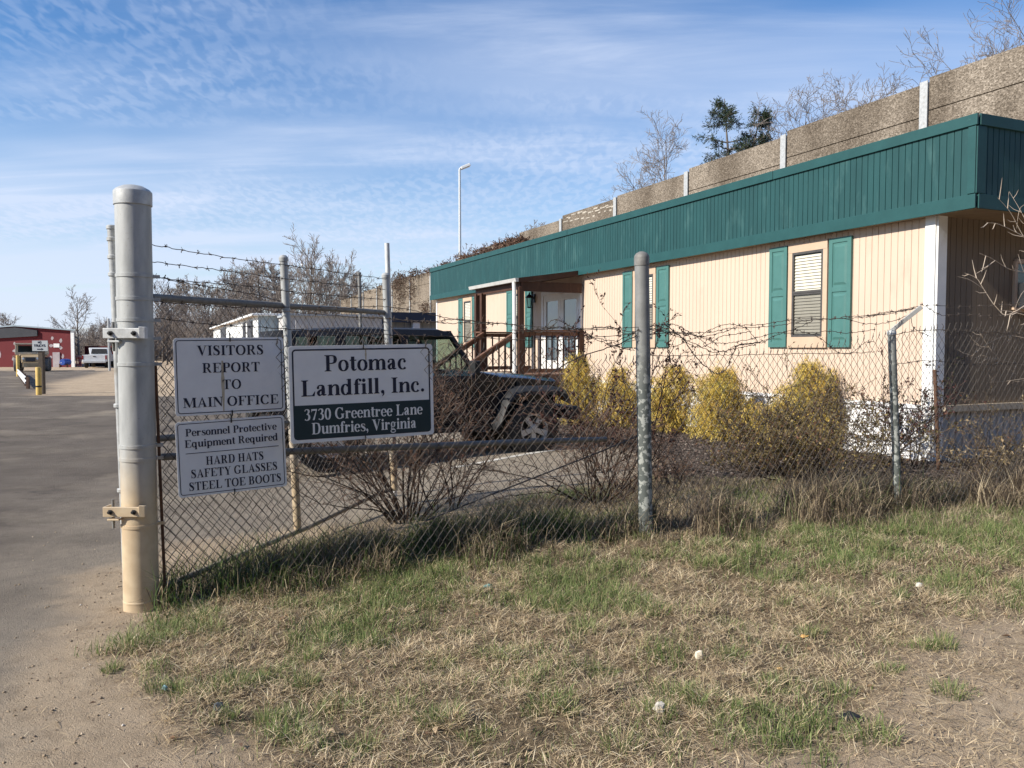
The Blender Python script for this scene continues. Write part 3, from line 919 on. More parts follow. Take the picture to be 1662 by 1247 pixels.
TOP_UV = [(240, 549), (480, 549), (600, 550), (700, 552), (850, 562), (960, 574), (1042, 578), (1150, 573), (1250, 566), (1330, 558), (1400, 546), (1480, 533), (1560, 526), (1662, 520), (1760, 516)]
_tp = [fence_pt(u, v) for u, v in TOP_UV]
TOPX = [p.x for p in _tp]; TOPZ = [p.z for p in _tp]


def chain_mesh(name, P, Q, zb, zt, parent, mat, wire=.0019, w=.0372, hs=None, bulge=.02, seed=0, knuckle=True):
    """woven wire: upright zigzag wires hooked into one another"""
    P = Vector(P); Q = Vector(Q); L_ = (Vector((Q.x, Q.y, 0)) - Vector((P.x, P.y, 0))).length
    d = Vector((Q.x - P.x, Q.y - P.y, 0)).normalized(); n = Vector((d.y, -d.x, 0))
    nc = int(L_ / w)
    A, B = [], []
    rng = np.random.default_rng(seed)
    for i in range(nc):
        xa = i * w
        zbo, zto = zb(xa + w / 2), zt(xa + w / 2)
        m = max(2, int(round((zto - zbo) / (hs or w))))
        j = np.arange(m + 1)
        par = (j + i) % 2
        x = xa + np.where(par == 0, -.0015, w + .0015)
        z = zto - (m - j) * w if False else zbo + (zto - zbo) * j / m
        o = bulge * (fbm(x * 1.0, z, 1.1, seed) - .5) * 2 + np.where(par == 0, .002, -.002)
        xs = x + .016 * (fbm(x + 40, z, 1.3, seed + 3) - .5) * 2
        zz = z + .022 * (fbm(x + 80, z + 9, 1.0, seed + 5) - .5) * 2 * np.clip((z - zbo) * 3, 0, 1)
        pts = np.stack([P.x + d.x * xs + n.x * o, P.y + d.y * xs + n.y * o, zz], 1)
        if knuckle and (m + i) % 2 == 0:
            e = pts[-1].copy()
            k1 = e + np.array([d.x * .012, d.y * .012, .014]); k2 = k1 + np.array([d.x * -.004, d.y * -.004, .018]); k3 = k2 + np.array([d.x * rng.uniform(-.012, .016), d.y * .01, .016])
            pts = np.concatenate([pts, [k1, k2, k3]])
            e2 = e + np.array([d.x * .008, d.y * .008, .03]); A.append(e[None]); B.append(e2[None])
        A.append(pts[:-1]); B.append(pts[1:])
    V, F = seg_arrays(np.concatenate(A), np.concatenate(B), wire, wire, 4)
    me = np_mesh(name, V, F, None, True)
    return link_mesh(name, me, mat, parent)


def barb_pts(pts, per=.08):
    """smooth curve through world points, sampled evenly"""
    q = _cr([tuple(p) for p in pts], 10)
    return [Vector(p) for p in q]


def strand(mb, pts, r=.0027, barbs=True, rng=random, every=.125, wob=.004):
    q = barb_pts(pts)
    q = [p + Vector((rng.uniform(-wob, wob), rng.uniform(-wob, wob), rng.uniform(-wob, wob))) for p in q]
    mb.tube(q, r, 5)
    if not barbs: return
    acc = rng.uniform(0, every)
    for a, b in zip(q[:-1], q[1:]):
        l = (b - a).length
        while acc < l:
            c = a + (b - a) * (acc / l); d = (b - a).normalized()
            mb.bar(c - d * .006, c + d * .006, r * 3.2)
            for k in range(4):
                v = Vector((rng.uniform(-1, 1), rng.uniform(-1, 1), rng.uniform(-1, 1)))
                v = (v - d * v.dot(d)).normalized()
                mb.bar(c + d * rng.uniform(-.005, .005), c + v * .021 + d * rng.uniform(-.006, .006), .0026)
            acc += every * rng.uniform(.85, 1.15)
        acc -= l


# ------------------------------------------------------------------ big gate post
def dusty_steel():
    m, N, L, b = new_mat('post_steel_dusty_foot')
    b.inputs['Roughness'].default_value = .55; b.inputs['Metallic'].default_value = .12
    geo = N.new('ShaderNodeNewGeometry'); sp = N.new('ShaderNodeSeparateXYZ'); L.new(geo.outputs['Position'], sp.inputs[0])

    def nz(s, d=6, st=None):
        n = N.new('ShaderNodeTexNoise'); n.inputs['Scale'].default_value = s; n.inputs['Detail'].default_value = d
        if st:
            mp = N.new('ShaderNodeMapping'); mp.inputs['Scale'].default_value = st
            L.new(geo.outputs['Position'], mp.inputs[0]); L.new(mp.outputs[0], n.inputs['Vector'])
        else: L.new(geo.outputs['Position'], n.inputs['Vector'])
        return n.outputs[0]

    def mr(v, a, c):
        q = N.new('ShaderNodeMapRange'); q.inputs['From Min'].default_value = a; q.inputs['From Max'].default_value = c; L.new(v, q.inputs['Value']); return q.outputs[0]

    def mix(f, c1, c2):
        q = N.new('ShaderNodeMixRGB'); L.new(f, q.inputs[0])
        for i, c in ((1, c1), (2, c2)):
            if isinstance(c, tuple): q.inputs[i].default_value = (*c, 1)
            else: L.new(c, q.inputs[i])
        return q.outputs[0]
    steel = mix(mr(nz(16, 8, (1, 1, .25)), .38, .62), (.43, .44, .43), (.335, .345, .34))
    steel = mix(mr(nz(60, 4), .62, .72), steel, (.34, .34, .32))
    dust = mix(mr(nz(9), .4, .6), (.60, .48, .32), (.52, .40, .26))
    ad = N.new('ShaderNodeMath'); ad.operation = 'MULTIPLY_ADD'; L.new(nz(5, 5, (1, 1, .4)), ad.inputs[0]); ad.inputs[1].default_value = .7
    L.new(sp.outputs[2], ad.inputs[2])
    c = mix(mr(ad.outputs[0], 1.45, .95), steel, dust)
    L.new(c, b.inputs['Base Color'])
    bp = N.new('ShaderNodeBump'); bp.inputs['Strength'].default_value = .12; bp.inputs['Distance'].default_value = .004
    L.new(nz(35), bp.inputs['Height']); L.new(bp.outputs[0], b.inputs['Normal'])
    return m


M['post'] = dusty_steel()


def big_post():
    top = at_y(215, 318, 5.0).z
    root = empty('gate_post', (F0.x, F0.y, 0), 'thick galvanised round gate post with domed cap and dusty tan foot beside the road', 'gate post')
    r = .1045
    mb = MB(); mb.lathe((F0.x, F0.y, -.15), [(r, 0), (r, top + .15)], 48)
    mb.build('shaft', M['post'], root)
    mb = MB(); mb.lathe((F0.x, F0.y, top - .06), [(r + .001, -.002), (r + .0065, 0), (r + .0075, .075), (r + .0065, .083), (r * .93, .098), (r * .6, .117), (r * .2, .126), (0, .127)], 48)
    mb.build('cap', M['galv'], root)
    for v, tilt in ((446, 0), (484, .004), (519, .002), (549, 0), (592, .0), (727, -.006), (748, .01), (857, .003)):
        z = at_y(222, v, 4.9).z
        mb = MB(); mb.lathe((F0.x, F0.y, z - .011), [(r, 0), (r + .0045, .001), (r + .0045, .021), (r, .022)], 40, axis=(tilt, 0, 1))
        # the bolted lug where the band closes, on the fence side
        d = (F1 - F0).normalized()
        c = Vector((F0.x, F0.y, z)) + d * (r + .018)
        mb.box(c, (.045, .022, .02), (d, Vector((-d.y, d.x, 0)), Vector((0, 0, 1))))
        mb.build('band', M['post'], root)
    for vc in (541, 832):
        z = at_y(205, vc, 4.87).z
        xl = at_y(172, vc, 4.90).x; xr = at_y(231, vc, 4.88).x
        mb = MB()
        yb = 4.885
        mb.box(((xl + xr) / 2 - .01, yb, z), (xr - xl, .012, .062))
        # flared saddle end hugging the post
        mb.prism([(xr - .02, yb - .012, z - .031), (xr + .012, yb - .002, z - .034), (xr + .026, yb + .012, z - .034), (xr - .02, yb + .004, z - .031)], (0, 0, .072))
        mb.box((xl - .006, yb + .05, z), (.012, .10, .062))
        mb.box((xl + .05, yb + .02, z - .05), (.075, .04, .012))
        br = mb.build('hinge_bracket', M['galv_white'] if vc < 700 else M['post'], root, bevel=.003)
        for fx in (.16, .78):
            c = Vector((xl + (xr - xl) * fx, yb - .006, z))
            mb = MB(); mb.lathe(c, [(.016, 0), (.016, .006), (.009, .007), (.009, .02), (0, .021)], 6, axis=(-.2, -1, 0))
            mb.build('bolt', M['black'], br)
        mb = MB(); x = xl + .03
        mb.tube([(x, 4.93, z - .11), (x, 4.93, z + .07)], .009, 8)
        mb.build('hinge_pin', M['galv_old'], br)
    # foot collar line
    mb = MB(); mb.lathe((F0.x, F0.y, .05), [(r, 0), (r + .002, .002), (r + .002, .012), (r, .014)], 40); mb.build('weld_ring', M['post'], root)
    return root


big_post()

# ------------------------------------------------------------------ open gate leaf swung back into the lot
GA = at_y(250, 560, 5.10); GB = at_y(628, 560, 7.69)
GD = Vector((GB.x - GA.x, GB.y - GA.y, 0)).normalized(); GN = Vector((GD.y, -GD.x, 0))


def gate_pt(u, v, off=0.0): return at_plane(u, v, GA + GN * off, GN)


def build_gate():
    root = empty('chain_link_gate', (GA.x, GA.y, hz(GA.x, GA.y)), 'chain link gate leaf with barbed wire on top, swung open behind the signs', 'gate')
    p = [at_y(181, 368, 5.06), at_y(190, 560, 5.06), at_y(199, 800, 5.06)]
    p.append(Vector((p[-1].x + .01, p[-1].y, .0)))
    mb = MB(); mb.tube(p, [.026, .024, .0195, .0195], 14)
    hp = mb.build('hinge_pole', M['galv'], root)
    for v in (369, 388, 417, 445, 658, 795):
        c = at_y(181 + (v - 368) * .0415, v, 5.06)
        mb = MB(); mb.lathe(c - Vector((0, 0, .012)), [(.026, -.004), (.0315, 0), (.0315, .018), (.026, .024)], 16); mb.build('collar', M['galv'], hp)
    mb = MB(); mb.tube([gate_pt(246, 483), gate_pt(350, 489.5), gate_pt(458, 496)], .0245, 12); mb.tube([gate_pt(456, 496.5), gate_pt(545, 502), gate_pt(632, 508)], .0235, 12)
    mb.build('top_rail', M['rail'], root)
    mb = MB(); mb.tube([gate_pt(268, 951), gate_pt(500, 856), gate_pt(612, 802), gate_pt(634, 794)], .021, 12); mb.build('bottom_rail', pm('dusty_rail', (.33, .285, .22), (.25, .215, .165), 12, .75), root)
    mb = MB(); mb.tube([gate_pt(252, 713), gate_pt(355, 702), gate_pt(470, 685)], .021, 12); mb.build('middle_rail', M['rail'], root)
    for (u0, v0, u1, v1, r) in ((460, 418, 483, 858, .031), (626, 446, 640, 796, .036)):
        a = gate_pt(u0, v0, .02); b = gate_pt(u1, v1, .02)
        mb = MB(); mb.tube([a, b], r, 16); dd = (a - b).normalized()
        mb.lathe(a - dd * .03, [(r + .001, 0), (r + .005, .001), (r + .005, .028), (r * .7, .045), (0, .05)], 16, axis=dd)
        mb.build('upright', M['post'], root)
    a = Vector((GA.x, GA.y, 0)); b = Vector((GB.x, GB.y, 0)); Lg = (b - a).length
    tz = lambda x: gate_pt(250, 478).z + (gate_pt(620, 506).z - gate_pt(250, 478).z) * x / Lg + (.03 if x < .9 else -.03)
    bz = lambda x: gate_pt(270, 951).z + (gate_pt(612, 804).z - gate_pt(270, 951).z) * x / Lg
    chain_mesh('wire_mesh', a, b, bz, tz, root, M['wire'], .0024, seed=4)
    for pts in ([(246, 397), (300, 407), (380, 420), (458, 430), (540, 441), (626, 453)],
                [(246, 425), (320, 434), (400, 444), (458, 452), (540, 461), (626, 470)],
                [(246, 448), (300, 456), (400, 464), (458, 472), (540, 480), (626, 487)],
                [(246, 448), (310, 461), (355, 468), (420, 480), (455, 490)]):
        mb = MB(); strand(mb, [gate_pt(u, v, .05) for u, v in pts]); mb.build('barbed_wire', M['barb'], root)
    return root


build_gate()

# free standing bright pole beside the gate end, thin dark post farther off
p0 = at_y(628, 395, 8.3); p1 = at_y(636, 560, 8.3)
mb = MB(); b_ = Vector((p1.x + .02, 8.3, hz(p1.x, 8.3) - .05)); mb.tube([b_, p0], .026, 14)
tag(mb.build('pole', M['galv_white'], None, b_), 'slim bright galvanised pole standing at the free end of the gate', 'pole')
p0 = at_y(583, 443, 11.5); b_ = Vector((p0.x + .04, 11.5, hz(p0.x, 11.5) - .05))
mb = MB(); mb.tube([b_, p0], .024, 10); mb.lathe(p0 - Vector((0, 0, .02)), [(.024, 0), (.028, .001), (.028, .025), (0, .03)], 10)
tag(mb.build('pole', M['galv_old'], None, b_), 'thin dark grey post rising behind the gate beneath the bare trees', 'pole')


# ------------------------------------------------------------------ fixed fence with its posts
def build_fence():
    root = empty('chain_link_fence', (F1.x, F1.y, hz(F1.x, F1.y)), 'sagging old chain link fence topped with tangled barbed wire along the grass verge', 'fence')

    def post(bu, bv, tu, tv, y, r, cap=True):
        t = at_y(tu, tv, y); bb = at_y(bu, bv, y); d = (t - bb).normalized()
        mb = MB(); mb.tube([bb - d * .15, t], r, 24)
        po = mb.build('post', M['post_old'], root)
        if cap:
            mb = MB(); mb.lathe(t - d * .075, [(r + .0005, 0), (r + .004, .001), (r + .004, .06), (r + .001, .078), (r * .75, .098), (r * .35, .11), (0, .113)], 24, axis=d)
            mb.build('post_cap', M['galv_old'], po)
        return t, d, po
    post(1048, 870, 1041.5, 416, 6.3, .0565)
    t, d, po = post(1458, 838, 1447, 537, 7.1, .034, False)
    mb = MB(); mb.lathe(t - d * .01, [(.036, -.03), (.04, -.028), (.04, .0), (.03, .015), (0, .018)], 14, axis=d)
    e = at_y(1496, 498, 7.02)
    dd = (e - t).normalized(); sd = dd.cross(Vector((0, 1, 0))).normalized()
    mb.box((t + e) / 2, ((e - t).length, .012, .038), (dd, Vector((0, 1, 0)), sd)); mb.box((t + e) / 2 - sd * .018 + Vector((0, .02, 0)), ((e - t).length, .04, .006), (dd, Vector((0, 1, 0)), sd))
    mb.build('barb_arm', M['galv'], po, bevel=.002)
    for (u, v0, v1, y) in ((1632, 524, 800, 7.62),):
        pass
    tz = lambda P, d: (lambda x: float(np.interp(P.x + d.x * x, TOPX, TOPZ)) - .035)
    bz = lambda P, d: (lambda x: float(ground_z(P.x + d.x * x, P.y + d.y * x)) + .02)
    n = 0
    for P, Q, sd_ in ((F0 + (F1 - F0).normalized() * .14, F1, 1), (F1, F2, 2), (F2, F3, 3)):
        d = (Q - P).normalized()
        chain_mesh('wire_mesh', P, Q, bz(P, d), tz(P, d), root, M['wire_dark'], .0022, .0335, .0335 if sd_ == 0 else (.042 if sd_ == 1 else .048), bulge=.022, seed=sd_ + 10)
    # tension bar, brace rail and rod
    a = fence_pt(252, 588, .0); b = fence_pt(268, 962, .0)
    mb = MB(); mb.bar(a, b, .018, .006, up=(0, 1, 0)); mb.build('tension_bar', M['rust'], root)
    mb = MB(); mb.tube([fence_pt(262, 742, -.05), fence_pt(470, 733, -.05), fence_pt(868, 717, -.05)], .0225, 14)
    mb.tube([fence_pt(862, 716.6, -.05), fence_pt(874, 716.2, -.05)], .026, 14)
    mb.tube([fence_pt(870, 716.4, -.05), fence_pt(984, 713, -.05)], .019, 14); mb.build('brace_rail', M['rail'], root)
    mb = MB(); mb.tube([fence_pt(690, 846, -.02), fence_pt(800, 802, -.03), fence_pt(978, 732, -.03), fence_pt(1040, 706, -.03)], .0055, 6); mb.build('truss_rod', M['wire_dark'], root)
    mb = MB(); pr = at_y(1520, 606, 9.6)
    # barbed strands, most of them slack and tangled
    c6 = lambda l: [(960 + x / 3.613, 380 + y / 3.613) for x, y in l]
    c5 = lambda l: [(640 + x / 3.667, 400 + y / 3.667) for x, y in l]
    c8 = lambda l: [(1300 + x / 2.834, 420 + y / 2.834) for x, y in l]
    S = [[(250, 490), (327, 495), (384, 498), (549, 500), (587, 498), (624, 498), (667, 504), (708, 512), (741, 518.6), (831, 527), (885, 531), (960, 535), (1040, 530)],
         [(250, 516), (355, 527), (442, 533), (549, 539), (635, 543.5), (686, 545.5), (760, 547.5), (880, 552), (960, 548), (1040, 540)],
         [(445, 505), (540, 512), (619, 517), (663, 521), (692, 521), (725, 525), (760, 524), (800, 527)],
         [(640, 518), (695, 523), (738, 519), (793, 525), (831, 527), (875, 540), (905, 522)],
         c5([(690, 500), (880, 490), (940, 440), (1000, 450), (1060, 480), (1150, 490), (1290, 480), (1400, 510), (1520, 480)]),
         c5([(700, 520), (820, 500), (980, 480), (1100, 500), (1200, 545), (1330, 560), (1450, 500), (1530, 490)]),
         c5([(1520, 490), (1340, 580), (1100, 660), (960, 740), (890, 775)]),
         c5([(860, 500), (960, 485), (1040, 500), (1160, 540), (1300, 590), (1430, 620)]),
         c6([(330, 545), (430, 530), (500, 535), (560, 570), (640, 600), (760, 580), (860, 540), (1000, 530), (1130, 510), (1270, 495), (1400, 500), (1500, 485), (1662, 475)]) + [(1496, 499)],
         c6([(310, 575), (400, 545), (470, 575), (560, 580), (700, 575), (800, 555), (920, 550), (1100, 535), (1250, 510), (1400, 497), (1560, 490), (1662, 480)]) + [(1480, 503)],
         c6([(0, 550), (120, 555), (200, 585), (260, 580), (300, 560)]),
         c6([(310, 560), (470, 580), (600, 595), (700, 670), (780, 690), (840, 660), (960, 640), (1060, 605), (1180, 560), (1300, 510)]),
         c6([(440, 535), (540, 620), (620, 730), (700, 800), (740, 818), (790, 790), (840, 680), (870, 650), (990, 635)]),
         c6([(330, 590), (500, 575), (640, 605), (740, 640), (860, 630), (1000, 600), (1100, 580), (1300, 580), (1390, 570), (1500, 580), (1662, 560)]),
         c6([(310, 570), (400, 560), (500, 600), (600, 640), (700, 690), (760, 690), (900, 660), (960, 650)]),
         c6([(340, 712), (460, 715), (600, 712), (740, 710), (900, 708), (1100, 705), (1300, 700), (1500, 700), (1662, 690)]),
         c6([(640, 600), (700, 560), (800, 530), (900, 550), (950, 600), (990, 640), (1060, 610)]),
         c6([(1180, 560), (1300, 590), (1380, 640), (1440, 690), (1520, 700), (1600, 640), (1662, 630)]),
         c6([(470, 575), (520, 600), (580, 650), (660, 660), (760, 600), (840, 590), (940, 570)]),
         c8([(565, 215), (650, 260), (750, 255), (920, 265), (1026, 250)]), c8([(570, 213), (740, 222), (880, 215), (1026, 205)]),
         c8([(430, 350), (560, 330), (800, 335), (1026, 345)]), c8([(300, 262), (400, 245), (480, 235), (562, 212)]),
         c8([(180, 270), (300, 300), (420, 290), (500, 260), (520, 320), (600, 360)]),
         c8([(440, 485), (600, 470), (800, 490), (1026, 480)])]
    rr = random.Random(5)
    for i, s in enumerate(S):
        mb = MB()
        off = [.01, -.02, .03, -.035, .02, 0, -.01][i % 7]
        pts = []
        # keep each strand in one bay's plane where it lies
        for (u, v) in s: pts.append(fence_pt(u, v, off))
        strand(mb, pts, .0027 if i not in (6, 12) else .0042, i not in (6, 15), rr, wob=.005)
        mb.build('barbed_wire', M['barb'], root)
    return root


def flaked_paint():
    m = pm('flaking_green_grey_paint', (.235, .24, .235), (.18, .185, .18), 9, .6, .1, .1, 40)
    nt = m.node_tree; N, L = nt.nodes, nt.links; b = N['Principled BSDF']
    src = b.inputs['Base Color'].links[0].from_socket
    geo = N.new('ShaderNodeNewGeometry'); sp = N.new('ShaderNodeSeparateXYZ'); L.new(geo.outputs['Position'], sp.inputs[0])
    n = N.new('ShaderNodeTexNoise'); n.inputs['Scale'].default_value = 26; n.inputs['Detail'].default_value = 7; L.new(geo.outputs['Position'], n.inputs['Vector'])
    q = N.new('ShaderNodeMapRange'); q.inputs['From Min'].default_value = .52; q.inputs['From Max'].default_value = .56; L.new(n.outputs[0], q.inputs['Value'])
    h = N.new('ShaderNodeMapRange'); h.inputs['From Min'].default_value = 1.75; h.inputs['From Max'].default_value = 1.3; L.new(sp.outputs[2], h.inputs['Value'])
    mu = N.new('ShaderNodeMath'); mu.operation = 'MULTIPLY'; L.new(q.outputs[0], mu.inputs[0]); L.new(h.outputs[0], mu.inputs[1])
    m1 = N.new('ShaderNodeMixRGB'); L.new(h.outputs[0], m1.inputs[0]); L.new(src, m1.inputs[1]); m1.inputs[2].default_value = (.10, .112, .105, 1)
    m2 = N.new('ShaderNodeMixRGB'); L.new(mu.outputs[0], m2.inputs[0]); L.new(m1.outputs[0], m2.inputs[1]); m2.inputs[2].default_value = (.33, .345, .32, 1)
    L.new(m2.outputs[0], b.inputs['Base Color'])
    return m


M['post_old'] = flaked_paint()
build_fence()

# rusty fence end post beyond, against the office corner
p0 = at_y(1517, 602, 9.75); b_ = Vector((at_y(1524, 752, 9.75).x, 9.75, hz(5.2, 9.75) - .05))
mb = MB(); mb.tube([b_, p0], .022, 10); mb.lathe(p0 - Vector((0, 0, .01)), [(.022, 0), (.025, .001), (.025, .02), (0, .025)], 10)
tag(mb.build('post', M['rust'], None, b_), 'short rusty iron post in front of the white office corner', 'post')


# ------------------------------------------------------------------ signs wired to the fence
def rrect(w, h, r, n=6, x0=0, y0=0):
    o = []
    for cx, cy, a in ((w - r, h - r, 0), (r, h - r, 90), (r, r, 180), (w - r, r, 270)):
        for k in range(n + 1):
            t = R(a + 90 * k / n); o.append((x0 + cx + r * math.cos(t), y0 + cy + r * math.sin(t)))
    return o


def sign(name, label, tl, bl, br, lines, border, off=.045, panel=None, rule=None, ties=(.5,), stain=None, tie_bottom=True):
    TL, BL, BR = fence_pt(*tl, off + .06), fence_pt(*bl, off + .06), fence_pt(*br, off - .04)   # hung a little askew of the fence
    ex = (BR - BL); W = ex.length; ex.normalize()
    d = (F1 - F0).normalized(); nn = Vector((d.y, -d.x, 0))
    ey = nn.cross(ex).normalized()
    if ey.z < 0: ey = -ey
    nn = ex.cross(ey).normalized()
    Hh = (TL - BL).dot(ey)
    P = lambda x, y, z=0: BL + ex * x + ey * y + nn * z
    root = empty(name, P(W / 2, 0, 0), label, 'sign')
    mb = MB(); mb.prism([P(x, y, -.003) for x, y in rrect(W, Hh, .022)], nn * .003)
    mb.build('plate', M['sign_white'], root, bevel=.0008)
    # border line
    bi, bw, rad = border
    mb = MB(); a = rrect(W - 2 * bi, Hh - 2 * bi, rad, 6, bi, bi); b = rrect(W - 2 * bi - 2 * bw, Hh - 2 * bi - 2 * bw, max(rad - bw, .003), 6, bi + bw, bi + bw)
    n = len(a); mb.add([P(x, y, .0008) for x, y in a] + [P(x, y, .0008) for x, y in b], [(i, (i + 1) % n, n + (i + 1) % n, n + i) for i in range(n)])
    mb.build('border', M['sign_ink'], root)
    if panel:
        f0, f1 = panel
        mb = MB(); y1 = Hh * (1 - f0); y0 = bi + bw * .5
        mb.add([P(bi + bw * .5, y0, .0012), P(W - bi - bw * .5, y0, .0012), P(W - bi - bw * .5, y1, .0012), P(bi + bw * .5, y1, .0012)], [(0, 1, 2, 3)])
        mb.build('address_panel', M['sign_green'], root)
    for col in (0, 1):
        mb = MB(); k = 0
        for txt, cx, base, w, cap, c in lines:
            if c != col: continue
            for poly in text_polys(txt, W * (cx - w / 2), Hh * (1 - base), W * w, Hh * cap):
                z = .0016 + .00003 * (k % 17); k += 1
                ar = sum(poly[i][0] * poly[(i + 1) % len(poly)][1] - poly[(i + 1) % len(poly)][0] * poly[i][1] for i in range(len(poly)))
                if ar < 0: poly = poly[::-1]
                mb.add([P(x, y, z) for x, y in poly], [tuple(range(len(poly)))])
        if rule and col == 0:
            x0, x1, f = rule; y = Hh * (1 - f)
            mb.add([P(W * x0, y - .002, .0016), P(W * x1, y - .002, .0016), P(W * x1, y + .002, .0016), P(W * x0, y + .002, .0016)], [(0, 1, 2, 3)])
        if mb.v: mb.build('lettering', M['sign_ink'] if col == 0 else M['sign_white'], root)
    for t in ties:
        mb = MB(); x = W * t
        mb.tube([P(x, Hh - .025, .003), P(x, Hh - .01, .008), P(x, Hh + .012, .004), P(x + .004, Hh + .03, -.03)], .0042, 6); mb.build('wire_tie', M['black'], root)
        if tie_bottom:
            mb = MB(); mb.tube([P(x, .022, .003), P(x, .008, .008), P(x, -.012, .003), P(x, -.02, -.03)], .0042, 6); mb.build('wire_tie', M['black'], root)
    if stain:
        x, y0, y1, w = stain
        mb = MB(); rr = random.Random(3); pts = []; m = 14
        for i in range(m + 1):
            t = i / m; ww = w * (.35 + .65 * math.sin(math.pi * min(1, t * .9 + .12))) * rr.uniform(.8, 1.1)
            pts.append((W * x - ww / 2 + rr.uniform(-.001, .001), W * x + ww / 2, Hh * (1 - y0 - (y1 - y0) * t)))
        vs = [P(a, y, .0004) for a, b, y in pts] + [P(b, y, .0004) for a, b, y in pts]
        mb.add(vs, [(i, i + 1, m + 2 + i, m + 1 + i) for i in range(m)]); mb.build('rust_stain', M['stain'], root)
    return root


sign('visitors_sign', 'white sign reading VISITORS REPORT TO MAIN OFFICE, nearest the thick gate post, upper one', (283.5, 549), (285, 676.5), (463, 667),
     [('VISITORS', .506, .228, .61, .128, 0), ('REPORT', .506, .452, .53, .125, 0), ('TO', .506, .674, .177, .125, 0), ('MAIN OFFICE', .503, .895, .875, .125, 0)],
     (.0135, .0052, .02), stain=(.425, .30, .96, .020))
sign('safety_sign', 'white sign reading Personnel Protective Equipment Required, hung tilted below another sign', (285, 686), (290, 809), (466, 789),
     [('Personnel Protective', .503, .195, .84, .098, 0), ('Equipment Required', .503, .345, .86, .10, 0), ('HARD HATS', .52, .595, .537, .112, 0), ('SAFETY GLASSES', .515, .755, .80, .112, 0), ('STEEL TOE BOOTS', .52, .922, .855, .112, 0)],
     (.0125, .0045, .018), off=.05, rule=(.08, .935, .425), ties=(.5,))
sign('company_sign', 'large white and dark green sign naming a landfill with its street address', (473, 562), (472, 721), (704.5, 705),
     [('Potomac', .518, .268, .58, .168, 0), ('Landfill, Inc.', .505, .52, .868, .165, 0), ('3730 Greentree Lane', .503, .768, .828, .118, 1), ('Dumfries, Virginia', .503, .915, .735, .118, 1)],
     (.022, .0105, .026), panel=(.612, .975), stain=(.517, .05, .17, .012))
# ------------------------------------------------------------------ site office: long low building with a green fascia
C0 = Vector((5.42, 10.3, 0)); LEN = 19.8; DEEP = 7.2


def T(s, t, z): return C0 + UD * s - NR * t + Vector((0, 0, z))


def s_of(u, v, t=0.0): return (at_plane(u, v, C0 - NR * t, NR) - C0).dot(UD)


Z_SK = 0.875                                   # top of the white skirting
_f = at_plane(1581, 186, C0 - NR * .15, NR); Z_FT = _f.z
_f2 = at_plane(1582.5, 338, C0 - NR * .15, NR); Z_FB = _f2.z
S_NEAR = (_f2 - C0).dot(UD)                    # negative: the fascia overhangs the end wall
S_FAR = LEN + .22
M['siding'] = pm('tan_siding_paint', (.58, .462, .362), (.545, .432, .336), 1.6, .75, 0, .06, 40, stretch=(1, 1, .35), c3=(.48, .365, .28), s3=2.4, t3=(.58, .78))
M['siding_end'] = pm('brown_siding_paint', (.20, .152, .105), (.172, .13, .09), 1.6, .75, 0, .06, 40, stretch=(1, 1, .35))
M['teal'] = pm('dark_teal_board_paint', (.0145, .070, .072), (.0108, .055, .057), 3, .6, 0, .12, 30, stretch=(1, 1, .3), c3=(.042, .112, .110), s3=5, t3=(.55, .76))
M['teal_trim'] = pm('teal_trim_paint', (.016, .075, .076), (.0125, .063, .064), 4, .55, 0, .08, 30, c3=(.05, .13, .12), s3=13, t3=(.66, .76))
M['shutter'] = pm('green_shutter', (.066, .175, .16), (.058, .157, .144), 6, .5, 0, .03, 60, c3=(.11, .235, .21), s3=5, t3=(.65, .8))
M['trimtan'] = pm('tan_trim_paint', (.53, .395, .285), (.49, .36, .255), 5, .7)
M['white'] = pm('white_paint', (.78, .78, .76), (.70, .70, .68), 5, .6, 0, .04, 30, c3=(.58, .55, .48), s3=3, t3=(.6, .8))
M['skirt'] = pm('white_vinyl_skirting', (.74, .745, .75), (.68, .68, .68), 4, .5, c3=(.5, .46, .4), s3=2, t3=(.62, .8))
M['sash'] = pm('dark_bronze_sash', (.10, .095, .09), (.075, .07, .068), 12, .5, .3)
M['blind'] = pm('cream_blind_slats', (.66, .62, .53), (.6, .56, .47), 6, .55)
M['dark'] = pm('dark_interior', (.02, .02, .022), (.03, .03, .032), 4, .8)
M['glass'] = glass_mat('window_glass', (.97, .98, .97), .02)
M['glass_low'] = glass_mat('screened_glass', (.62, .62, .61), .05)
M['door_glass'] = glass_mat('door_glass', (.35, .42, .46), .22)
M['soffit'] = pm('soffit_board', (.34, .25, .16), (.28, .20, .13), 5, .8)
M['deckwood'] = pm('brown_stained_wood', (.075, .033, .019), (.05, .023, .014), 6, .65, 0, .15, 40, stretch=(1, 1, .2), c3=(.13, .065, .04), s3=9, t3=(.6, .75))
M['stairwood'] = pm('worn_stair_wood', (.17, .085, .05), (.115, .055, .033), 6, .7, 0, .15, 40, c3=(.25, .15, .10), s3=10, t3=(.58, .75))
M['railwood'] = pm('grey_tan_rail', (.50, .42, .31), (.42, .35, .26), 5, .8)


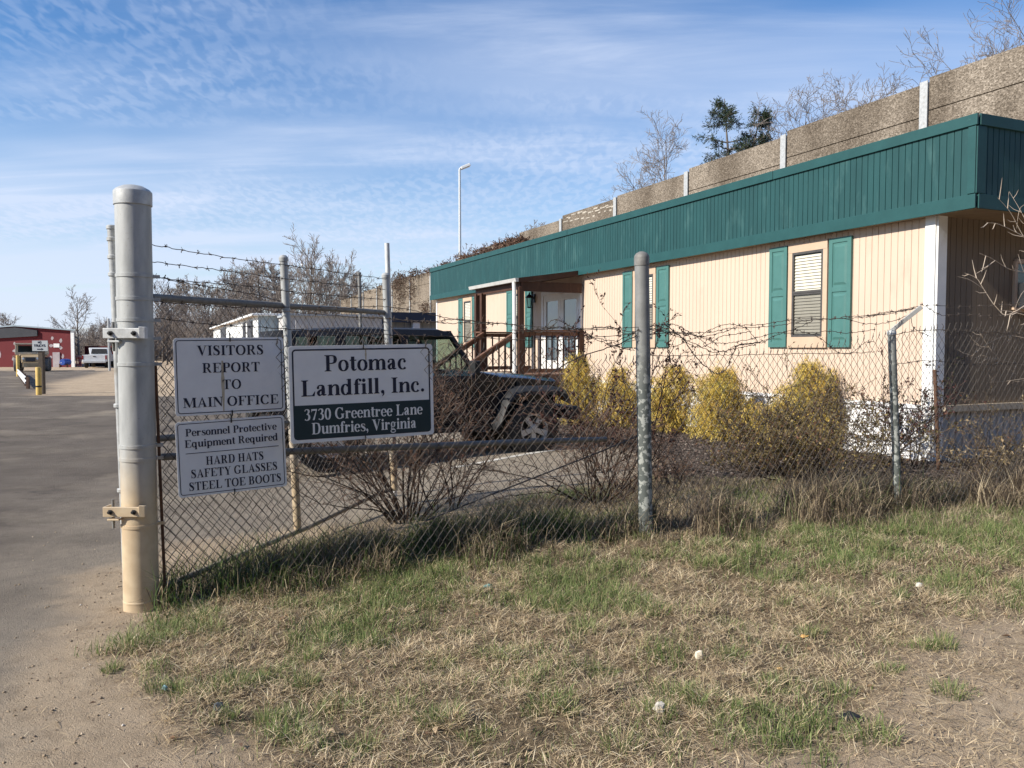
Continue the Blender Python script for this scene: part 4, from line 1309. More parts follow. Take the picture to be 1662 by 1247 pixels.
def grooved(P, Q, z0, z1, n, pitch, gw, gd, out=None):
    """boards with real grooves: profile along P->Q, extruded in z; n points outward"""
    P = Vector(P); Q = Vector(Q); n = Vector(n); d = (Q - P); L_ = d.length; d.normalize()
    xs = []; x = 0
    while x < L_ - 1e-4:
        a = x + gw; b = min(x + pitch, L_)
        xs += [(x, 0), (x + gw * .25, -gd), (min(x + gw * .75, L_), -gd), (min(a, L_), 0)]
        if b - a > .01: xs += [(b, 0)]
        x += pitch
    vs, fs = [], []
    for (x, o) in xs:
        c = P + d * x + n * o
        vs += [(c.x, c.y, z0), (c.x, c.y, z1)]
    m = len(xs)
    flip = d.cross(Vector((0, 0, 1))).dot(n) < 0
    for i in range(m - 1):
        f = (2 * i, 2 * i + 2, 2 * i + 3, 2 * i + 1)
        fs.append(f[::-1] if flip else f)
    return vs, fs


def build_office():
    root = empty('site_office', T(0, 0, .165), 'long low tan site office with teal fascia, green shutters and white skirting', 'building')
    out, end = -NR, -UD
    Z3 = Vector((0, 0, 1))
    AX = (UD, -NR, Z3)
    mb = MB(); mb.add(*grooved(T(.15, 0, 0), T(LEN, 0, 0), Z_SK, Z_FB + .25, out, .1065, .011, .009)); mb.build('front_wall', M['siding'], root)
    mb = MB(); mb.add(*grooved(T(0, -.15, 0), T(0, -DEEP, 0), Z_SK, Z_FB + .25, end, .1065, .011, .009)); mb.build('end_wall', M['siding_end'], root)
    mb = MB(); mb.add(*grooved(T(LEN, 0, 0), T(LEN, -DEEP, 0), .1, Z_FB + .25, UD, .1065, .011, .009)); mb.add([T(0, -DEEP, .1), T(LEN, -DEEP, .1), T(LEN, -DEEP, 4), T(0, -DEEP, 4)], [(0, 1, 2, 3)]); mb.build('rear_wall', M['siding'], root)
    mb = MB(); mb.box(T(.075, .009, (.18 + Z_FB + .2) / 2), (.15, .03, Z_FB + .2 - .18), AX); mb.box(T(-.012, -.083, (.18 + Z_FB + .2) / 2), (.03, .165, Z_FB + .2 - .18), AX)
    mb.build('corner_board', M['white'], root, bevel=.003)
    mb = MB(); mb.box(T(LEN - .06, .011, (Z_SK + Z_FB) / 2), (.12, .022, Z_FB - Z_SK), AX); mb.build('corner_board', M['white'], root)
    # skirting: plain white panels along the front, ribbed round the end
    mb = MB(); mb.add(*grooved(T(.15, .015, 0), T(LEN, .015, 0), .02, Z_SK - .02, out, .42, .012, .006)); mb.box(T(LEN / 2 + .08, .02, Z_SK), (LEN - .16, .05, .05), AX)
    mb.build('skirting', M['skirt'], root)
    mb = MB(); mb.add(*grooved(T(0.01, -.17, 0), T(0.01, -DEEP, 0), .02, Z_SK - .06, end, .135, .045, .022)); mb.build('skirting', pm('shade_grey_skirting', (.52, .48, .43), (.44, .41, .37), 4, .55, c3=(.33, .30, .26), s3=2, t3=(.6, .8)), root)  # end skirting greyed and warmed: its shade is put into the colour
    mb = MB(); mb.box(T(-.03, -DEEP / 2 - .08, Z_SK - .02), (.06, DEEP - .17, .085), AX); mb.build('sill_rail', M['railwood'], root)
    # fascia
    w = .10
    mb = MB(); mb.add(*grooved(T(S_NEAR + .09, .15, 0), T(S_FAR, .15, 0), Z_FB + .03, Z_FT - .02, out, w, .012, .011))
    mb.build('fascia', M['teal'], root)
    mb = MB(); mb.add(*grooved(T(S_NEAR, -.09 + .15, 0), T(S_NEAR, -DEEP - .2, 0), Z_FB + .03, Z_FT - .02, end, w, .012, .011)); mb.build('fascia', M['teal'], root)
    mb = MB(); mb.add(*grooved(T(S_FAR, .15, 0), T(S_FAR, -DEEP - .2, 0), Z_FB + .03, Z_FT - .02, UD, w, .012, .011)); mb.build('fascia', M['teal'], root)
    ln = S_FAR - S_NEAR; sc = (S_FAR + S_NEAR) / 2
    for i in range(6):                          # top trim comes in lengths with open joints
        a = S_NEAR - .02 + (ln + .04) * i / 6; b = S_NEAR - .02 + (ln + .04) * (i + 1) / 6 - .006
        mb = MB(); mb.box(T((a + b) / 2, .163 + .004 * (i % 2), Z_FT - .065), (b - a, .03, .135), AX); mb.build('top_trim', M['teal_trim'], root, bevel=.004)
    mb = MB(); mb.box(T(sc, .163, Z_FB + .085), (ln + .03, .028, .17), AX); mb.build('bottom_trim', M['teal_trim'], root, bevel=.004)
    mb = MB(); mb.box(T(S_NEAR - .014, .15 - (DEEP + .35) / 2 - .03, Z_FT - .065), (.03, DEEP + .35, .135), AX); mb.box(T(S_NEAR - .013, .15 - (DEEP + .35) / 2 - .03, Z_FB + .085), (.028, DEEP + .35, .17), AX)
    mb.box(T(S_NEAR - .006, .075, (Z_FT + Z_FB) / 2 + .02), (.02, .155, Z_FT - Z_FB - .32), AX); mb.box(T(S_NEAR + .05, .158, (Z_FT + Z_FB) / 2 + .02), (.10, .02, Z_FT - Z_FB - .32), AX)
    mb.build('corner_trim', M['teal_trim'], root, bevel=.003)
    mb = MB(); mb.box(T(sc, .13 - (DEEP + .4) / 2, Z_FB + .022), (ln - .03, DEEP + .4, .02), AX); mb.build('soffit', M['soffit'], root)
    mb = MB(); mb.box(T(sc, .13 - (DEEP + .4) / 2, Z_FT - .06), (ln - .03, DEEP + .4, .06), AX); mb.build('roof', M['galv_old'], root)
    # windows with louvre blinds and panelled shutters
    zb = at_plane(1253, 564, C0 - NR * .03, NR).z; zt = at_plane(1251, 403.5, C0 - NR * .03, NR).z

    def shutter(s0, s1):
        a, b = min(s0, s1), max(s0, s1); c = (a + b) / 2; wd = b - a; h = zt - zb
        mb = MB(); mb.box(T(c, .018, (zb + zt) / 2), (wd, .022, h), AX)
        st = wd * .17
        for x in (a + st / 2, b - st / 2): mb.box(T(x, .034, (zb + zt) / 2), (st, .014, h), AX)
        for z0, z1 in ((zb, zb + .085), (zb + h * .53 - .035, zb + h * .53 + .035), (zt - .07, zt)): mb.box(T(c, .0335, (z0 + z1) / 2), (wd - 2 * st, .013, z1 - z0), AX)
        for z0, z1 in ((zb + .115, zb + h * .53 - .065), (zb + h * .53 + .065, zt - .10)):
            q = [(a + st + .012, z0), (b - st - .012, z0), (b - st - .012, z1), (a + st + .012, z1)]; k = .035
            q2 = [(a + st + .012 + k, z0 + k), (b - st - .012 - k, z0 + k), (b - st - .012 - k, z1 - k), (a + st + .012 + k, z1 - k)]
            vs = [T(x, .0292, z) for x, z in q] + [T(x, .042, z) for x, z in q2]
            mb.add(vs, [(i, (i + 1) % 4, 4 + (i + 1) % 4, 4 + i) for i in range(4)] + [(4, 5, 6, 7)])
        mb.build('shutter', M['shutter'], root, bevel=.002)

    def window(s0, s1):
        a, b = min(s0, s1), max(s0, s1); c = (a + b) / 2; wd = b - a; h = zt - zb
        tr = .085
        mb = MB()
        for x in (a + tr / 2, b - tr / 2): mb.box(T(x, .02, (zb + zt) / 2), (tr, .038, h), AX)
        for z0, z1 in ((zb - .005, zb + .16), (zt - .13, zt + .005)): mb.box(T(c, .021, (z0 + z1) / 2), (wd, .042, z1 - z0), AX)
        fr = mb.build('window', M['trimtan'], root, bevel=.002)
        a += tr; b -= tr; z0 = zb + .16; z1 = zt - .13; zm = z0 + (z1 - z0) * .53; ft = .035
        mb = MB()
        for x in (a + ft / 2, b - ft / 2): mb.box(T(x, .024, (z0 + z1) / 2), (ft, .03, z1 - z0), AX)
        for z in (z0 + ft / 2, zm, z1 - ft / 2): mb.box(T(c, .0245, z), (b - a, .03, ft), AX)
        mb.box(T(c, .0225, zm - .03), (b - a - 2 * ft, .022, .03), AX)
        mb.build('sash', M['sash'], fr, bevel=.002)
        mb = MB(); n = 0; z = z0 + .09
        while z < z1 - .03:                      # slats, tilted, resting on one another
            rr = random.Random(int(z * 1000 + s0 * 77))
            mb.box(T(c, .008, z), (b - a - 2 * ft - .006, .005, .041), (UD, (-NR + Z3 * .35).normalized(), (Z3 + NR * .35).normalized())); z += .0475
        mb.box(T(c, .008, z0 + .06), (b - a - 2 * ft - .004, .012, .025), AX)
        mb.build('blind', M['blind'], fr)
        mb = MB(); mb.box(T(c, .002, (z0 + z1) / 2), (b - a, .003, z1 - z0), AX); mb.build('dark_opening', M['dark'], fr)
        mb = MB(); mb.add([T(a + ft, .021, zm), T(b - ft, .021, zm), T(b - ft, .021, z1), T(a + ft, .021, z1)], [(0, 1, 2, 3)]); mb.build('pane', M['glass'], fr)
        mb = MB(); mb.add([T(a + ft, .019, z0), T(b - ft, .019, z0), T(b - ft, .019, zm), T(a + ft, .019, zm)], [(0, 1, 2, 3)]); mb.build('pane', M['glass_low'], fr)
    for l0, l1, r0, r1 in ((1250.5, 1279, 1347, 1383), (1012.6, 1028, 1067.5, 1087), (823.8, 833.2, 854.5, 865), (745.5, 752.5, 768, 776)):
        s = [s_of(u, 500) for u in (l0, l1, r0, r1)]
        shutter(s[0], s[1]); shutter(s[2], s[3]); window(s[1] - .03, s[2] + .03)
    # end wall window at the picture edge
    ew0, ew1 = -1.52, -2.7; ez0 = at_plane(1640, 503, T(0, 0, 0), UD).z; ez1 = at_plane(1640, 424, T(0, 0, 0), UD).z
    mb = MB()
    for tt in (ew0, ew1): mb.box(T(-.02, tt, (ez0 + ez1) / 2), (.035, .06, ez1 - ez0), AX)
    for z in (ez0, ez1): mb.box(T(-.021, (ew0 + ew1) / 2, z), (.04, abs(ew1 - ew0), .06), AX)
    fr = mb.build('window', M['trimtan'], root)
    mb = MB(); mb.box(T(-.004, (ew0 + ew1) / 2, (ez0 + ez1) / 2), (.004, 1.14, ez1 - ez0), AX); mb.build('dark_opening', M['dark'], fr)
    mb = MB(); mb.box(T(-.012, (ew0 + ew1) / 2, (ez0 + ez1) / 2), (.004, 1.12, ez1 - ez0 - .05), AX); mb.build('pane', M['glass'], fr)
    mb = MB(); mb.box(T(-.13, (ew0 + ew1) / 2, ez0 + .19), (.30, 1.0, .36), (UD, -NR, Z3)); ac = mb.build('air_conditioner', pm('cream_unit', (.62, .56, .44), (.52, .46, .36), 6, .6), root, bevel=.015)
    mb = MB()
    for k in range(9): mb.box(T(-.285, (ew0 + ew1) / 2, ez0 + .06 + k * .034), (.008, .86, .014), (UD, -NR, Z3))
    mb.build('louvres', M['sash'], ac)
    # double door
    ZD = 1.04
    s0, s1 = s_of(883, 520), s_of(944, 520); zt2 = at_plane(925, 469, C0, NR).z
    a, b = min(s0, s1), max(s0, s1); c = (a + b) / 2
    mb = MB()
    for x in (a, b): mb.box(T(x, .03, (ZD + zt2) / 2), (.10, .05, zt2 - ZD), AX)
    mb.box(T(c, .031, zt2 - .04), (b - a + .1, .055, .10), AX)
    fr = mb.build('door_frame', M['white'], root, bevel=.003)
    for k in (0, 1):
        x0 = a + .05 if k == 0 else c; x1 = c if k == 0 else b - .05
        m_ = (x0 + x1) / 2; wd = x1 - x0; z1 = zt2 - .09
        mb = MB()
        for x in (x0 + .075, x1 - .075): mb.box(T(x, .022, (ZD + z1) / 2), (.145, .03, z1 - ZD - .01), AX)
        for q0, q1 in ((ZD + .01, ZD + .28), (z1 - .16, z1)): mb.box(T(m_, .0225, (q0 + q1) / 2), (wd - .29, .03, q1 - q0), AX)
        dr = mb.build('door', M['white'], root, bevel=.003)
        mb = MB(); mb.add([T(x0 + .14, .018, ZD + .27), T(x1 - .14, .018, ZD + .27), T(x1 - .14, .018, z1 - .15), T(x0 + .14, .018, z1 - .15)], [(0, 1, 2, 3)]); mb.build('pane', M['door_glass'], dr)
        mb = MB(); mb.add([T(x0 + .13, .006, ZD + .2), T(x1 - .13, .006, ZD + .2), T(x1 - .13, .006, z1 - .1), T(x0 + .13, .006, z1 - .1)], [(0, 1, 2, 3)]); mb.build('reflection_sheet', pm('pale_door_reflection', (.55, .62, .70), (.68, .70, .70), 2.5, .8), dr)  # pale blue sheet behind the glass: its bright reflection put into colour
        mb = MB(); xh = c + (.06 if k else -.06); mb.tube([T(xh, .04, ZD + .95), T(xh, .085, ZD + .95), T(xh + (.1 if k else -.1), .085, ZD + .95)], .012, 8); mb.build('handle', M['galv'], dr)
    return root


build_office()


def build_lantern():
    s = s_of(868, 487); z0 = at_plane(868, 499, T(0, .12, 0), NR).z; z1 = at_plane(868, 473, T(0, .12, 0), NR).z
    root = empty('wall_lantern', T(s, 0, (z0 + z1) / 2), 'black carriage lantern on the tan wall beside the double door', 'lamp')
    h = z1 - z0; c = T(s, .16, z0)
    mb = MB(); mb.box(T(s, .02, z0 + h * .6), (.10, .03, .22), (UD, -NR, Vector((0, 0, 1)))); mb.tube([T(s, .03, z0 + h * .55), T(s, .10, z0 + h * .95), T(s, .16, z0 + h * .92)], .012, 8); mb.build('bracket', M['black'], root)
    mb = MB(); mb.lathe(c, [(.03, -.01), (.06, .0), (.06, .02), (.05, .02)], 8); mb.lathe(c, [(.105, h * .66), (.02, h * .86), (.015, h * .95), (0, h)], 8); mb.lathe(c, [(.09, h * .62), (.105, h * .66)], 8)
    for k in range(4):
        t = math.pi / 4 + k * math.pi / 2; mb.bar(c + Vector((math.cos(t) * .055, math.sin(t) * .055, .02)), c + Vector((math.cos(t) * .09, math.sin(t) * .09, h * .64)), .012)
    mb.build('cage', M['black'], root)
    mb = MB(); mb.lathe(c, [(.045, .02), (.078, h * .62)], 8); mb.build('glass_shade', glass_mat('lantern_glass', (.7, .75, .75), .12), root)


build_lantern()


def build_porch():
    Z3 = Vector((0, 0, 1)); AX = (UD, -NR, Z3)
    s0, s1, tt = 9.16, 11.94, 1.69; ZD = 1.03
    root = empty('entrance_porch', T((s0 + s1) / 2, .8, .16), 'dark brown timber porch with stairs, railings and white gutter at the office door', 'porch')
    zr = at_plane(838, 459, T(0, tt, 0), NR).z
    mb = MB(); sl = Vector((0, 0, .24)) - (-NR) * tt
    for i in range(1):
        mb.prism([T(s0 - .02, tt, zr), T(s0 - .02, tt, zr + .10), T(s0 - .02, .02, zr + .34), T(s0 - .02, .02, zr + .22)], UD * (s1 - s0 + .04))
    mb.build('roof', M['deckwood'], root)
    mb = MB(); mb.box(T(s0 + .06, tt / 2, zr - .08), (.06, tt - .1, .22), AX); mb.box(T((s0 + s1) / 2, tt - .10, zr - .055), (s1 - s0, .06, .16), AX); mb.build('beam', M['deckwood'], root)
    mb = MB(); zg = zr + .04
    mb.prism([T(s0 - .05, tt + .01, zg - .03), T(s0 - .05, tt + .08, zg - .03), T(s0 - .05, tt + .10, zg + .05), T(s0 - .05, tt + .01, zg + .05)], UD * (s1 - s0 + .12))
    g = mb.build('gutter', pm('weathered_gutter', (.52, .52, .50), (.42, .41, .39), 6, .6), root, bevel=.004)
    mb = MB(); mb.tube([T(s0 + .10, tt + .06, zg - .03), T(s0 + .10, tt + .05, zg - .2), T(s0 + .10, tt + .045, .25)], .045, 10); mb.build('downspout', M['white'], g)
    for s, t in ((s0 + .07, tt - .09), (s1 - .45, tt - .09), (s1 - .07, tt - .09)):
        mb = MB(); mb.box(T(s, t, (zr - .1 + .1) / 2), (.125, .125, zr - .2), AX); mb.build('post', M['deckwood'], root, bevel=.004)
    mb = MB(); mb.box(T(s0 + .05, .07, ZD + .5), (.10, .10, 1.04), AX); mb.build('post', M['deckwood'], root)
    # deck boards, rim and the boarded skirt
    mb = MB(); t = 0.0
    while t < tt - .05: mb.box(T((s0 + s1) / 2, t + .07, ZD - .018), (s1 - s0, .134, .034), AX); t += .14
    mb.build('deck', M['stairwood'], root)
    mb = MB(); mb.box(T(s0 + .02, tt / 2, ZD - .13), (.04, tt, .18), AX); mb.box(T((s0 + s1) / 2, tt - .02, ZD - .13), (s1 - s0, .04, .18), AX); mb.build('rim', M['deckwood'], root)
    mb = MB(); mb.add(*grooved(T(s0 + .06, tt - .05, 0), T(s0 + .06, .02, 0), .1, ZD - .2, -UD, .14, .02, .02)); mb.add(*grooved(T(s0 + .05, tt - .06, 0), T(s1 - .05, tt - .06, 0), .1, ZD - .2, -NR, .14, .02, .02)); mb.build('skirt', M['deckwood'], root)

    def rail(p, q, h, n, nm='railing'):
        p = Vector(p); q = Vector(q)
        mb = MB(); up = Vector((0, 0, h))
        mb.bar(p + up, q + up, .12, .04); mb.bar(p + up - Vector((0, 0, .07)), q + up - Vector((0, 0, .07)), .035, .09); mb.bar(p + Vector((0, 0, .09)), q + Vector((0, 0, .09)), .035, .09)
        rl = mb.build(nm, M['stairwood'], root, bevel=.003)
        for i in range(1, n):
            c = p + (q - p) * (i / n)
            mb = MB(); mb.bar(c + Vector((0, 0, .09)), c + Vector((0, 0, h - .05)), .036, .036); mb.build('baluster', M['deckwood'], rl)
    rail(T(s0 + .06, tt - .15, ZD), T(s0 + .06, .08, ZD), 1.0, 10)
    rail(T(s1 - .06, tt - .15, ZD), T(s1 - .06, .08, ZD), 1.0, 8)
    rail(T(s1 - .5, tt - .09, ZD), T(s1 - .08, tt - .09, ZD), 1.0, 4)
    rail(T(s0 + .22, tt - .06, ZD), T(s0 + .22, tt + 1.25, .22), .98, 9, 'stair_railing')
    rail(T(s1 - .55, tt - .06, ZD), T(s1 - .55, tt + 1.25, .22), .98, 9, 'stair_railing')
    for s in (s0 + .22, s1 - .55):
        mb = MB(); mb.box(T(s, tt + 1.25, .62), (.10, .10, 1.05), AX); mb.build('newel_post', M['stairwood'], root)
        mb = MB(); mb.prism([T(s - .02, tt, ZD - .26), T(s - .02, tt, ZD), T(s - .02, tt + 1.3, .36), T(s - .02, tt + 1.3, .12)], UD * .04); mb.build('stringer', M['stairwood'], root)
    for i in range(5):
        mb = MB(); mb.box(T((s0 + s1) / 2 - .16, tt + .13 + i * .25, ZD - .17 * (i + 1)), (s1 - s0 - .78, .28, .04), AX); mb.build('step', M['stairwood'], root)


build_porch()

# ------------------------------------------------------------------ sound wall behind the office
P_W = 19.8


def wall_pt(u, v, off=0.0): return at_plane(u, v, NR * (P_W + off), NR)


def aggregate():
    m, N, L, b = new_mat('exposed_aggregate')
    b.inputs['Roughness'].default_value = .9; b.inputs['Specular IOR Level'].default_value = .15
    geo = N.new('ShaderNodeNewGeometry')
    vo = N.new('ShaderNodeTexVoronoi'); vo.inputs['Scale'].default_value = 24; L.new(geo.outputs['Position'], vo.inputs['Vector'])
    r = N.new('ShaderNodeValToRGB'); e = r.color_ramp.elements
    e[0].position = 0; e[0].color = (.13, .108, .083, 1); e[1].position = 1; e[1].color = (.36, .31, .25, 1)
    for p, c in ((.35, (.205, .172, .135, 1)), (.7, (.255, .215, .17, 1))):
        q = e.new(p); q.color = c
    sp = N.new('ShaderNodeSeparateColor'); L.new(vo.outputs['Color'], sp.inputs[0]); L.new(sp.outputs[0], r.inputs[0])
    n = N.new('ShaderNodeTexNoise'); n.inputs['Scale'].default_value = .45; n.inputs['Detail'].default_value = 6
    mp = N.new('ShaderNodeMapping'); mp.inputs['Scale'].default_value = (1, 1, .3); L.new(geo.outputs['Position'], mp.inputs[0]); L.new(mp.outputs[0], n.inputs['Vector'])
    q = N.new('ShaderNodeMapRange'); q.inputs['From Min'].default_value = .42; q.inputs['From Max'].default_value = .62; L.new(n.outputs[0], q.inputs['Value'])
    mu = N.new('ShaderNodeMixRGB'); mu.blend_type = 'MULTIPLY'; L.new(q.outputs[0], mu.inputs[0]); L.new(r.outputs[0], mu.inputs[1]); mu.inputs[2].default_value = (.56, .54, .52, 1)
    L.new(mu.outputs[0], b.inputs['Base Color'])
    bp = N.new('ShaderNodeBump'); bp.inputs['Strength'].default_value = .7; bp.inputs['Distance'].default_value = .03
    L.new(vo.outputs['Distance'], bp.inputs['Height']); L.new(bp.outputs[0], b.inputs['Normal'])
    return m


M['aggregate'] = aggregate()
M['wallcap'] = pm('pale_wall_streak', (.46, .42, .35), (.36, .32, .26), 8, .8)


def build_sound_wall():
    inv = [.000620 + .0001785 * i for i in range(-1, 16)]
    us = [250 + 1 / k for k in inv]
    tv = [(540, 493), (553, 488), (570, 482), (590, 475), (612, 466), (637, 457), (666, 446), (699, 440), (738, 426), (785, 407), (842, 384), (911, 356), (998, 322), (1115, 280), (1275, 220), (1503, 134), (1864, 0), (2530, -250)]
    tu = [a for a, b in tv]; tvv = [b for a, b in tv]
    root = empty('sound_wall', NR * P_W + UD * 10, 'tall pebbly concrete sound wall with pale steel posts stepping down behind the office', 'wall')
    tops = []
    for u in us: tops.append(wall_pt(u, float(np.interp(u, tu, tvv))))
    for i in range(len(us) - 1):
        A, B = tops[i], tops[i + 1]
        zt = A.z - .03 if i < 11 else (A.z + B.z) / 2
        a = Vector((A.x, A.y, 0)) + UD * .12; b = Vector((B.x, B.y, 0)) - UD * .12
        z = zt; k = 0; mb = MB()
        while z > -1:
            h = .92 if k == 0 else 1.35
            z0 = z - h + .03
            mb.prism([a + Vector((0, 0, z0)), b + Vector((0, 0, z0)), b + Vector((0, 0, z)), a + Vector((0, 0, z))], NR * .2)
            z -= h; k += 1
        mb.prism([a + NR * .05 + Vector((0, 0, -1)), b + NR * .05 + Vector((0, 0, -1)), b + NR * .05 + Vector((0, 0, zt - .05)), a + NR * .05 + Vector((0, 0, zt - .05))], NR * .1)
        mb.build('panel', M['aggregate'], root)
    for i, t in enumerate(tops):
        if i >= 12: w = .2
        mb = MB(); c = Vector((t.x, t.y, 0)); h = t.z + .02
        for o in (-.06, .26): mb.box(c + NR * o + Vector((0, 0, h / 2 - .5)), (.25, .03, h + 1), (UD, NR, Vector((0, 0, 1))))
        mb.box(c + NR * .1 + Vector((0, 0, h / 2 - .5)), (.03, .29, h + 1), (UD, NR, Vector((0, 0, 1))))
        mb.build('post', M['galv'], root)
    # pale chipped streak on one bay
    mb = MB(); rr = random.Random(8)
    for i in range(26):
        t = i / 25; u = 918 + 76 * t; v = 352 - 20 * t + rr.uniform(-1.5, 3.5) + (8 if i % 3 == 0 else 0)
        p = wall_pt(u, v, -.012); mb.box(p, (rr.uniform(.15, .5), .004, rr.uniform(.03, .10)), (UD, NR, Vector((0, 0, 1))))
    mb.build('chipped_streak', M['wallcap'], root)


build_sound_wall()


# ------------------------------------------------------------------ street lamps over the highway behind the wall
def lamp(name, u, v_top, y, label, h_r=.13, side=1):
    t = at_y(u, v_top, y); base = Vector((t.x + .02, y, hz(t.x, y) - .3))
    root = empty(name, base, label, 'street lamp', None)
    mb = MB(); mb.tube([base, Vector((t.x, y, t.z - .1))], [h_r, h_r * .62], 12); mb.build('pole', M['galv_white'], root)
    d = Vector((.82, .3, .42)).normalized()
    c = Vector((t.x, y, t.z - .15))
    mb = MB(); mb.tube([c, c + Vector((0, 0, .12)), c + d * .25], h_r * .5, 10); mb.build('arm', M['galv_white'], root)
    mb = MB(); s = d.cross(Vector((0, 1, 0))).normalized(); w = d.cross(s)
    p = c + d * .15
    mb.prism([p - w * .16 - s * .02, p + d * .75 - w * .20 - s * .04, p + d * .75 + w * .20 - s * .04, p + w * .16 - s * .02], s * .2)
    mb.build('lamp_head', M['white'], root, bevel=.03)
    return root


lamp('street_lamp', 746, 273, 60, 'tall white street lamp against the sky above the far end of the office roof')
lamp('street_lamp', 535, 428, 128, 'small far street lamp among the bare treetops left of the sound wall', .12)
# ------------------------------------------------------------------ yard buildings beyond the gate
Z3 = Vector((0, 0, 1))
M['white_metal'] = pm('white_ribbed_metal', (.78, .79, .78), (.70, .71, .70), 2, .5)
M['bluegrey'] = pm('blue_grey_metal', (.33, .40, .44), (.28, .34, .385), 2, .5)
M['greymetal'] = pm('dull_grey_metal', (.52, .51, .50), (.45, .44, .43), 1.4, .7)
M['navy'] = pm('navy_roof_paint', (.02, .03, .055), (.028, .038, .065), 2, .6)
M['wallgrey'] = pm('pale_blue_wall', (.36, .39, .42), (.31, .335, .36), 2, .7)
M['red'] = pm('faded_red_wall', (.155, .018, .022), (.12, .014, .018), .5, .75, stretch=(1, 1, .4), c3=(.18, .035, .038), s3=1.4, t3=(.6, .8))
M['greypatch'] = pm('grey_primer_patch', (.40, .36, .36), (.33, .28, .29), 1.5, .8)
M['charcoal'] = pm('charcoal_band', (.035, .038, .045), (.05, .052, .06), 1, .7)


def shed(P, w, dep, h, wall, name, label, cat, ribs=.3, extra=None):
    """P near-left corner; w along NR (end face), dep along UD"""
    z = hz(P.x, P.y); P = Vector((P.x, P.y, z))
    root = empty(name, P, label, cat)
    if ribs:
        mb = MB(); mb.add(*grooved(P, P + NR * w, z - .1, z + h, -UD, ribs, ribs * .4, .03)); mb.build('end_wall', wall[0], root)
        mb = MB(); mb.add(*grooved(P, P + UD * dep, z - .1, z + h, -NR, ribs, ribs * .4, .03)); mb.add(*grooved(P + NR * w, P + NR * w + UD * dep, z - .1, z + h, NR, ribs, ribs * .4, .03)); mb.build('side_wall', wall[1], root)
    else:
        mb = MB(); mb.box(P + NR * w / 2 + UD * dep / 2 + Z3 * h / 2, (w, dep, h), (NR, UD, Z3)); mb.build('body', wall[0], root)
    return root, P


a = at_y(419, 530, 32.0); topz = at_y(419, 512, 32.0).z
r, P = shed(a, 2.5, 26, topz - hz(a.x, a.y), (M['bluegrey'], M['white_metal']), 'storage_container', 'white ribbed storage building seen end on beyond the gate, left of a grey shed', 'shed')  # blue grey end wall: grazing shade on white metal put into its colour
h = topz - P.z
mb = MB(); mb.box(P + NR * 1.2 + UD * 13 + Z3 * (h + .03), (2.9, 26.4, .09), (NR, UD, Z3)); mb.build('roof', M['white_metal'], r, bevel=.02)
mb = MB(); mb.box(P - NR * .12 + UD * 13.2 + Z3 * (h + .02), (.1, 26, .12), (NR, UD, Z3)); mb.build('eaves', M['trimtan'], r)
for s, w in ((1.9, 1.7), (4.7, .9), (15.5, 3.5)):
    mb = MB(); mb.box(P - NR * .03 + UD * (s + w / 2) + Z3 * (h / 2 - .1), (.05, w, h - .1), (NR, UD, Z3)); mb.build('doorway', M['charcoal'], r)
mb = MB(); mb.box(P + NR * 1.75 - UD * .03 + Z3 * (h * .36), (1.0, .05, h * .72), (NR, UD, Z3)); mb.build('dark_hatch', M['charcoal'], r)

a = at_y(471, 530, 29.5); topz = at_y(471, 511.5, 29.5).z
r, P = shed(a, 3.55, 9, topz - hz(a.x, a.y), (M['greymetal'], M['greymetal']), 'storage_shed', 'plain grey flat roofed shed behind the gate between white and navy buildings', 'shed', .5)
h = topz - P.z
mb = MB(); mb.box(P + NR * 1.78 + UD * 4.5 + Z3 * (h + .02), (3.7, 9.2, .08), (NR, UD, Z3)); mb.build('roof', M['wallgrey'], r)
mb = MB(); mb.box(P + NR * 3.50 - UD * .03 + Z3 * (h / 2), (.12, .05, h), (NR, UD, Z3)); mb.build('corner_trim', M['navy'], r)

a = at_y(622, 530, 34.0); topz = at_y(637, 507.5, 34.0).z
r, P = shed(a, 5.5, 10, topz - hz(a.x, a.y) - .35, (M['wallgrey'], M['wallgrey']), 'office_trailer', 'low grey building with a navy roof band beyond the far end of the tan office', 'building', .4)
h = topz - P.z
mb = MB(); mb.box(P + NR * 2.75 + UD * 4.8 + Z3 * (h - .2), (5.9, 10.4, .42), (NR, UD, Z3)); mb.build('roof_band', M['navy'], r)
mb = MB(); mb.box(P + NR * 1.36 - UD * .2 + Z3 * (h - .52), (.32, .3, .30), (NR, UD, Z3)); mb.build('air_conditioner', M['white'], r, bevel=.02)
mb = MB(); mb.box(P + NR * 1.5 - UD * .03 + Z3 * (h - .98), (.95, .05, .42), (NR, UD, Z3)); mb.build('window', M['charcoal'], r)

# red workshop
YR = 75.0
xl = at_y(-110, 560, YR).x; xr_ = at_y(120.5, 560, YR).x; zpk = at_y(26, 530, YR).z; zr = at_y(121, 537, YR).z; zl = at_y(-80, 540, YR).z; xp = at_y(26, 530, YR).x
zg = hz(-40, YR)
root = empty('workshop', ((xl + xr_) / 2, YR, zg), 'faded red workshop with grey primer patches and pale roof edge at far left', 'building')
mb = MB(); mb.prism([(xl, YR, zg - .3), (xr_, YR, zg - .3), (xr_, YR, zr), (xp, YR, zpk), (xl, YR, zl)], (-10.5, 16, 0)); mb.build('wall', M['red'], root)
mb = MB(); mb.prism([(xl, YR - .25, zl), (xp, YR - .25, zpk), (xr_ + .2, YR - .25, zr), (xr_ + .2, YR - .25, zr + .12), (xp, YR - .25, zpk + .13), (xl, YR - .25, zl + .12)], (-10.5, 16.5, 0)); mb.build('roof', M['bluegrey'], root)
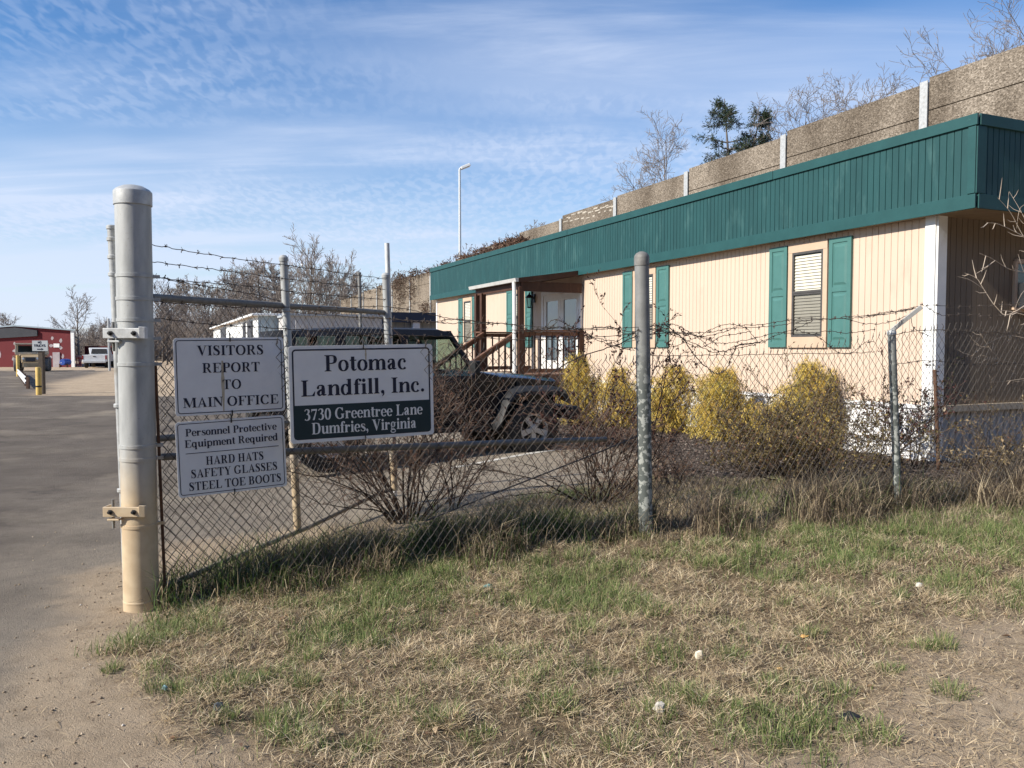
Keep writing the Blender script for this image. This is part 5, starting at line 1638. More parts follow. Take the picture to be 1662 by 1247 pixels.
mb = MB(); x1 = at_y(62, 540, YR).x; mb.prism([(xl, YR - .2, zl - .9), (x1, YR - .2, zr - .5), (x1, YR - .2, zr + .02), (xp, YR - .2, zpk - .1), (xl, YR - .2, zl - .1)], (0, .18, 0)); mb.build('shadow_band', M['charcoal'], root)  # charcoal awning band under the left roof edge
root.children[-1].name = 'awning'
mb = MB(); mb.box((xr_ - .12, YR - .04, (zg + zr) / 2), (.3, .1, zr - zg)); mb.build('corner_trim', M['white'], root)
mb = MB(); rr = random.Random(12)
for u, v, w, h in ((85, 549, 5, 7), (99, 553, 6, 7), (83, 561, 7, 6), (99, 565, 6, 6), (117, 547, 5, 5), (118, 561, 6, 5), (118, 574, 5, 3), (0, 575, 3, 12), (24, 570, 8, 5), (22, 583, 5, 6), (102, 578, 4, 8), (83, 580, 5, 5), (24, 558, 4, 6), (60, 590, 5, 6)):
    c = at_y(u, v, YR); sx = w * YR / FPX / 2; sz = h * YR / FPX / 2; n = 7
    mb.prism([(c.x + sx * math.cos(k * 2 * math.pi / n) * rr.uniform(.6, 1.25), YR - .008, c.z + sz * math.sin(k * 2 * math.pi / n) * rr.uniform(.6, 1.25)) for k in range(n)], (0, .006, 0))
mb.build('primer_patches', M['greypatch'], root)
c0 = at_y(86, 572, YR); c1 = at_y(98, 597, YR)
mb = MB(); mb.box(((c0.x + c1.x) / 2, YR - .04, (c0.z + zg) / 2), (c1.x - c0.x, .08, c0.z - zg)); mb.build('door', M['greypatch'], root)
c = at_y(92, 561, YR); mb = MB(); mb.box((c.x, YR - .03, c.z), (.55, .04, .36)); mb.build('notice', M['white'], root)

# blue drum, red posts, red skip, dark hedge
c = at_y(104, 588, 73.5)
b_ = Vector((c.x, 73.5, hz(c.x, 73.5)))
M['blue'] = pm('blue_drum_plastic', (.02, .07, .32), (.015, .05, .25), 3, .45)
root = empty('barrel', b_, 'blue plastic drum lying against the red workshop beside its grey door', 'barrel')
mb = MB(); mb.lathe((c.x, 73.2, c.z), [(0, 0), (.26, .0), (.29, .03), (.29, .25), (.305, .27), (.305, .32), (.29, .34), (.29, .58), (.305, .6), (.29, .9), (0, .92)], 20, axis=(.1, 1, 0)); mb.build('shell', M['blue'], root)
mb = MB(); mb.lathe((c.x - .1, 73.18, c.z - .05), [(0, 0), (.035, 0), (.035, .03)], 10, axis=(.1, 1, 0)); mb.build('bung', M['white'], root)
mb = MB(); zb = hz(c.x, 73.4); mb.bar((c.x - .4, 73.4, zb + .3), (c.x + .4, 73.4, zb + .3), .1, .1); mb.bar((c.x - .35, 73.4, zb), (c.x - .35, 73.4, zb + .3), .1, .1); mb.bar((c.x + .35, 73.4, zb), (c.x + .35, 73.4, zb + .3), .1, .1); mb.build('cradle', M['rust'], root)
for k, u in enumerate((124.5, 128, 131)):
    c = at_y(u, 578, 77); b_ = Vector((c.x, 77, hz(c.x, 77)))
    mb = MB(); mb.tube([b_, (c.x, 77, c.z)], .06, 10); mb.lathe((c.x, 77, c.z), [(.06, 0), (.05, .04), (0, .06)], 10)
    o = mb.build('bollard', pm('red_white_post', (.55, .08, .08), (.75, .6, .58), .9, .6, lo=.47, hi=.53), None, b_)
    tag(o, 'thin red and white post right of the red workshop, ' + ('nearest its white corner', 'middle one of three', 'nearest the white pickup')[k], 'bollard', 'posts beside the red workshop')

c0 = at_y(139, 563, 79); c1 = at_y(187, 598, 79)
root = empty('skip', ((c0.x + c1.x) / 2, 79, hz(c0.x, 79)), 'dark red steel roll-off skip standing behind the white pickup', 'skip')
zb = hz(c0.x, 79); m_ = pm('dark_red_steel', (.13, .022, .022), (.09, .018, .018), 1.2, .7)
mb = MB(); mb.box(((c0.x + c1.x) / 2, 81.5, (zb + .25 + c0.z) / 2), (c1.x - c0.x, 5, c0.z - zb - .25)); mb.build('body', m_, root)
mb = MB(); mb.box(((c0.x + c1.x) / 2, 81.5, c0.z), (c1.x - c0.x + .15, 5.15, .14))
for i in range(7):
    x = c0.x + (c1.x - c0.x) * i / 6; mb.box((x, 78.95, (zb + .3 + c0.z) / 2), (.10, .1, c0.z - zb - .35))
mb.build('ribs', m_, root)
mb = MB(); mb.box(((c0.x + c1.x) / 2, 81.5, zb + .14), (c1.x - c0.x - .5, 4.6, .24)); mb.build('skids', M['black'], root)


# ------------------------------------------------------------------ road furniture by the yard entrance
M['yellow'] = pm('worn_yellow_paint', (.62, .43, .12), (.53, .36, .10), 5, .6, c3=(.45, .38, .25), s3=6, t3=(.62, .75))
for u, vt, vb, y, lab in ((62, 596, 640, 28.0, 'yellow concrete bollard in front of the brown sign post at the road fork'),
                          (28.5, 577, 599, 48.0, 'yellow bollard at the far end of the guardrail beside the tan truck')):
    t = at_y(u, vt, y); b = Vector((t.x, y, hz(t.x, y)))
    root = empty('bollard', b, lab, 'bollard', 'yellow bollards')
    r = .092
    mb = MB(); mb.lathe(b, [(r, -.2), (r, t.z - b.z - .03), (r * .85, t.z - b.z - .005), (0, t.z - b.z)], 20); mb.build('shaft', M['yellow'], root)
    if y < 40:
        mb = MB(); mb.lathe(b, [(r + .002, .27), (r + .004, .275), (r + .004, .32), (r + .002, .325)], 20); mb.build('dark_band', M['black'], root)

t = at_y(66, 552, 28.6); b = Vector((at_y(69, 640, 28.6).x, 28.6, hz(t.x, 28.6)))
root = empty('no_trucks_sign', b, 'white sign reading NO TRUCKS with an arrow on a dark brown post', 'sign')
mb = MB(); mb.box((b.x, 28.6, (b.z + t.z) / 2 - .05), (.15, .15, t.z - b.z)); mb.build('post', pm('dark_brown_timber', (.085, .065, .048), (.06, .046, .036), 5, .8), root)
c = at_y(64.5, 561.5, 28.48)
mb = MB(); mb.box((c.x, 28.5, c.z), (.55, .02, .37)); bd = mb.build('board', pm('dim_white_board', (.42, .44, .45), (.36, .38, .39), 4, .6), root)
mb = MB(); k = 0
SEG = {'N': [((0, 0), (0, 1)), ((0, 1), (.7, 0)), ((.7, 0), (.7, 1))], 'O': [((0, 0), (0, 1)), ((0, 1), (.7, 1)), ((.7, 1), (.7, 0)), ((.7, 0), (0, 0))], 'T': [((.35, 0), (.35, 1)), ((0, 1), (.7, 1))],
       'R': [((0, 0), (0, 1)), ((0, 1), (.7, 1)), ((.7, 1), (.7, .5)), ((.7, .5), (0, .5)), ((.25, .5), (.7, 0))], 'U': [((0, 1), (0, 0)), ((0, 0), (.7, 0)), ((.7, 0), (.7, 1))],
       'C': [((.7, 1), (0, 1)), ((0, 1), (0, 0)), ((0, 0), (.7, 0))], 'K': [((0, 0), (0, 1)), ((.7, 1), (0, .45)), ((.2, .55), (.7, 0))], 'S': [((.7, 1), (0, 1)), ((0, 1), (0, .5)), ((0, .5), (.7, .5)), ((.7, .5), (.7, 0)), ((.7, 0), (0, 0))]}
for txt, z, hgt, wd in (('NO', c.z + .09, .065, .05), ('TRUCKS', c.z - .03, .075, .056)):
    n = len(txt); x = c.x - (n * wd * 1.25) / 2
    for ch in txt:
        for p, q in SEG[ch]:
            y = 28.487 - .0004 * (k % 9); k += 1
            mb.bar((x + p[0] * wd * 1.2, y, z + p[1] * hgt), (x + q[0] * wd * 1.2, y, z + q[1] * hgt), .003, .017, up=(0, 1, 0)) if False else mb.bar((x + p[0] * wd * 1.2, y, z + p[1] * hgt), (x + q[0] * wd * 1.2, y, z + q[1] * hgt), .017, .003, up=(0, 1, 0))
        x += wd * 1.25
mb.bar((c.x - .1, 28.486, c.z - .12), (c.x + .05, 28.486, c.z - .12), .035, .003, up=(0, 1, 0)); mb.prism([(c.x + .05, 28.486, c.z - .075), (c.x + .05, 28.486, c.z - .165), (c.x + .13, 28.486, c.z - .12)], (0, .003, 0))
mb.build('lettering', M['sign_ink'], bd)

pa, pb = at_y(28, 602, 50.0), at_y(42.5, 618, 32.5)
root = empty('guardrail', ((pa.x + pb.x) / 2, (pa.y + pb.y) / 2, hz(pa.x, 40)), 'low grey steel guardrail running along the road edge toward the tan truck', 'guardrail')
d = (pb - pa).normalized(); sd = Vector((d.y, -d.x, 0))
pr = [(.0, -.15), (.05, -.12), (.05, -.06), (0, -.02), (0, .02), (.05, .06), (.05, .12), (0, .15)]
mb = MB(); vs = []
for P_ in (pa, pb):
    for o, z in pr: vs.append(P_ + sd * o + Z3 * z)
mb.add(vs, [(i, i + 1, len(pr) + i + 1, len(pr) + i) for i in range(len(pr) - 1)], True); mb.build('beam', M['galv_white'], root)
for i in range(8):
    P_ = pa + (pb - pa) * (i / 7); mb = MB(); mb.box((P_.x - sd.x * .06, P_.y - sd.y * .06, (P_.z + .1 + hz(P_.x, P_.y)) / 2), (.1, .1, P_.z + .1 - hz(P_.x, P_.y) + .1)); mb.build('post', M['deckwood'], root)
p0 = at_y(176, 518, 62); b_ = Vector((p0.x, 62, hz(p0.x, 62)))
mb = MB(); mb.tube([b_, p0], .09, 10); mb.lathe(p0, [(.09, 0), (.06, .05), (0, .07)], 10)
tag(mb.build('pole', M['galv'], None, b_), 'far grey pole just left of the thick gate post, in front of the wood', 'pole')


# ------------------------------------------------------------------ vehicles
def wheel(root, c, axis, r, w, rim_r, rim_mat, spokes=5, tyre=None, detail=True):
    """tyre with tread blocks (the part), rim as its sub-part; axis points outward"""
    a = Vector(axis).normalized(); c = Vector(c)
    prof = [(rim_r, -w / 2), (r * .90, -w / 2), (r * .975, -w * .44), (r, -w * .32), (r, w * .32), (r * .975, w * .44), (r * .90, w / 2), (rim_r, w / 2), (rim_r * .96, w * .36), (rim_r * .96, -w / 2)]
    mb = MB(); mb.lathe(c, prof, 40, axis=a)
    if detail:
        u = a.cross(Z3).normalized(); v = a.cross(u)
        for k in range(44):
            t = 2 * math.pi * k / 44; q = u * math.cos(t) + v * math.sin(t); tg = a.cross(q)
            for sgn in (-1, 1): mb.box(c + q * r + a * (sgn * w * .27 + (k % 2) * .01), (w * .36, .035, .016), (a, tg, q))
    ty = mb.build('wheel', tyre or M['tyre'], root)
    mb = MB(); n = 60
    f = w * .40
    mb.lathe(c, [(rim_r, f), (rim_r * .98, f + .014), (rim_r * .90, f + .012), (rim_r * .87, f - .03), (rim_r * .87, -.02)], 40, axis=a)
    u = a.cross(Z3).normalized(); v = a.cross(u)
    for k in range(spokes):
        t = 2 * math.pi * k / spokes + .3
        q = u * math.cos(t) + v * math.sin(t); tg = a.cross(q)
        w0, w1 = rim_r * .26, rim_r * .40
        b0 = c + a * (f - .03)
        mb.prism([b0 + q * rim_r * .12 - tg * w0 / 2, b0 + q * rim_r * .9 - tg * w1 / 2, b0 + q * rim_r * .9 + tg * w1 / 2, b0 + q * rim_r * .12 + tg * w0 / 2], a * .028)
    mb.lathe(c, [(0, f + .012), (rim_r * .22, f + .01), (rim_r * .26, f - .02)], 20, axis=a)
    mb.build('rim', rim_mat, ty)
    mb = MB(); mb.lathe(c, [(0, f - .07), (rim_r * .86, f - .07)], 24, axis=a); mb.build('hub_back', M['black'], ty)
    return ty


M['tyre'] = pm('tyre_rubber', (.022, .021, .020), (.035, .032, .029), 12, .85, 0, .2, 50, c3=(.09, .08, .065), s3=8, t3=(.62, .78))
M['alloy'] = pm('silver_alloy', (.62, .60, .57), (.52, .50, .47), 10, .4, .45)
M['carnavy'] = pm('dark_navy_car_paint', (.004, .0055, .011), (.005, .0065, .013), 3, .25, 0, coat=.9)
M['hardtop'] = pm('black_top_plastic', (.012, .014, .021), (.017, .019, .027), 30, .6)
M['flare'] = pm('grey_black_flare_plastic', (.017, .0175, .019), (.027, .0275, .029), 12, .5)
M['carglass'] = glass_mat('car_glass', (.55, .66, .60), .12)
M['lens_red'] = pm('red_lens', (.30, .012, .012), (.22, .01, .01), 10, .25)
M['lens_amber'] = pm('amber_lens', (.55, .20, .02), (.5, .17, .02), 10, .25)
M['lens'] = pm('clear_lens', (.62, .64, .65), (.5, .52, .54), 10, .15)


def placed(fn, base, heading):
    """local frame: x forward, y left, z up"""
    f = Vector((math.sin(heading), math.cos(heading), 0)); l = Vector((-f.y, f.x, 0)); base = Vector(base)
    return lambda x, y, z: base + f * x + l * y + Z3 * z, f, l


def four_by_four():
    hd = R(62); f = Vector((math.sin(hd), math.cos(hd), 0)); l = Vector((-f.y, f.x, 0))
    wc = at_y(861, 687, 11.45)                  # near front wheel
    base = Vector((wc.x, wc.y, 0)) - f * 1.475 + l * .79
    base.z = hz(base.x, base.y)
    P = lambda x, y, z: base + f * x + l * y + Z3 * z
    AX = (f, l, Z3)
    root = empty('off_road_car', base, 'dark navy boxy four-door off-roader with black top and silver wheels, parked by the porch', 'car')
    # tub with cut wheel arches
    def arch(cx, r, z0, n=9): return [(cx + r * math.cos(math.pi - math.pi * k / n), z0 + r * math.sin(math.pi - math.pi * k / n)) for k in range(n + 1)]
    pts = [(-2.02, .62)] + [(-1.475 + dx, dz) for dx, dz in ((-.47, .62), (-.47, .75), (-.34, .90), (.34, .90), (.50, .72), (.56, .50))] + [(.78, .50), (.92, .62), (.98, .80), (.98, 1.17), (.62, 1.24), (.55, 1.16), (-2.02, 1.14)]
    mb = MB(); mb.prism([P(x, -.76, z) for x, z in pts], l * 1.52); mb.build('body', M['carnavy'], root, bevel=.02)
    mb = MB(); q = [(.62, .60, 1.245), (.98, .66, 1.20), (1.98, .58, 1.10), (2.03, .56, .80), (.98, .66, .72), (.62, .6, .72)]
    # hood and nose, tapering forward with a crown
    sec = [(.62, .74, 1.225), (1.0, .72, 1.20), (1.5, .67, 1.165), (1.93, .62, 1.115)]
    vs, fs = [], []
    for x, w, z in sec: vs += [P(x, -w, .70), P(x, -w, z - .05), P(x, -w * .82, z), P(x, 0, z + .018), P(x, w * .82, z), P(x, w, z - .05), P(x, w, .70)]
    for i in range(3):
        for k in range(6): a = i * 7 + k; fs.append((a, a + 1, a + 8, a + 7))
    fs.append((21, 22, 23, 24, 25, 26, 27)); mb = MB(); mb.add(vs, fs, True); mb.build('hood', M['carnavy'], root, angle=25)
    mb = MB(); mb.prism([P(1.935, -.60, .62), P(1.935, -.62, 1.07), P(1.935, -.5, 1.11), P(1.935, .5, 1.11), P(1.935, .62, 1.07), P(1.935, .60, .62)], f * .07); gr = mb.build('grille', M['carnavy'], root, bevel=.012)
    mb = MB()
    for k in range(7): mb.box(P(2.01, -.27 + k * .09, .90), (.012, .045, .28), AX)
    mb.build('slots', M['black'], gr)
    for y in (-.46, .46):
        mb = MB(); mb.lathe(P(2.0, y, .93), [(.10, 0), (.10, .03), (.085, .04), (0, .05)], 20, axis=f); mb.build('headlight', M['lens'], root)
    for y in (-.60, .60):
        mb = MB(); mb.box(P(1.55, y * 1.22, 1.0), (.012, .012, .03), AX); mb.lathe(P(2.02, y * 1.22, .86), [(.05, 0), (.045, .02), (0, .03)], 12, axis=f); mb.build('turn_signal', M['lens_amber'], root)
    for sx in (1.95, 1.75): 
        for y in (-.57, .57): pass
    mb = MB(); mb.box(P(2.22, 0, .60), (.20, 1.66, .20), AX); mb.box(P(2.05, .35, .58), (.25, .1, .12), AX); mb.box(P(2.05, -.35, .58), (.25, .1, .12), AX); mb.build('front_bumper', M['flare'], root, bevel=.04)
    mb = MB(); mb.box(P(-2.12, 0, .62), (.14, 1.62, .20), AX); mb.build('rear_bumper', M['flare'], root, bevel=.03)
    # fender flares: flat-topped at the front
    for y, s in ((-.66, -1), (.66, 1)):
        for sec_, nm in ((((.86, .50), (.93, .56), (1.03, .80), (1.16, .955), (1.30, .995), (1.86, .985), (2.02, .93), (2.07, .84)), 'front_flare'), (((-2.0, .66), (-1.93, .84), (-1.80, .965), (-1.62, 1.0), (-1.28, 1.0), (-1.10, .94), (-.97, .78), (-.92, .62)), 'rear_flare')):
            vs, fs = [], []
            y0 = y * (.90 if nm == 'front_flare' else 1.12)
            for x, z in sec_: vs += [P(x, y0, z + .03), P(x, s * .86, z + .012), P(x, s * .93, z - .05), P(x, s * .93, z - .10), P(x, y0, z - .04)]
            for i in range(len(sec_) - 1):
                for k in range(4): a = i * 5 + k; fs.append((a, a + 1, a + 6, a + 5))
            fs.append((0, 1, 2, 3, 4)[::-1]); n = (len(sec_) - 1) * 5; fs.append((n, n + 1, n + 2, n + 3, n + 4))
            mb = MB(); mb.add(vs, fs, True); mb.build(nm, M['flare'], root, angle=40)
    # inner arches, dark
    mb = MB(); mb.box(P(1.45, 0, .72), (1.0, 1.22, .40), AX); mb.box(P(-1.45, 0, .70), (.98, 1.3, .40), AX); mb.box(P(0, 0, .46), (2.6, .9, .16), AX); mb.build('chassis', M['black'], root)
    mb = MB(); mb.bar(P(-.85, -.80, .44), P(.78, -.80, .44), .10, .06); mb.bar(P(-.85, .80, .44), P(.78, .80, .44), .10, .06); mb.build('side_step', M['black'], root)
    # hardtop: roof, pillars, glass
    mb = MB(); sec = [(-2.0, .70, 1.78), (-1.2, .71, 1.83), (.1, .70, 1.82), (.30, .67, 1.775)]
    vs, fs = [], []
    for x, w, z in sec: vs += [P(x, -w - .03, z - .10), P(x, -w, z - .02), P(x, -w * .8, z), P(x, w * .8, z), P(x, w, z - .02), P(x, w + .03, z - .10)]
    for i in range(3):
        for k in range(5): a = i * 6 + k; fs.append((a, a + 1, a + 7, a + 6))
        fs.append((i * 6, i * 6 + 6, i * 6 + 11, i * 6 + 5))
    fs += [tuple(range(6))[::-1], tuple(range(18, 24))]
    mb.add(vs, fs, True)
    mb.build('hardtop', M['hardtop'], root, angle=30)
    mb = MB()
    for s in (-1, 1):
        mb.bar(P(.64, s * .70, 1.20), P(.26, s * .66, 1.76), .055, .075, up=l)
        for x, w in ((-.42, .10), (-1.28, .12), (-1.93, .16)): mb.bar(P(x, s * .745, 1.13), P(x + .02, s * .71, 1.74), w, .05, up=l)
        mb.box(P(-.70, s * .755, 1.15), (2.62, .04, .05), AX)
    mb.bar(P(.265, -.66, 1.755), P(.265, .66, 1.755), .07); mb.bar(P(.645, -.70, 1.20), P(.645, .70, 1.20), .05)
    mb.box(P(-1.97, 0, 1.72), (.06, 1.4, .12), AX); mb.build('pillars', M['hardtop'], root)
    for x0, x1 in ((-.37, .56), (-1.22, -.47), (-1.87, -1.34)):
        for s in (-1, 1):
            top = x1 if x1 < 0 else .27
            mb = MB(); mb.add([P(x0, s * .752, 1.17), P(x1, s * .752, 1.17), P(top, s * .715, 1.72), P(x0 + .01, s * .715, 1.72)], [(0, 1, 2, 3)]); mb.build('side_window', M['carglass'], root)
    mb = MB(); mb.add([P(.635, -.68, 1.22), P(.635, .68, 1.22), P(.275, .64, 1.74), P(.275, -.64, 1.74)], [(0, 1, 2, 3)]); mb.build('windscreen', M['carglass'], root)
    mb = MB(); mb.add([P(-2.0, -.6, 1.2), P(-2.0, .6, 1.2), P(-1.99, .58, 1.68), P(-1.99, -.58, 1.68)], [(0, 1, 2, 3)]); mb.build('rear_window', M['carglass'], root)
    # seats and roll bar
    mb = MB()
    for y in (-.36, .36):
        mb.box(P(-.12, y, 1.02), (.5, .46, .14), AX); mb.box(P(-.34, y, 1.28), (.14, .46, .60), AX); mb.box(P(-.36, y, 1.63), (.09, .24, .16), AX)
    mb.box(P(-1.15, 0, 1.22), (.16, 1.2, .55), AX); mb.build('seats', M['black'], root, bevel=.03)
    mb = MB(); mb.tube([P(-.42, -.62, 1.1), P(-.42, -.60, 1.66), P(-.42, .60, 1.66), P(-.42, .62, 1.1)], .03, 8); mb.build('roll_bar', M['black'], root)
    mb = MB(); mb.tube([P(.42, .38 + .17 * math.cos(t), 1.22 + .17 * math.sin(t)) for t in np.linspace(0, 2 * math.pi, 17)], .014, 6); mb.build('steering_wheel', M['black'], root)
    for s in (-1, 1):
        mb = MB(); mb.bar(P(.50, s * .76, 1.20), P(.50, s * .92, 1.24), .03); mb.box(P(.50, s * .98, 1.30), (.09, .20, .17), AX); mb.build('mirror', M['flare'], root, bevel=.03)
        for x0, x1 in ((-.40, .52), (-1.05, -.45)):
            mb = MB(); q = [(x0, .56), (x1, .56), (x1, 1.11), (x0, 1.11)]
            mb.prism([P(x, s * .752, z) for x, z in q], l * s * .022); dr = mb.build('door', M['carnavy'], root, bevel=.012)
            mb = MB(); mb.box(P(x0 + .12, s * .79, 1.03), (.16, .03, .03), AX); mb.build('handle', M['black'], dr)
            mb = MB()
            for z in (.70, 1.0): mb.box(P(x1 + .01, s * .785, z), (.10, .03, .05), AX)
            mb.build('hinge', M['carnavy'], dr)
    for s in (-1, 1):
        mb = MB(); mb.box(P(-2.03, s * .70, .98), (.05, .13, .2), AX); mb.build('tail_light', M['lens_red'], root)
        mb = MB(); mb.box(P(1.32, s * .70, 1.05), (.05, .05, .07), AX); mb.build('hood_latch', M['black'], root)
    wheel(root, P(1.475, -.79, .40), -l + f * .0, .40, .26, .225, M['alloy'])
    wheel(root, P(1.475, .79, .40), l, .40, .26, .225, M['alloy'])
    wheel(root, P(-1.475, -.79, .40), -l, .40, .26, .225, M['alloy'])
    wheel(root, P(-1.475, .79, .40), l, .40, .26, .225, M['alloy'])
    sp = wheel(root, P(-2.16, .05, 1.02), -f, .40, .24, .225, M['alloy'], detail=False); sp.name = 'spare_wheel'
    mb = MB(); mb.tube([P(.7, -.60, 1.22), P(.7, -.60, 1.5), P(.66, -.60, 1.9)], .004, 5); mb.build('aerial', M['black'], root)


four_by_four()


def pickup():
    Y = 71.0; c = at_y(153.5, 585, Y); base = Vector((c.x, Y, hz(c.x, Y)))
    hd = R(-30) + R(12); f = Vector((math.sin(hd), math.cos(hd), 0)); l = Vector((-f.y, f.x, 0)); P = lambda x, y, z: base + f * x + l * y + Z3 * z; AX = (f, l, Z3)
    root = empty('pickup_truck', base, 'white pickup truck seen from behind, parked right of the red workshop', 'pickup truck')
    wm = pm('white_truck_paint', (.72, .72, .71), (.66, .66, .65), 2, .4, coat=.4)
    mb = MB()
    for s in (-1, 1): mb.box(P(1.1, s * .92, .86), (2.3, .12, .62), AX)
    mb.box(P(1.1, 0, .62), (2.3, 1.8, .12), AX); mb.build('bed', wm, root, bevel=.03)
    mb = MB(); mb.box(P(-.02, 0, .88), (.08, 1.76, .58), AX); tg = mb.build('tailgate', wm, root, bevel=.02)
    mb = MB(); mb.box(P(-.07, 0, 1.03), (.02, .22, .07), AX); mb.build('handle', M['black'], tg)
    mb = MB(); mb.prism([P(2.3, -.9, .55), P(5.3, -.9, .55), P(5.3, -.9, 1.08), P(4.1, -.9, 1.18), P(2.3, -.9, 1.18)], l * 1.8); mb.build('body', wm, root, bevel=.04)
    mb = MB(); mb.prism([P(2.35, -.82, 1.18), P(4.1, -.82, 1.18), P(3.6, -.7, 1.78), P(2.55, -.7, 1.80)], l * 1.6); cb = mb.build('cab', wm, root, bevel=.05)
    mb = MB(); mb.add([P(2.33, -.68, 1.25), P(2.33, .68, 1.25), P(2.50, .6, 1.70), P(2.50, -.6, 1.70)], [(0, 1, 2, 3)]); mb.build('rear_window', M['dark'], cb)
    mb = MB(); mb.box(P(-.16, 0, .56), (.16, 1.84, .18), AX); mb.build('bumper', M['galv_white'], root, bevel=.02)
    for s in (-1, 1):
        mb = MB(); mb.box(P(-.04, s * .93, .95), (.07, .10, .36), AX); mb.build('tail_light', M['lens_red'], root)
        mb = MB(); mb.box(P(3.9, s * 1.06, 1.25), (.1, .2, .24), AX); mb.build('mirror', M['black'], root)
        for x in (.95, 4.4): wheel(root, P(x, s * .82, .38), l * s, .38, .26, .21, M['alloy'], detail=False)


pickup()


def tan_truck():
    Y = 60.0; c = at_y(52, 585, Y); base = Vector((c.x, Y, hz(c.x, Y)))
    hd = R(180 - 26); f = Vector((math.sin(hd), math.cos(hd), 0)); l = Vector((-f.y, f.x, 0)); P = lambda x, y, z: base + f * x + l * y + Z3 * z; AX = (f, l, Z3)
    tm = pm('dusty_tan_paint', (.40, .30, .18), (.31, .23, .14), 1.6, .8, c3=(.40, .33, .23), s3=2, t3=(.55, .75))
    cream = pm('cream_paint', (.55, .47, .34), (.47, .39, .28), 2, .7)
    root = empty('work_truck', base, 'dusty tan heavy work truck with big grey tyres facing the road by the red workshop', 'truck')
    mb = MB(); mb.box(P(-.6, 0, 1.02), (2.6, 1.5, .55), AX); mb.prism([P(.7, -.62, .62), P(1.15, -.55, .66), P(1.15, -.55, 1.12), P(.7, -.62, 1.22)], l * 1.24); mb.build('body', tm, root, bevel=.05)
    mb = MB(); mb.box(P(1.18, 0, .90), (.04, .62, .30), AX); mb.build('grille', M['charcoal'], root)
    mb = MB(); mb.box(P(1.28, .15, .50), (.22, 1.25, .34), AX); mb.build('bumper', tm, root, bevel=.03)
    mb = MB()
    for x in (-1.1, .45):
        for s in (-1, 1): mb.bar(P(x, s * .98, 1.25), P(x, s * .94, 2.05), .12)
    mb.box(P(-.3, 0, 2.05), (1.8, 2.1, .10), AX); mb.box(P(-.3, .98, 1.5), (1.6, .08, .55), AX); mb.box(P(.45, 0, 1.33), (.1, 2.0, .22), AX)
    cb = mb.build('cab', cream, root, bevel=.02)
    mb = MB(); mb.add([P(.47, -.92, 1.42), P(.47, .92, 1.42), P(.47, .90, 2.0), P(.47, -.90, 2.0)], [(0, 1, 2, 3)]); mb.build('windscreen', M['carglass'], cb)
    mb = MB(); mb.box(P(-.8, 0, 1.5), (.1, 1.9, .8), AX); mb.build('cab_back', M['navy'], cb)
    for s in (-1, 1):
        for x in (.35, -1.7): wheel(root, P(x, s * .92, .52), l * s, .52, .40, .26, cream, detail=False, tyre=pm('dusty_grey_tyre', (.17, .165, .155), (.12, .115, .11), 3, .9))
        mb = MB(); mb.box(P(.35, s * .93, 1.13), (1.1, .46, .07), AX); mb.build('mudguard', tm, root, bevel=.02)
        mb = MB(); mb.lathe(P(1.16, s * .45, .95), [(.09, 0), (.08, .03), (0, .04)], 14, axis=f); mb.build('headlight', M['lens'], root)


tan_truck()
# ------------------------------------------------------------------ bare trees
def nrm(v): return v / (np.linalg.norm(v) + 1e-9)


def grow(rng, h=10., levels=4, kids=(13, 7, 5, 3), r0=.13, spread=1.0, first=.22, up=.10, wander=.10, multi=1, ratio=.50, tw=.35):
    """recursive limbs; returns list of (level, p0, p1, r0, r1)"""
    out = []

    def br(p, d, L_, r, lv):
        n = 7 if lv == 0 else (5 if lv == 1 else (4 if lv == 2 else 3))
        pts = [p]; dd = d
        for i in range(n):
            dd = nrm(dd + rng.normal(0, wander * (1 + lv * .5), 3) + np.array([0, 0, up if lv else 0.05]))
            q = pts[-1] + dd * L_ / n; pts.append(q)
        e = r * (.25 if lv else .30)
        for i in range(n):
            ra = r + (e - r) * i / n; rb = r + (e - r) * (i + 1) / n
            out.append((lv, pts[i], pts[i + 1], ra, rb))
        if lv + 1 >= levels: return
        k = kids[lv]
        for j in range(k):
            t = (first if lv == 0 else .22) + (1 - (first if lv == 0 else .22)) * (j + rng.random()) / k
            i = min(int(t * n), n - 1); fr = t * n - i
            b = pts[i] + (pts[i + 1] - pts[i]) * fr
            ax = nrm(pts[i + 1] - pts[i])
            s = nrm(np.cross(ax, rng.normal(0, 1, 3)))
            a = R(rng.uniform(28, 62)) * spread
            cd = nrm(ax * math.cos(a) + s * math.sin(a))
            cl = L_ * (ratio * rng.uniform(.7, 1.25)) * (1 - .5 * t if lv == 0 else 1 - .35 * t)
            br(b, cd, cl, max(r * (1 - .7 * t) * .55, r0 * .022), lv + 1)
    for m in range(multi):
        a = rng.random() * 6.28; ln = 0.02 if multi == 1 else rng.uniform(.1, .5)
        br(np.array([math.cos(a), math.sin(a), 0]) * (0 if multi == 1 else .05 * h * .3), nrm(np.array([math.cos(a) * ln, math.sin(a) * ln, 1])), h * (1 if multi == 1 else rng.uniform(.7, 1)), r0 * (1 if multi == 1 else .7), 0)
    return out


def segs_mesh(name, segs, mat, parent, n=4, rmin=0.0, at=(0, 0, 0), col=None):
    A = np.array([s[1] for s in segs]) + at; B = np.array([s[2] for s in segs]) + at
    V, F = seg_arrays(A, B, np.maximum([s[3] for s in segs], rmin), np.maximum([s[4] for s in segs], rmin), n)
    C = None
    if col is not None: C = np.repeat(np.asarray(col), 2 * n, 0)
    return link_mesh(name, np_mesh(name, V, F, C, True), mat, parent)


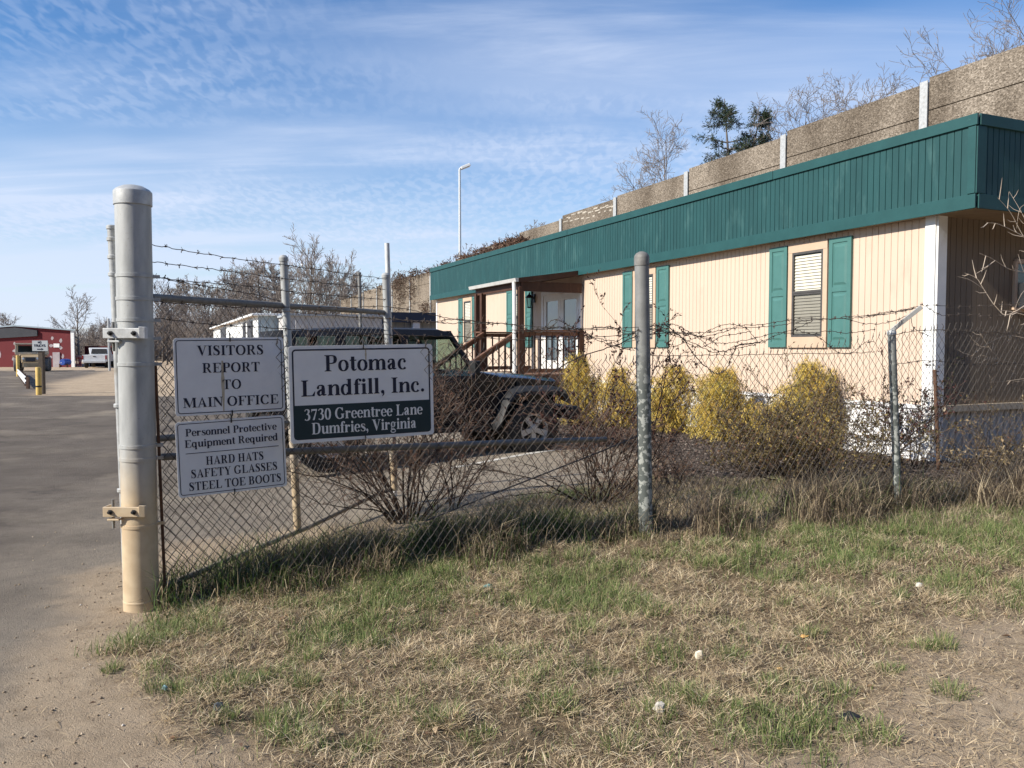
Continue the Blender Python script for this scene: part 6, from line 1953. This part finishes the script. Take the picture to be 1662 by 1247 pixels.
M['bark'] = pm('grey_bark', (.17, .145, .125), (.10, .085, .072), 5, .9, 0, .2, 20)
M['twigs'] = pm('grey_brown_twigs', (.27, .235, .21), (.19, .16, .145), 3, .9)
M['bark_pale'] = pm('pale_bark', (.30, .265, .23), (.20, .175, .15), 5, .9)


def tree(loc, segs, label, rmin, group=None, mats=('bark', 'twigs'), cat='tree', name='bare_tree', split=2):
    root = empty(name, loc, label, cat, group)
    segs_mesh('trunk', [s for s in segs if s[0] < split], M[mats[0]], root, 6, rmin, np.array(loc))
    rest = [s for s in segs if s[0] >= split]
    if rest: segs_mesh('crown', rest, M[mats[1]], root, 3, rmin, np.array(loc))
    return root


def copy_tree(o, loc, sc, rz, label=None, group=None):
    r = o.copy(); scene.collection.objects.link(r); r.location = loc; r.scale = (sc[0], sc[0], sc[1]); r.rotation_euler = (0, 0, rz)
    if label: r['label'] = label
    if group: r['group'] = group
    for ch in list(o.children):
        c = ch.copy(); scene.collection.objects.link(c); c.parent = r
    return r


def far(u, vtop, y):
    t = at_y(u, vtop, y); return Vector((t.x, y, hz(t.x, y))), (t.z - hz(t.x, y)) * (.90 if y > 60 else 1)


def build_trees():
    rng = np.random.default_rng(5)
    # one tree by the red workshop
    b, h = far(127, 482, 88)
    tree(b, grow(rng, h, 4, (16, 7, 5, 3), h * .02, 1.0, .25, .06, .07), 'lone bare tree standing between the red workshop and the thick gate post', .016, mats=('bark_pale', 'twigs'))
    b, h = far(492, 398, 96)
    t1 = tree(b, grow(rng, h, 4, (15, 8, 6, 4), h * .014, .8, .2, .12, .06), 'tallest bare tree of the wood, rising just right of the gate upright', .022)
    b, h = far(556, 424, 104)
    tree(b, grow(rng, h, 4, (16, 8, 6, 4), h * .013, .85, .2, .12, .07), 'slender bare tree beside the far small street lamp', .022)
    b, h = far(425, 428, 92)
    t2 = tree(b, grow(rng, h, 4, (22, 10, 7, 4), h * .016, 1.15, .12, .10, .08), 'broad dense bare tree behind the white storage building', .022)
    grp = 'bare trees of the wood beyond the yard'
    lab = 'bare grey brown tree in the wood line beyond the yard'
    protos = [t1, t2]
    b, h = far(330, 462, 98)
    p3 = tree(b, grow(rng, h, 4, (20, 9, 7, 4), h * .015, 1.05, .12, .11, .08), lab, .024, grp); protos.append(p3)
    spots = [(-22, 508, 105), (8, 512, 108), (152, 530, 100), (166, 520, 108), (182, 522, 95), (215, 512, 112), (262, 466, 105), (280, 474, 95), (300, 458, 110), (315, 476, 92), (355, 462, 106), (375, 450, 98),
             (392, 446, 112), (410, 440, 104), (440, 436, 110), (460, 440, 100), (475, 446, 115), (508, 440, 108), (520, 436, 98), (538, 452, 116), (572, 446, 110), (590, 462, 104), (345, 480, 86), (270, 488, 86), (200, 525, 90)]
    for i, (u, v, y) in enumerate(spots):
        b, h = far(u, v, y); o = protos[i % 3]
        oh = {0: far(492, 398, 96)[1], 1: far(425, 428, 92)[1], 2: far(330, 462, 98)[1]}[i % 3]
        copy_tree(o, b, (h / oh * rng.uniform(.9, 1.25), h / oh), rng.random() * 6.28, lab, grp)
    # tangled undergrowth and farther wood that reads as one brown mass
    n = 36000
    u = rng.uniform(-14, 1, n)
    x = rng.uniform(-68, -26, n); y = rng.uniform(112, 150, n)
    h = 2.5 + 5.5 * sm(-66, -48, x) * fbm(x, y, .08, 3) + rng.random(n) * 2
    z0 = rng.random(n) ** 1.2 * h
    L_ = rng.uniform(.6, 2.2, n)
    d = np.stack([rng.normal(0, .45, n), rng.normal(0, .45, n), rng.uniform(.2, 1, n)], 1); d /= np.linalg.norm(d, axis=1, keepdims=True)
    P0 = np.stack([x, y, H(x, y) + z0 * .85], 1)
    V, F = seg_arrays(P0, P0 + d * L_[:, None], .045, .014, 3)
    o = link_mesh('far_wood', np_mesh('far_wood', V, F), M['twigs']); o['kind'] = 'stuff'; tag(o, 'far grey brown wood of bare branches behind the yard', 'wood')
    # trees on the highway bank behind the sound wall
    for u, v, y, kids, lab2, sp in ((1097, 200, 38, (20, 10, 6, 3), 'bare tree left of the dark evergreen above the sound wall', 1.05), (1036, 281, 44, (14, 7, 5, 3), 'low bare tree furthest left above the sound wall', 1.1),
                                (1262, 158, 36, (20, 10, 6, 3), 'bare shrubby tree just right of the dark evergreen', 1.1), (1330, 148, 35, (20, 10, 6, 3), 'wide bare tree over the sound wall, middle of the right group', 1.2),
                                (1400, 150, 34, (18, 9, 6, 3), 'bare scrub over the sound wall just left of its nearest pale post', 1.15), (1600, 74, 31, (15, 8, 5, 3), 'pale bare tree above the nearest end of the sound wall', 1.0),
                                (1690, 0, 30, (16, 9, 6, 3), 'bare tree cut by the top right corner of the photo', 1.05)):
        b, h = far(u, v, y); b.z = 4.0; h = (h + hz(b.x, y) - 4.0) * .90
        tree(b, grow(rng, h, 4, kids, h * .0095, sp, .25, .09, .09), lab2, .008, mats=('bark', 'twigs'))
    b, h = far(862, 366, 52); b.z = 5.5
    tree(b, grow(rng, max(h - 5.5, 2), 4, (10, 6, 5, 3), .05, 1.4, .5, .0, .15), 'small bare thorny bush on the sound wall top near the street lamp', .012, name='bare_bush', cat='bush')


build_trees()


def added_tree_screen():
    """unseen trees added behind the camera to keep sky light off shaded faces"""
    rng = np.random.default_rng(2)
    n = 26000
    x = rng.uniform(-26, 60, n); h = 11 + 5 * fbm(x, x * 0, .12, 5)
    y = -22 - 7 * rng.random(n) + .38 * np.clip(x - 8, 0, 60)
    z = rng.random(n) ** .9 * h
    P = np.stack([x, y, z], 1); D = rng.normal(0, 1, (n, 3)); L_ = rng.uniform(.6, 1.5, n)
    V, F, C = leaf_quads(P, D, L_, L_ * .6, rng, pick(n, [(.04, .06, .03), (.06, .075, .035), (.075, .06, .045)], [2, 2, 2], rng))
    o = link_mesh('added_tree_screen', np_mesh('added_tree_screen', V, F, C), M['leafy']); o['kind'] = 'stuff'
    tag(o, 'added unseen tree screen behind the camera, blocking sky light', 'wood')


def leaf_quads(P, D, L_, W, rng, col, droop=0.0):
    """small folded leaf-sized faces at P pointing along D"""
    n = len(P)
    D = D / np.maximum(np.linalg.norm(D, axis=1, keepdims=True), 1e-9)
    s = np.cross(D, rng.normal(0, 1, (n, 3))); s /= np.maximum(np.linalg.norm(s, axis=1, keepdims=True), 1e-9)
    L2 = L_[:, None]; W2 = W[:, None] / 2
    V = np.stack([P, P + D * L2 * .5 + s * W2, P + D * L2, P + D * L2 * .5 - s * W2], 1).reshape(-1, 3)
    F = (np.arange(n) * 4)[:, None] + np.array([[0, 1, 2, 3]])
    return V, F, np.repeat(col, 4, 0)


def evergreen():
    rng = np.random.default_rng(9)
    y = 36.0; t = at_y(1192, 156, y); base = Vector((t.x + .1, y, 4.0)); h = t.z - 4.0
    root = empty('evergreen_tree', base, 'dark scraggly evergreen rising above the sound wall between bare trees', 'tree')
    segs = []; P, D = [], []
    for off, hh, lean in ((0, h, -.03), (.18, h * .93, .03)):
        p = np.array(base) + [off, 0, 0]; d = nrm(np.array([lean, 0, 1.])); n = 12; pts = [p]
        for i in range(n):
            d = nrm(d + rng.normal(0, .03, 3)); pts.append(pts[-1] + d * hh / n); segs.append((0, pts[-2], pts[-1], .14 * (1 - i / n) + .015, .14 * (1 - (i + 1) / n) + .015))
        for k in range(36):
            f = rng.uniform(.42, .99); i = min(int(f * n), n - 1); b = pts[i] + (pts[i + 1] - pts[i]) * (f * n - i)
            az = rng.random() * 6.28; L_ = (1 - f) ** .75 * 3.3 * rng.uniform(.45, 1.1) + .15
            dd = nrm(np.array([math.cos(az), math.sin(az), rng.uniform(-.18, .18)])); q = b; m = 6
            for j in range(m):
                dd = nrm(dd + rng.normal(0, .08, 3)); q2 = q + dd * L_ / m; segs.append((1, q, q2, .028 * (1 - j / m) + .006, .028 * (1 - (j + 1) / m) + .006))
                if j >= 1:
                    for c in range(5):
                        s = nrm(np.cross(dd, rng.normal(0, 1, 3)) + dd * .6); tl = rng.uniform(.12, .38)
                        segs.append((1, q2, q2 + s * tl, .008, .004))
                        for w in np.linspace(.2, 1, 4):
                            P.append(q2 + s * tl * w); D.append(s + rng.normal(0, .6, 3))
                q = q2
    segs_mesh('trunk', segs, M['bark'], root, 4)
    P = np.repeat(np.array(P), 2, 0) + rng.normal(0, .025, (len(P) * 2, 3)); D = np.repeat(np.array(D), 2, 0) + rng.normal(0, .5, (len(P), 3))
    c = pick(len(P), [(.028, .050, .026), (.042, .066, .033), (.060, .082, .040), (.022, .036, .022)], [4, 3, 2, 2], rng)
    V, F, C = leaf_quads(P, D, rng.uniform(.08, .19, len(P)), rng.uniform(.022, .04, len(P)), rng, c)
    link_mesh('crown', np_mesh('crown', V, F, C), M['leafy'], root)


evergreen()
added_tree_screen()


# ------------------------------------------------------------------ shrubs
def twig_bush(loc, h, rad, stems, rng, label, tone, leaf=None, nleaf=0, lsize=(.012, .028), kids=(6, 5), name='bare_shrub', cat='shrub', rmin=.0016, r0=.009, lean=.8, droop=0.0, hi=0.0, base_r=.12, levels=3):
    loc = Vector(loc); loc.z = float(ground_z(loc.x, loc.y)) - .02
    root = empty(name, loc, label, cat)
    segs = []
    for s in range(stems):
        a = rng.random() * 6.283; rr = math.sqrt(rng.random())
        b = np.array(loc) + [math.cos(a) * base_r * rr, math.sin(a) * base_r * rr, 0]
        out_ = rr * lean * rad / h
        d = nrm(np.array([math.cos(a) * out_ * 1.3, math.sin(a) * out_ * 1.3, 1.0]))
        for (lv, p, q, ra, rb) in grow_stem(rng, b, d, h * rng.uniform(.6, 1.05), r0 * rng.uniform(.6, 1.2), levels, kids, droop): segs.append((lv, p, q, ra, rb))
    tn = np.array(tone)
    col = tn[None] * rng.uniform(.6, 1.5, (len(segs), 1)) * np.array([(.5, .9, 1.3)[min(s[0], 2)] for s in segs])[:, None]
    segs_mesh('stems', segs, M['twig'], root, 3, rmin, np.zeros(3), col)
    if nleaf:
        tips = [s for s in segs if s[0] >= 1 and s[2][2] > loc.z + h * hi]
        if not tips: tips = segs
        ii = rng.integers(0, len(tips), nleaf); t = rng.random((nleaf, 1))
        A = np.array([s[1] for s in tips])[ii]; B = np.array([s[2] for s in tips])[ii]
        P = A + (B - A) * t; D = nrm_rows(B - A) + rng.normal(0, .7, (nleaf, 3))
        L_ = rng.uniform(*lsize, nleaf)
        V, F, C = leaf_quads(P, D, L_, L_ * .5, rng, pick(nleaf, leaf, [1] * len(leaf), rng, .3))
        link_mesh('leaves', np_mesh('leaves', V, F, C), M['leafy'], root)
    return root


def nrm_rows(a): return a / np.maximum(np.linalg.norm(a, axis=1, keepdims=True), 1e-9)


def grow_stem(rng, p, d, L_, r, levels, kids, droop, lv=0):
    n = 6 if lv == 0 else 4
    pts = [p]; dd = d; out = []
    for i in range(n):
        dd = nrm(dd + rng.normal(0, .19 + .06 * lv, 3) + np.array([0, 0, .02 - droop * (i / n)])); pts.append(pts[-1] + dd * L_ / n)
    for i in range(n): out.append((lv, pts[i], pts[i + 1], r * (1 - .75 * i / n), r * (1 - .75 * (i + 1) / n)))
    if lv + 1 < levels:
        for j in range(kids[lv]):
            t = rng.uniform(.2, .98); i = min(int(t * n), n - 1); b = pts[i] + (pts[i + 1] - pts[i]) * (t * n - i)
            ax = nrm(pts[i + 1] - pts[i]); s = nrm(np.cross(ax, rng.normal(0, 1, 3))); a = R(rng.uniform(22, 58))
            out += grow_stem(rng, b, nrm(ax * math.cos(a) + s * math.sin(a) + np.array([0, 0, .12])), L_ * rng.uniform(.22, .45), r * .5, levels, kids, droop, lv + 1)
    return out


def thread_cypress(loc, h, w, rng, label, n=1500):
    """golden mop of drooping thread-like sprays"""
    loc = Vector(loc); loc.z = float(ground_z(loc.x, loc.y)) - .02
    root = empty('golden_shrub', loc, label, 'shrub', 'golden shrubs along the office wall')
    b0 = np.array(loc)
    segs = []
    for k in range(26):
        a = rng.random() * 6.28; d = nrm(np.array([math.cos(a) * .45, math.sin(a) * .45, 1]))
        segs += grow_stem(rng, b0, d, h * rng.uniform(.5, .95), .012, 2, (4,), .0)
    segs_mesh('stems', segs, M['bark'], root, 3)
    # leaders: a few uneven tops make the outline ragged
    tops = [(0, 0, 1.0, 1.0)] + [(rng.uniform(-.38, .38) * w, rng.uniform(-.35, .35) * w, rng.uniform(.5, .95), rng.uniform(.3, .6)) for _ in range(8)]
    P0, P1, P2, P3 = [], [], [], []
    for k in range(n):
        tx, ty, th, tw = tops[int(rng.integers(0, len(tops)))] if rng.random() < .72 else tops[0]
        f = rng.random() ** .8
        z = h * th * (.03 + .92 * f)
        rr = w * .52 * tw * (1 - f) ** .72 * (1.0 + .22 * math.sin(7 * f + tx * 9)) * rng.uniform(.40, 1.18) + .02
        a = rng.random() * 6.28; o = np.array([math.cos(a), math.sin(a), 0])
        p1 = b0 + [tx * f, ty * f, 0] + o * rr * .72 + [0, 0, z + .03]
        p0 = p1 - o * rr * .35 - [0, 0, .05]
        L_ = rng.uniform(.08, .19) * (1.9 if rng.random() < .12 else 1)
        p2 = p1 + o * L_ * .55 + [0, 0, L_ * rng.uniform(-.2, .75)] + rng.normal(0, .02, 3)
        p3 = p2 + o * L_ * .25 - np.array([0, 0, L_ * rng.uniform(.4, 1.0)]) + rng.normal(0, .025, 3)
        P0.append(p0); P1.append(p1); P2.append(p2); P3.append(p3)
    P0, P1, P2, P3 = map(np.array, (P0, P1, P2, P3))
    # sprays of short thread leaves along each arching shoot
    Ps, Ds = [], []
    for A, B, m in ((P1, P2, 10), (P2, P3, 14), (P0, P1, 3)):
        for j in range(m):
            t = rng.random((len(A), 1)); Ps.append(A + (B - A) * t + rng.normal(0, .010, A.shape)); Ds.append(nrm_rows(B - A) + rng.normal(0, .45, A.shape) - np.array([[0, 0, .3]]))
    P = np.concatenate(Ps); D = np.concatenate(Ds)
    shoot = np.tile(np.arange(n), 27)
    base = pick(n, [(.60, .44, .10), (.70, .55, .16), (.52, .40, .10), (.38, .33, .09), (.60, .42, .14), (.25, .23, .07)], [4, 3, 3, 2, 2, 1], rng)
    c = base[shoot] * rng.uniform(.75, 1.25, (len(shoot), 1))
    L_ = rng.uniform(.025, .065, len(P))
    V, F, C = leaf_quads(P, D, L_, np.full(len(P), .0085), rng, c)
    link_mesh('foliage', np_mesh('foliage', V, F, C), M['leafy'], root)
    return root


def build_shrubs():
    rng = np.random.default_rng(77)

    def spot(u, v, y): p = at_y(u, v, y); return (p.x, y, 0)

    def th(u, vt, y): return at_y(u, vt, y).z - float(ground_z(at_y(u, vt, y).x, y))
    for u, vt, y, w, lab, n in ((938, 574, 15.4, 1.05, 'tall golden thread-leaved shrub under the porch deck, behind the dark car nose', 1500),
                                (1004, 596, 14.9, .85, 'orange gold shrub left of the round fence post, half behind dark twigs', 1100),
                                (1094, 586, 14.0, 1.0, 'golden shrub just right of the round fence post', 1400),
                                (1176, 590, 12.9, 1.12, 'fullest golden shrub, below the wall between the two nearest windows', 1900),
                                (1262, 648, 12.2, .85, 'low golden shrub left of the dark leafy bush below the nearest window', 1100),
                                (1312, 574, 11.7, .95, 'golden shrub under the nearest window, behind a dark leafy bush', 1400)):
        thread_cypress(spot(u, 700, y), th(u, vt, y) * (.93 if u > 1050 else 1), w, rng, lab, n)
    brown = [(.12, .06, .042), (.085, .045, .034), (.17, .095, .062), (.22, .14, .09)]
    olive = [(.17, .135, .05), (.12, .095, .04), (.23, .175, .075), (.15, .075, .045), (.28, .22, .10)]
    twig_bush(spot(660, 850, 7.05), 1.45, 1.05, 34, rng, 'large twiggy brown shrub behind the landfill sign', (.115, .078, .06), brown, 1900, (.014, .034), (7, 6), lean=.95, hi=.40, r0=.0105, base_r=.16)
    twig_bush(spot(722, 840, 7.5), 1.5, .32, 7, rng, 'upright brown shrub between the landfill sign and the dark car', (.105, .07, .055), brown, 900, (.014, .034), (6, 5), lean=1.0, hi=.30)
    twig_bush(spot(968, 816, 7.55), 1.15, .8, 22, rng, 'twiggy bare shrub left of the round fence post, in front of the car wheel', (.125, .082, .06), brown, 600, (.012, .028), (7, 5), lean=1.3, hi=.35)
    twig_bush(spot(1006, 800, 8.0), 1.75, .42, 12, rng, 'tall dark leafy stems against the tan wall left of the round fence post', (.085, .055, .045), [(.07, .035, .03), (.10, .045, .035), (.05, .03, .026)], 2600, (.02, .045), (6, 4), lean=.9, hi=.35)
    twig_bush(spot(975, 760, 9.6), 0.9, .7, 9, rng, 'low reddish twig shrub just right of the front bumper of the dark car', (.12, .075, .055), brown, 400, (.012, .03), (6, 5), lean=1.4, hi=.2)
    twig_bush(spot(1300, 782, 8.9), 1.25, 1.0, 52, rng, 'dense dark olive brown leafy bush behind the fence below the nearest window', (.095, .07, .05), olive, 12000, (.018, .042), (8, 6), lean=1.3, hi=.18, base_r=.3)
    twig_bush(spot(1240, 770, 9.3), 0.6, .55, 16, rng, 'lower olive brown bush left of the dense dark bush', (.095, .07, .05), olive, 1800, (.018, .038), (7, 5), lean=1.3, hi=.15, base_r=.2)
    twig_bush(spot(1425, 742, 10.0), 1.42, .8, 12, rng, 'dark red leaved rose stems against the white skirting', (.075, .048, .038), [(.085, .03, .03), (.12, .05, .035), (.055, .03, .028), (.05, .05, .025)], 1500, (.02, .048), (5, 4), lean=1.1, hi=.25)
    twig_bush(spot(1482, 738, 9.9), 1.25, .55, 9, rng, 'dark leafy rose bush nearest the white office corner', (.075, .048, .038), [(.085, .03, .03), (.045, .05, .022), (.055, .03, .028), (.04, .045, .02)], 1300, (.02, .048), (5, 4), lean=.8, hi=.08)
    twig_bush(spot(1612, 785, 8.7), .95, .8, 22, rng, 'brown twig clump by the end wall skirting at far right', (.10, .075, .055), olive, 1500, (.014, .03), (7, 6), lean=1.3, hi=.1)
    twig_bush(spot(1668, 792, 8.2), 1.0, .5, 30, rng, 'pale dry straw clump at the right edge by the fence', (.40, .31, .18), [(.42, .33, .2), (.35, .26, .15)], 500, (.02, .06), (2, 2), lean=1.2, hi=.2, droop=.25, r0=.004, name='dry_grass_clump', cat='dry grass')
    twig_bush(spot(1090, 790, 8.5), .5, .6, 11, rng, 'small bare twig shrub right of the round fence post', (.10, .072, .055), brown, 700, (.012, .026), (7, 6), lean=1.4, hi=.2)
    # pale branches reaching in from the right edge
    root = empty('bare_tree', (5.15, 7.55, .16), 'pale leafless branches reaching in from the right edge before the end wall', 'tree')
    segs = []
    b = np.array([5.25, 7.75, .1]); segs += [(0, b, b + [0.02, 0, 1.1], .04, .035), (0, b + [.02, 0, 1.1], b + [.0, 0, 2.6], .035, .022)]
    tg = lambda u, v, y: np.array(at_y(u, v, y))
    for pts, r in (([(1690, 400, 7.7), (1650, 378, 7.6), (1620, 364, 7.5), (1601, 362, 7.45)], .011), ([(1690, 420, 7.7), (1662, 385, 7.7), (1640, 345, 7.65), (1619, 321, 7.6)], .010), ([(1675, 380, 7.7), (1658, 345, 7.75), (1638, 311, 7.8)], .007),
                   ([(1700, 450, 7.8), (1662, 442, 7.7), (1638, 437, 7.6), (1610, 420, 7.5), (1589, 411, 7.45)], .010), ([(1700, 470, 7.6), (1640, 510, 7.5), (1618, 500, 7.5), (1597, 470, 7.5), (1585, 452, 7.5), (1565, 443, 7.5)], .012),
                   ([(1597, 470, 7.5), (1575, 455, 7.45), (1554, 449, 7.45)], .006), ([(1585, 444, 7.5), (1608, 430, 7.5)], .005), ([(1690, 520, 7.5), (1650, 508, 7.45), (1626, 504, 7.4)], .013), ([(1700, 560, 7.6), (1640, 545, 7.5), (1600, 560, 7.45), (1575, 580, 7.4)], .009),
                   ([(1700, 600, 7.7), (1650, 590, 7.6), (1610, 582, 7.5), (1590, 575, 7.5)], .008), ([(1690, 610, 7.6), (1640, 618, 7.5), (1600, 622, 7.5)], .007), ([(1668, 330, 7.7), (1655, 340, 7.7), (1650, 372, 7.7)], .006), ([(1700, 500, 7.6), (1665, 470, 7.6), (1640, 520, 7.6)], .006),
                   ([(1690, 640, 7.6), (1640, 600, 7.55), (1610, 570, 7.5), (1590, 540, 7.5)], .007)):
        q = _cr([tuple(tg(*p)) for p in pts], 5)
        for i in range(len(q) - 1):
            k = i / len(q); segs.append((1, np.array(q[i]), np.array(q[i + 1]), r * .42 * (1 - .7 * k), r * .42 * (1 - .7 * (i + 1) / len(q))))
            if i % 3 == 2 and r > .006:
                s = nrm(np.array(q[i + 1]) - np.array(q[i])); s2 = nrm(np.cross(s, [0, 1, 0]) * rng.choice([-1, 1]) + s * .8 + rng.normal(0, .25, 3)); L_ = rng.uniform(.06, .2)
                segs.append((1, np.array(q[i]), np.array(q[i]) + s2 * L_ * .6, r * .4, r * .3)); segs.append((1, np.array(q[i]) + s2 * L_ * .6, np.array(q[i]) + s2 * L_ + [0, 0, .02], r * .3, .001))
    segs_mesh('trunk', [s for s in segs if s[0] == 0], M['bark'], root, 8)
    segs_mesh('branches', [s for s in segs if s[0] == 1], pm('pale_branch', (.50, .42, .34), (.36, .29, .22), 8, .8), root, 6)
    # dead vines over the sound wall
    def vine(label, spots, n, tone, spread):
        c0 = wall_pt(spots[0][0], spots[0][1], -.2); root = empty('dead_vine', c0, label, 'vine')
        P0, P1 = [], []
        for _ in range(n):
            u, v, su, sv = spots[int(rng.integers(0, len(spots)))]
            p = np.array(wall_pt(u + rng.normal(0, su), v + rng.normal(0, sv), -.12 - abs(rng.normal(0, spread))))
            d = nrm(rng.normal(0, 1, 3) + [0, 0, -.2]); P0.append(p); P1.append(p + d * rng.uniform(.12, .5))
        V, F = seg_arrays(P0, P1, .022, .008, 3)
        c = np.repeat(np.array(tone)[None] * rng.uniform(.6, 1.5, (n, 1)), 6, 0)
        link_mesh('stems', np_mesh('stems', V, F, c), M['twig'], root)
        m = n * 2; ii = rng.integers(0, n, m); A = np.array(P0)[ii]; B = np.array(P1)[ii]
        P = A + (B - A) * rng.random((m, 1)); L_ = rng.uniform(.05, .16, m)
        V, F, C = leaf_quads(P, rng.normal(0, 1, (m, 3)), L_, L_ * .6, rng, pick(m, [(.12, .075, .055), (.09, .055, .04), (.17, .11, .075), (.07, .055, .035)], [3, 3, 2, 2], rng))
        link_mesh('leaves', np_mesh('leaves', V, F, C), M['leafy'], root)
    vine('brown dead vine carpeting the wall top by the street lamp', [(705, 440, 10, 2), (730, 430, 10, 2), (760, 417, 12, 2), (790, 407, 12, 2), (820, 396, 12, 2), (840, 390, 8, 2)], 1200, (.14, .085, .06), .2)
    vine('dark dead vine hanging down the wall left of the office end', [(645, 455, 5, 6), (646, 480, 3, 14), (638, 460, 6, 8), (655, 450, 8, 3), (672, 443, 6, 3), (650, 470, 8, 16), (668, 470, 3, 14), (690, 500, 4, 6)], 750, (.10, .07, .052), .25)
    vine('thin dead vine along the lowest far end of the wall', [(600, 473, 14, 2), (575, 482, 12, 2), (556, 489, 8, 3), (620, 464, 8, 3)], 220, (.10, .08, .06), .2)


build_shrubs()

# ------------------------------------------------------------------ small litter on the verge
def chip(u, v, size, col, label, name, cat, z=.06, flat=.25, n=6, seed=0):
    rr = random.Random(seed); p = at_z(u, v, z); gz = float(ground_z(p.x, p.y)); mb = MB(); bot, top = [], []
    for k in range(n):
        t = 2 * math.pi * k / n; q = rr.uniform(.7, 1.2)
        bot.append(Vector((p.x + math.cos(t) * size * q, p.y + math.sin(t) * size * q * .7, gz + rr.uniform(.004, .018))))
        top.append(Vector((p.x + math.cos(t) * size * q * .8, p.y + math.sin(t) * size * q * .55, gz + .012 + size * flat * rr.uniform(.6, 1.4))))
    c = Vector((p.x, p.y, gz + .016 + size * flat * 1.1))
    vs = bot + top + [c]
    fs = [(i, (i + 1) % n, n + (i + 1) % n, n + i) for i in range(n)] + [(n + i, n + (i + 1) % n, 2 * n) for i in range(n)]
    mb.add(vs, fs)
    o = mb.build(name, pm(name + '_' + str(seed), col, tuple(c * .75 for c in col), 30, .7), None, (p.x, p.y, gz)); tag(o, label, cat)


chip(1134, 1053, .030, (.72, .64, .50), 'pale crumpled paper scrap lying in the grass, front middle', 'paper_scrap', 'litter', flat=.9, seed=1)
chip(1305, 1023, .024, (.62, .36, .12), 'orange chip in the grass, the farther of two orange chips', 'orange_chip', 'litter', seed=2)
chip(1266, 1069, .022, (.66, .42, .16), 'orange chip in the grass, the nearer of two orange chips', 'orange_chip', 'litter', seed=3)
chip(1381, 1141, .055, (.015, .017, .022), 'flat black rag in the grass at lower right', 'rag', 'litter', flat=.2, n=9, seed=4)
chip(1070, 1139, .030, (.50, .46, .40), 'pale grey stone among green tufts, lower middle', 'stone', 'stone', flat=.8, seed=5)
chip(1492, 942, .022, (.70, .67, .60), 'small white stone in the grass at right', 'stone', 'stone', flat=.8, z=.12, seed=6)
chip(792, 946, .040, (.14, .24, .22), 'bluish green glass shard below the rank grass', 'glass_shard', 'litter', flat=.4, z=.1, seed=7)
chip(268, 1118, .018, (.25, .42, .48), 'light blue scrap in a green tuft at lower left', 'plastic_scrap', 'litter', flat=.8, z=.02, seed=8)
chip(355, 1148, .026, (.10, .11, .12), 'dark grey scrap beside green tufts at lower left', 'plastic_scrap', 'litter', flat=.9, z=.02, seed=9)
chip(1548, 752, .09, (.52, .46, .38), 'pale stone by the rusty post at the office corner', 'stone', 'stone', flat=.5, z=.16, seed=10)
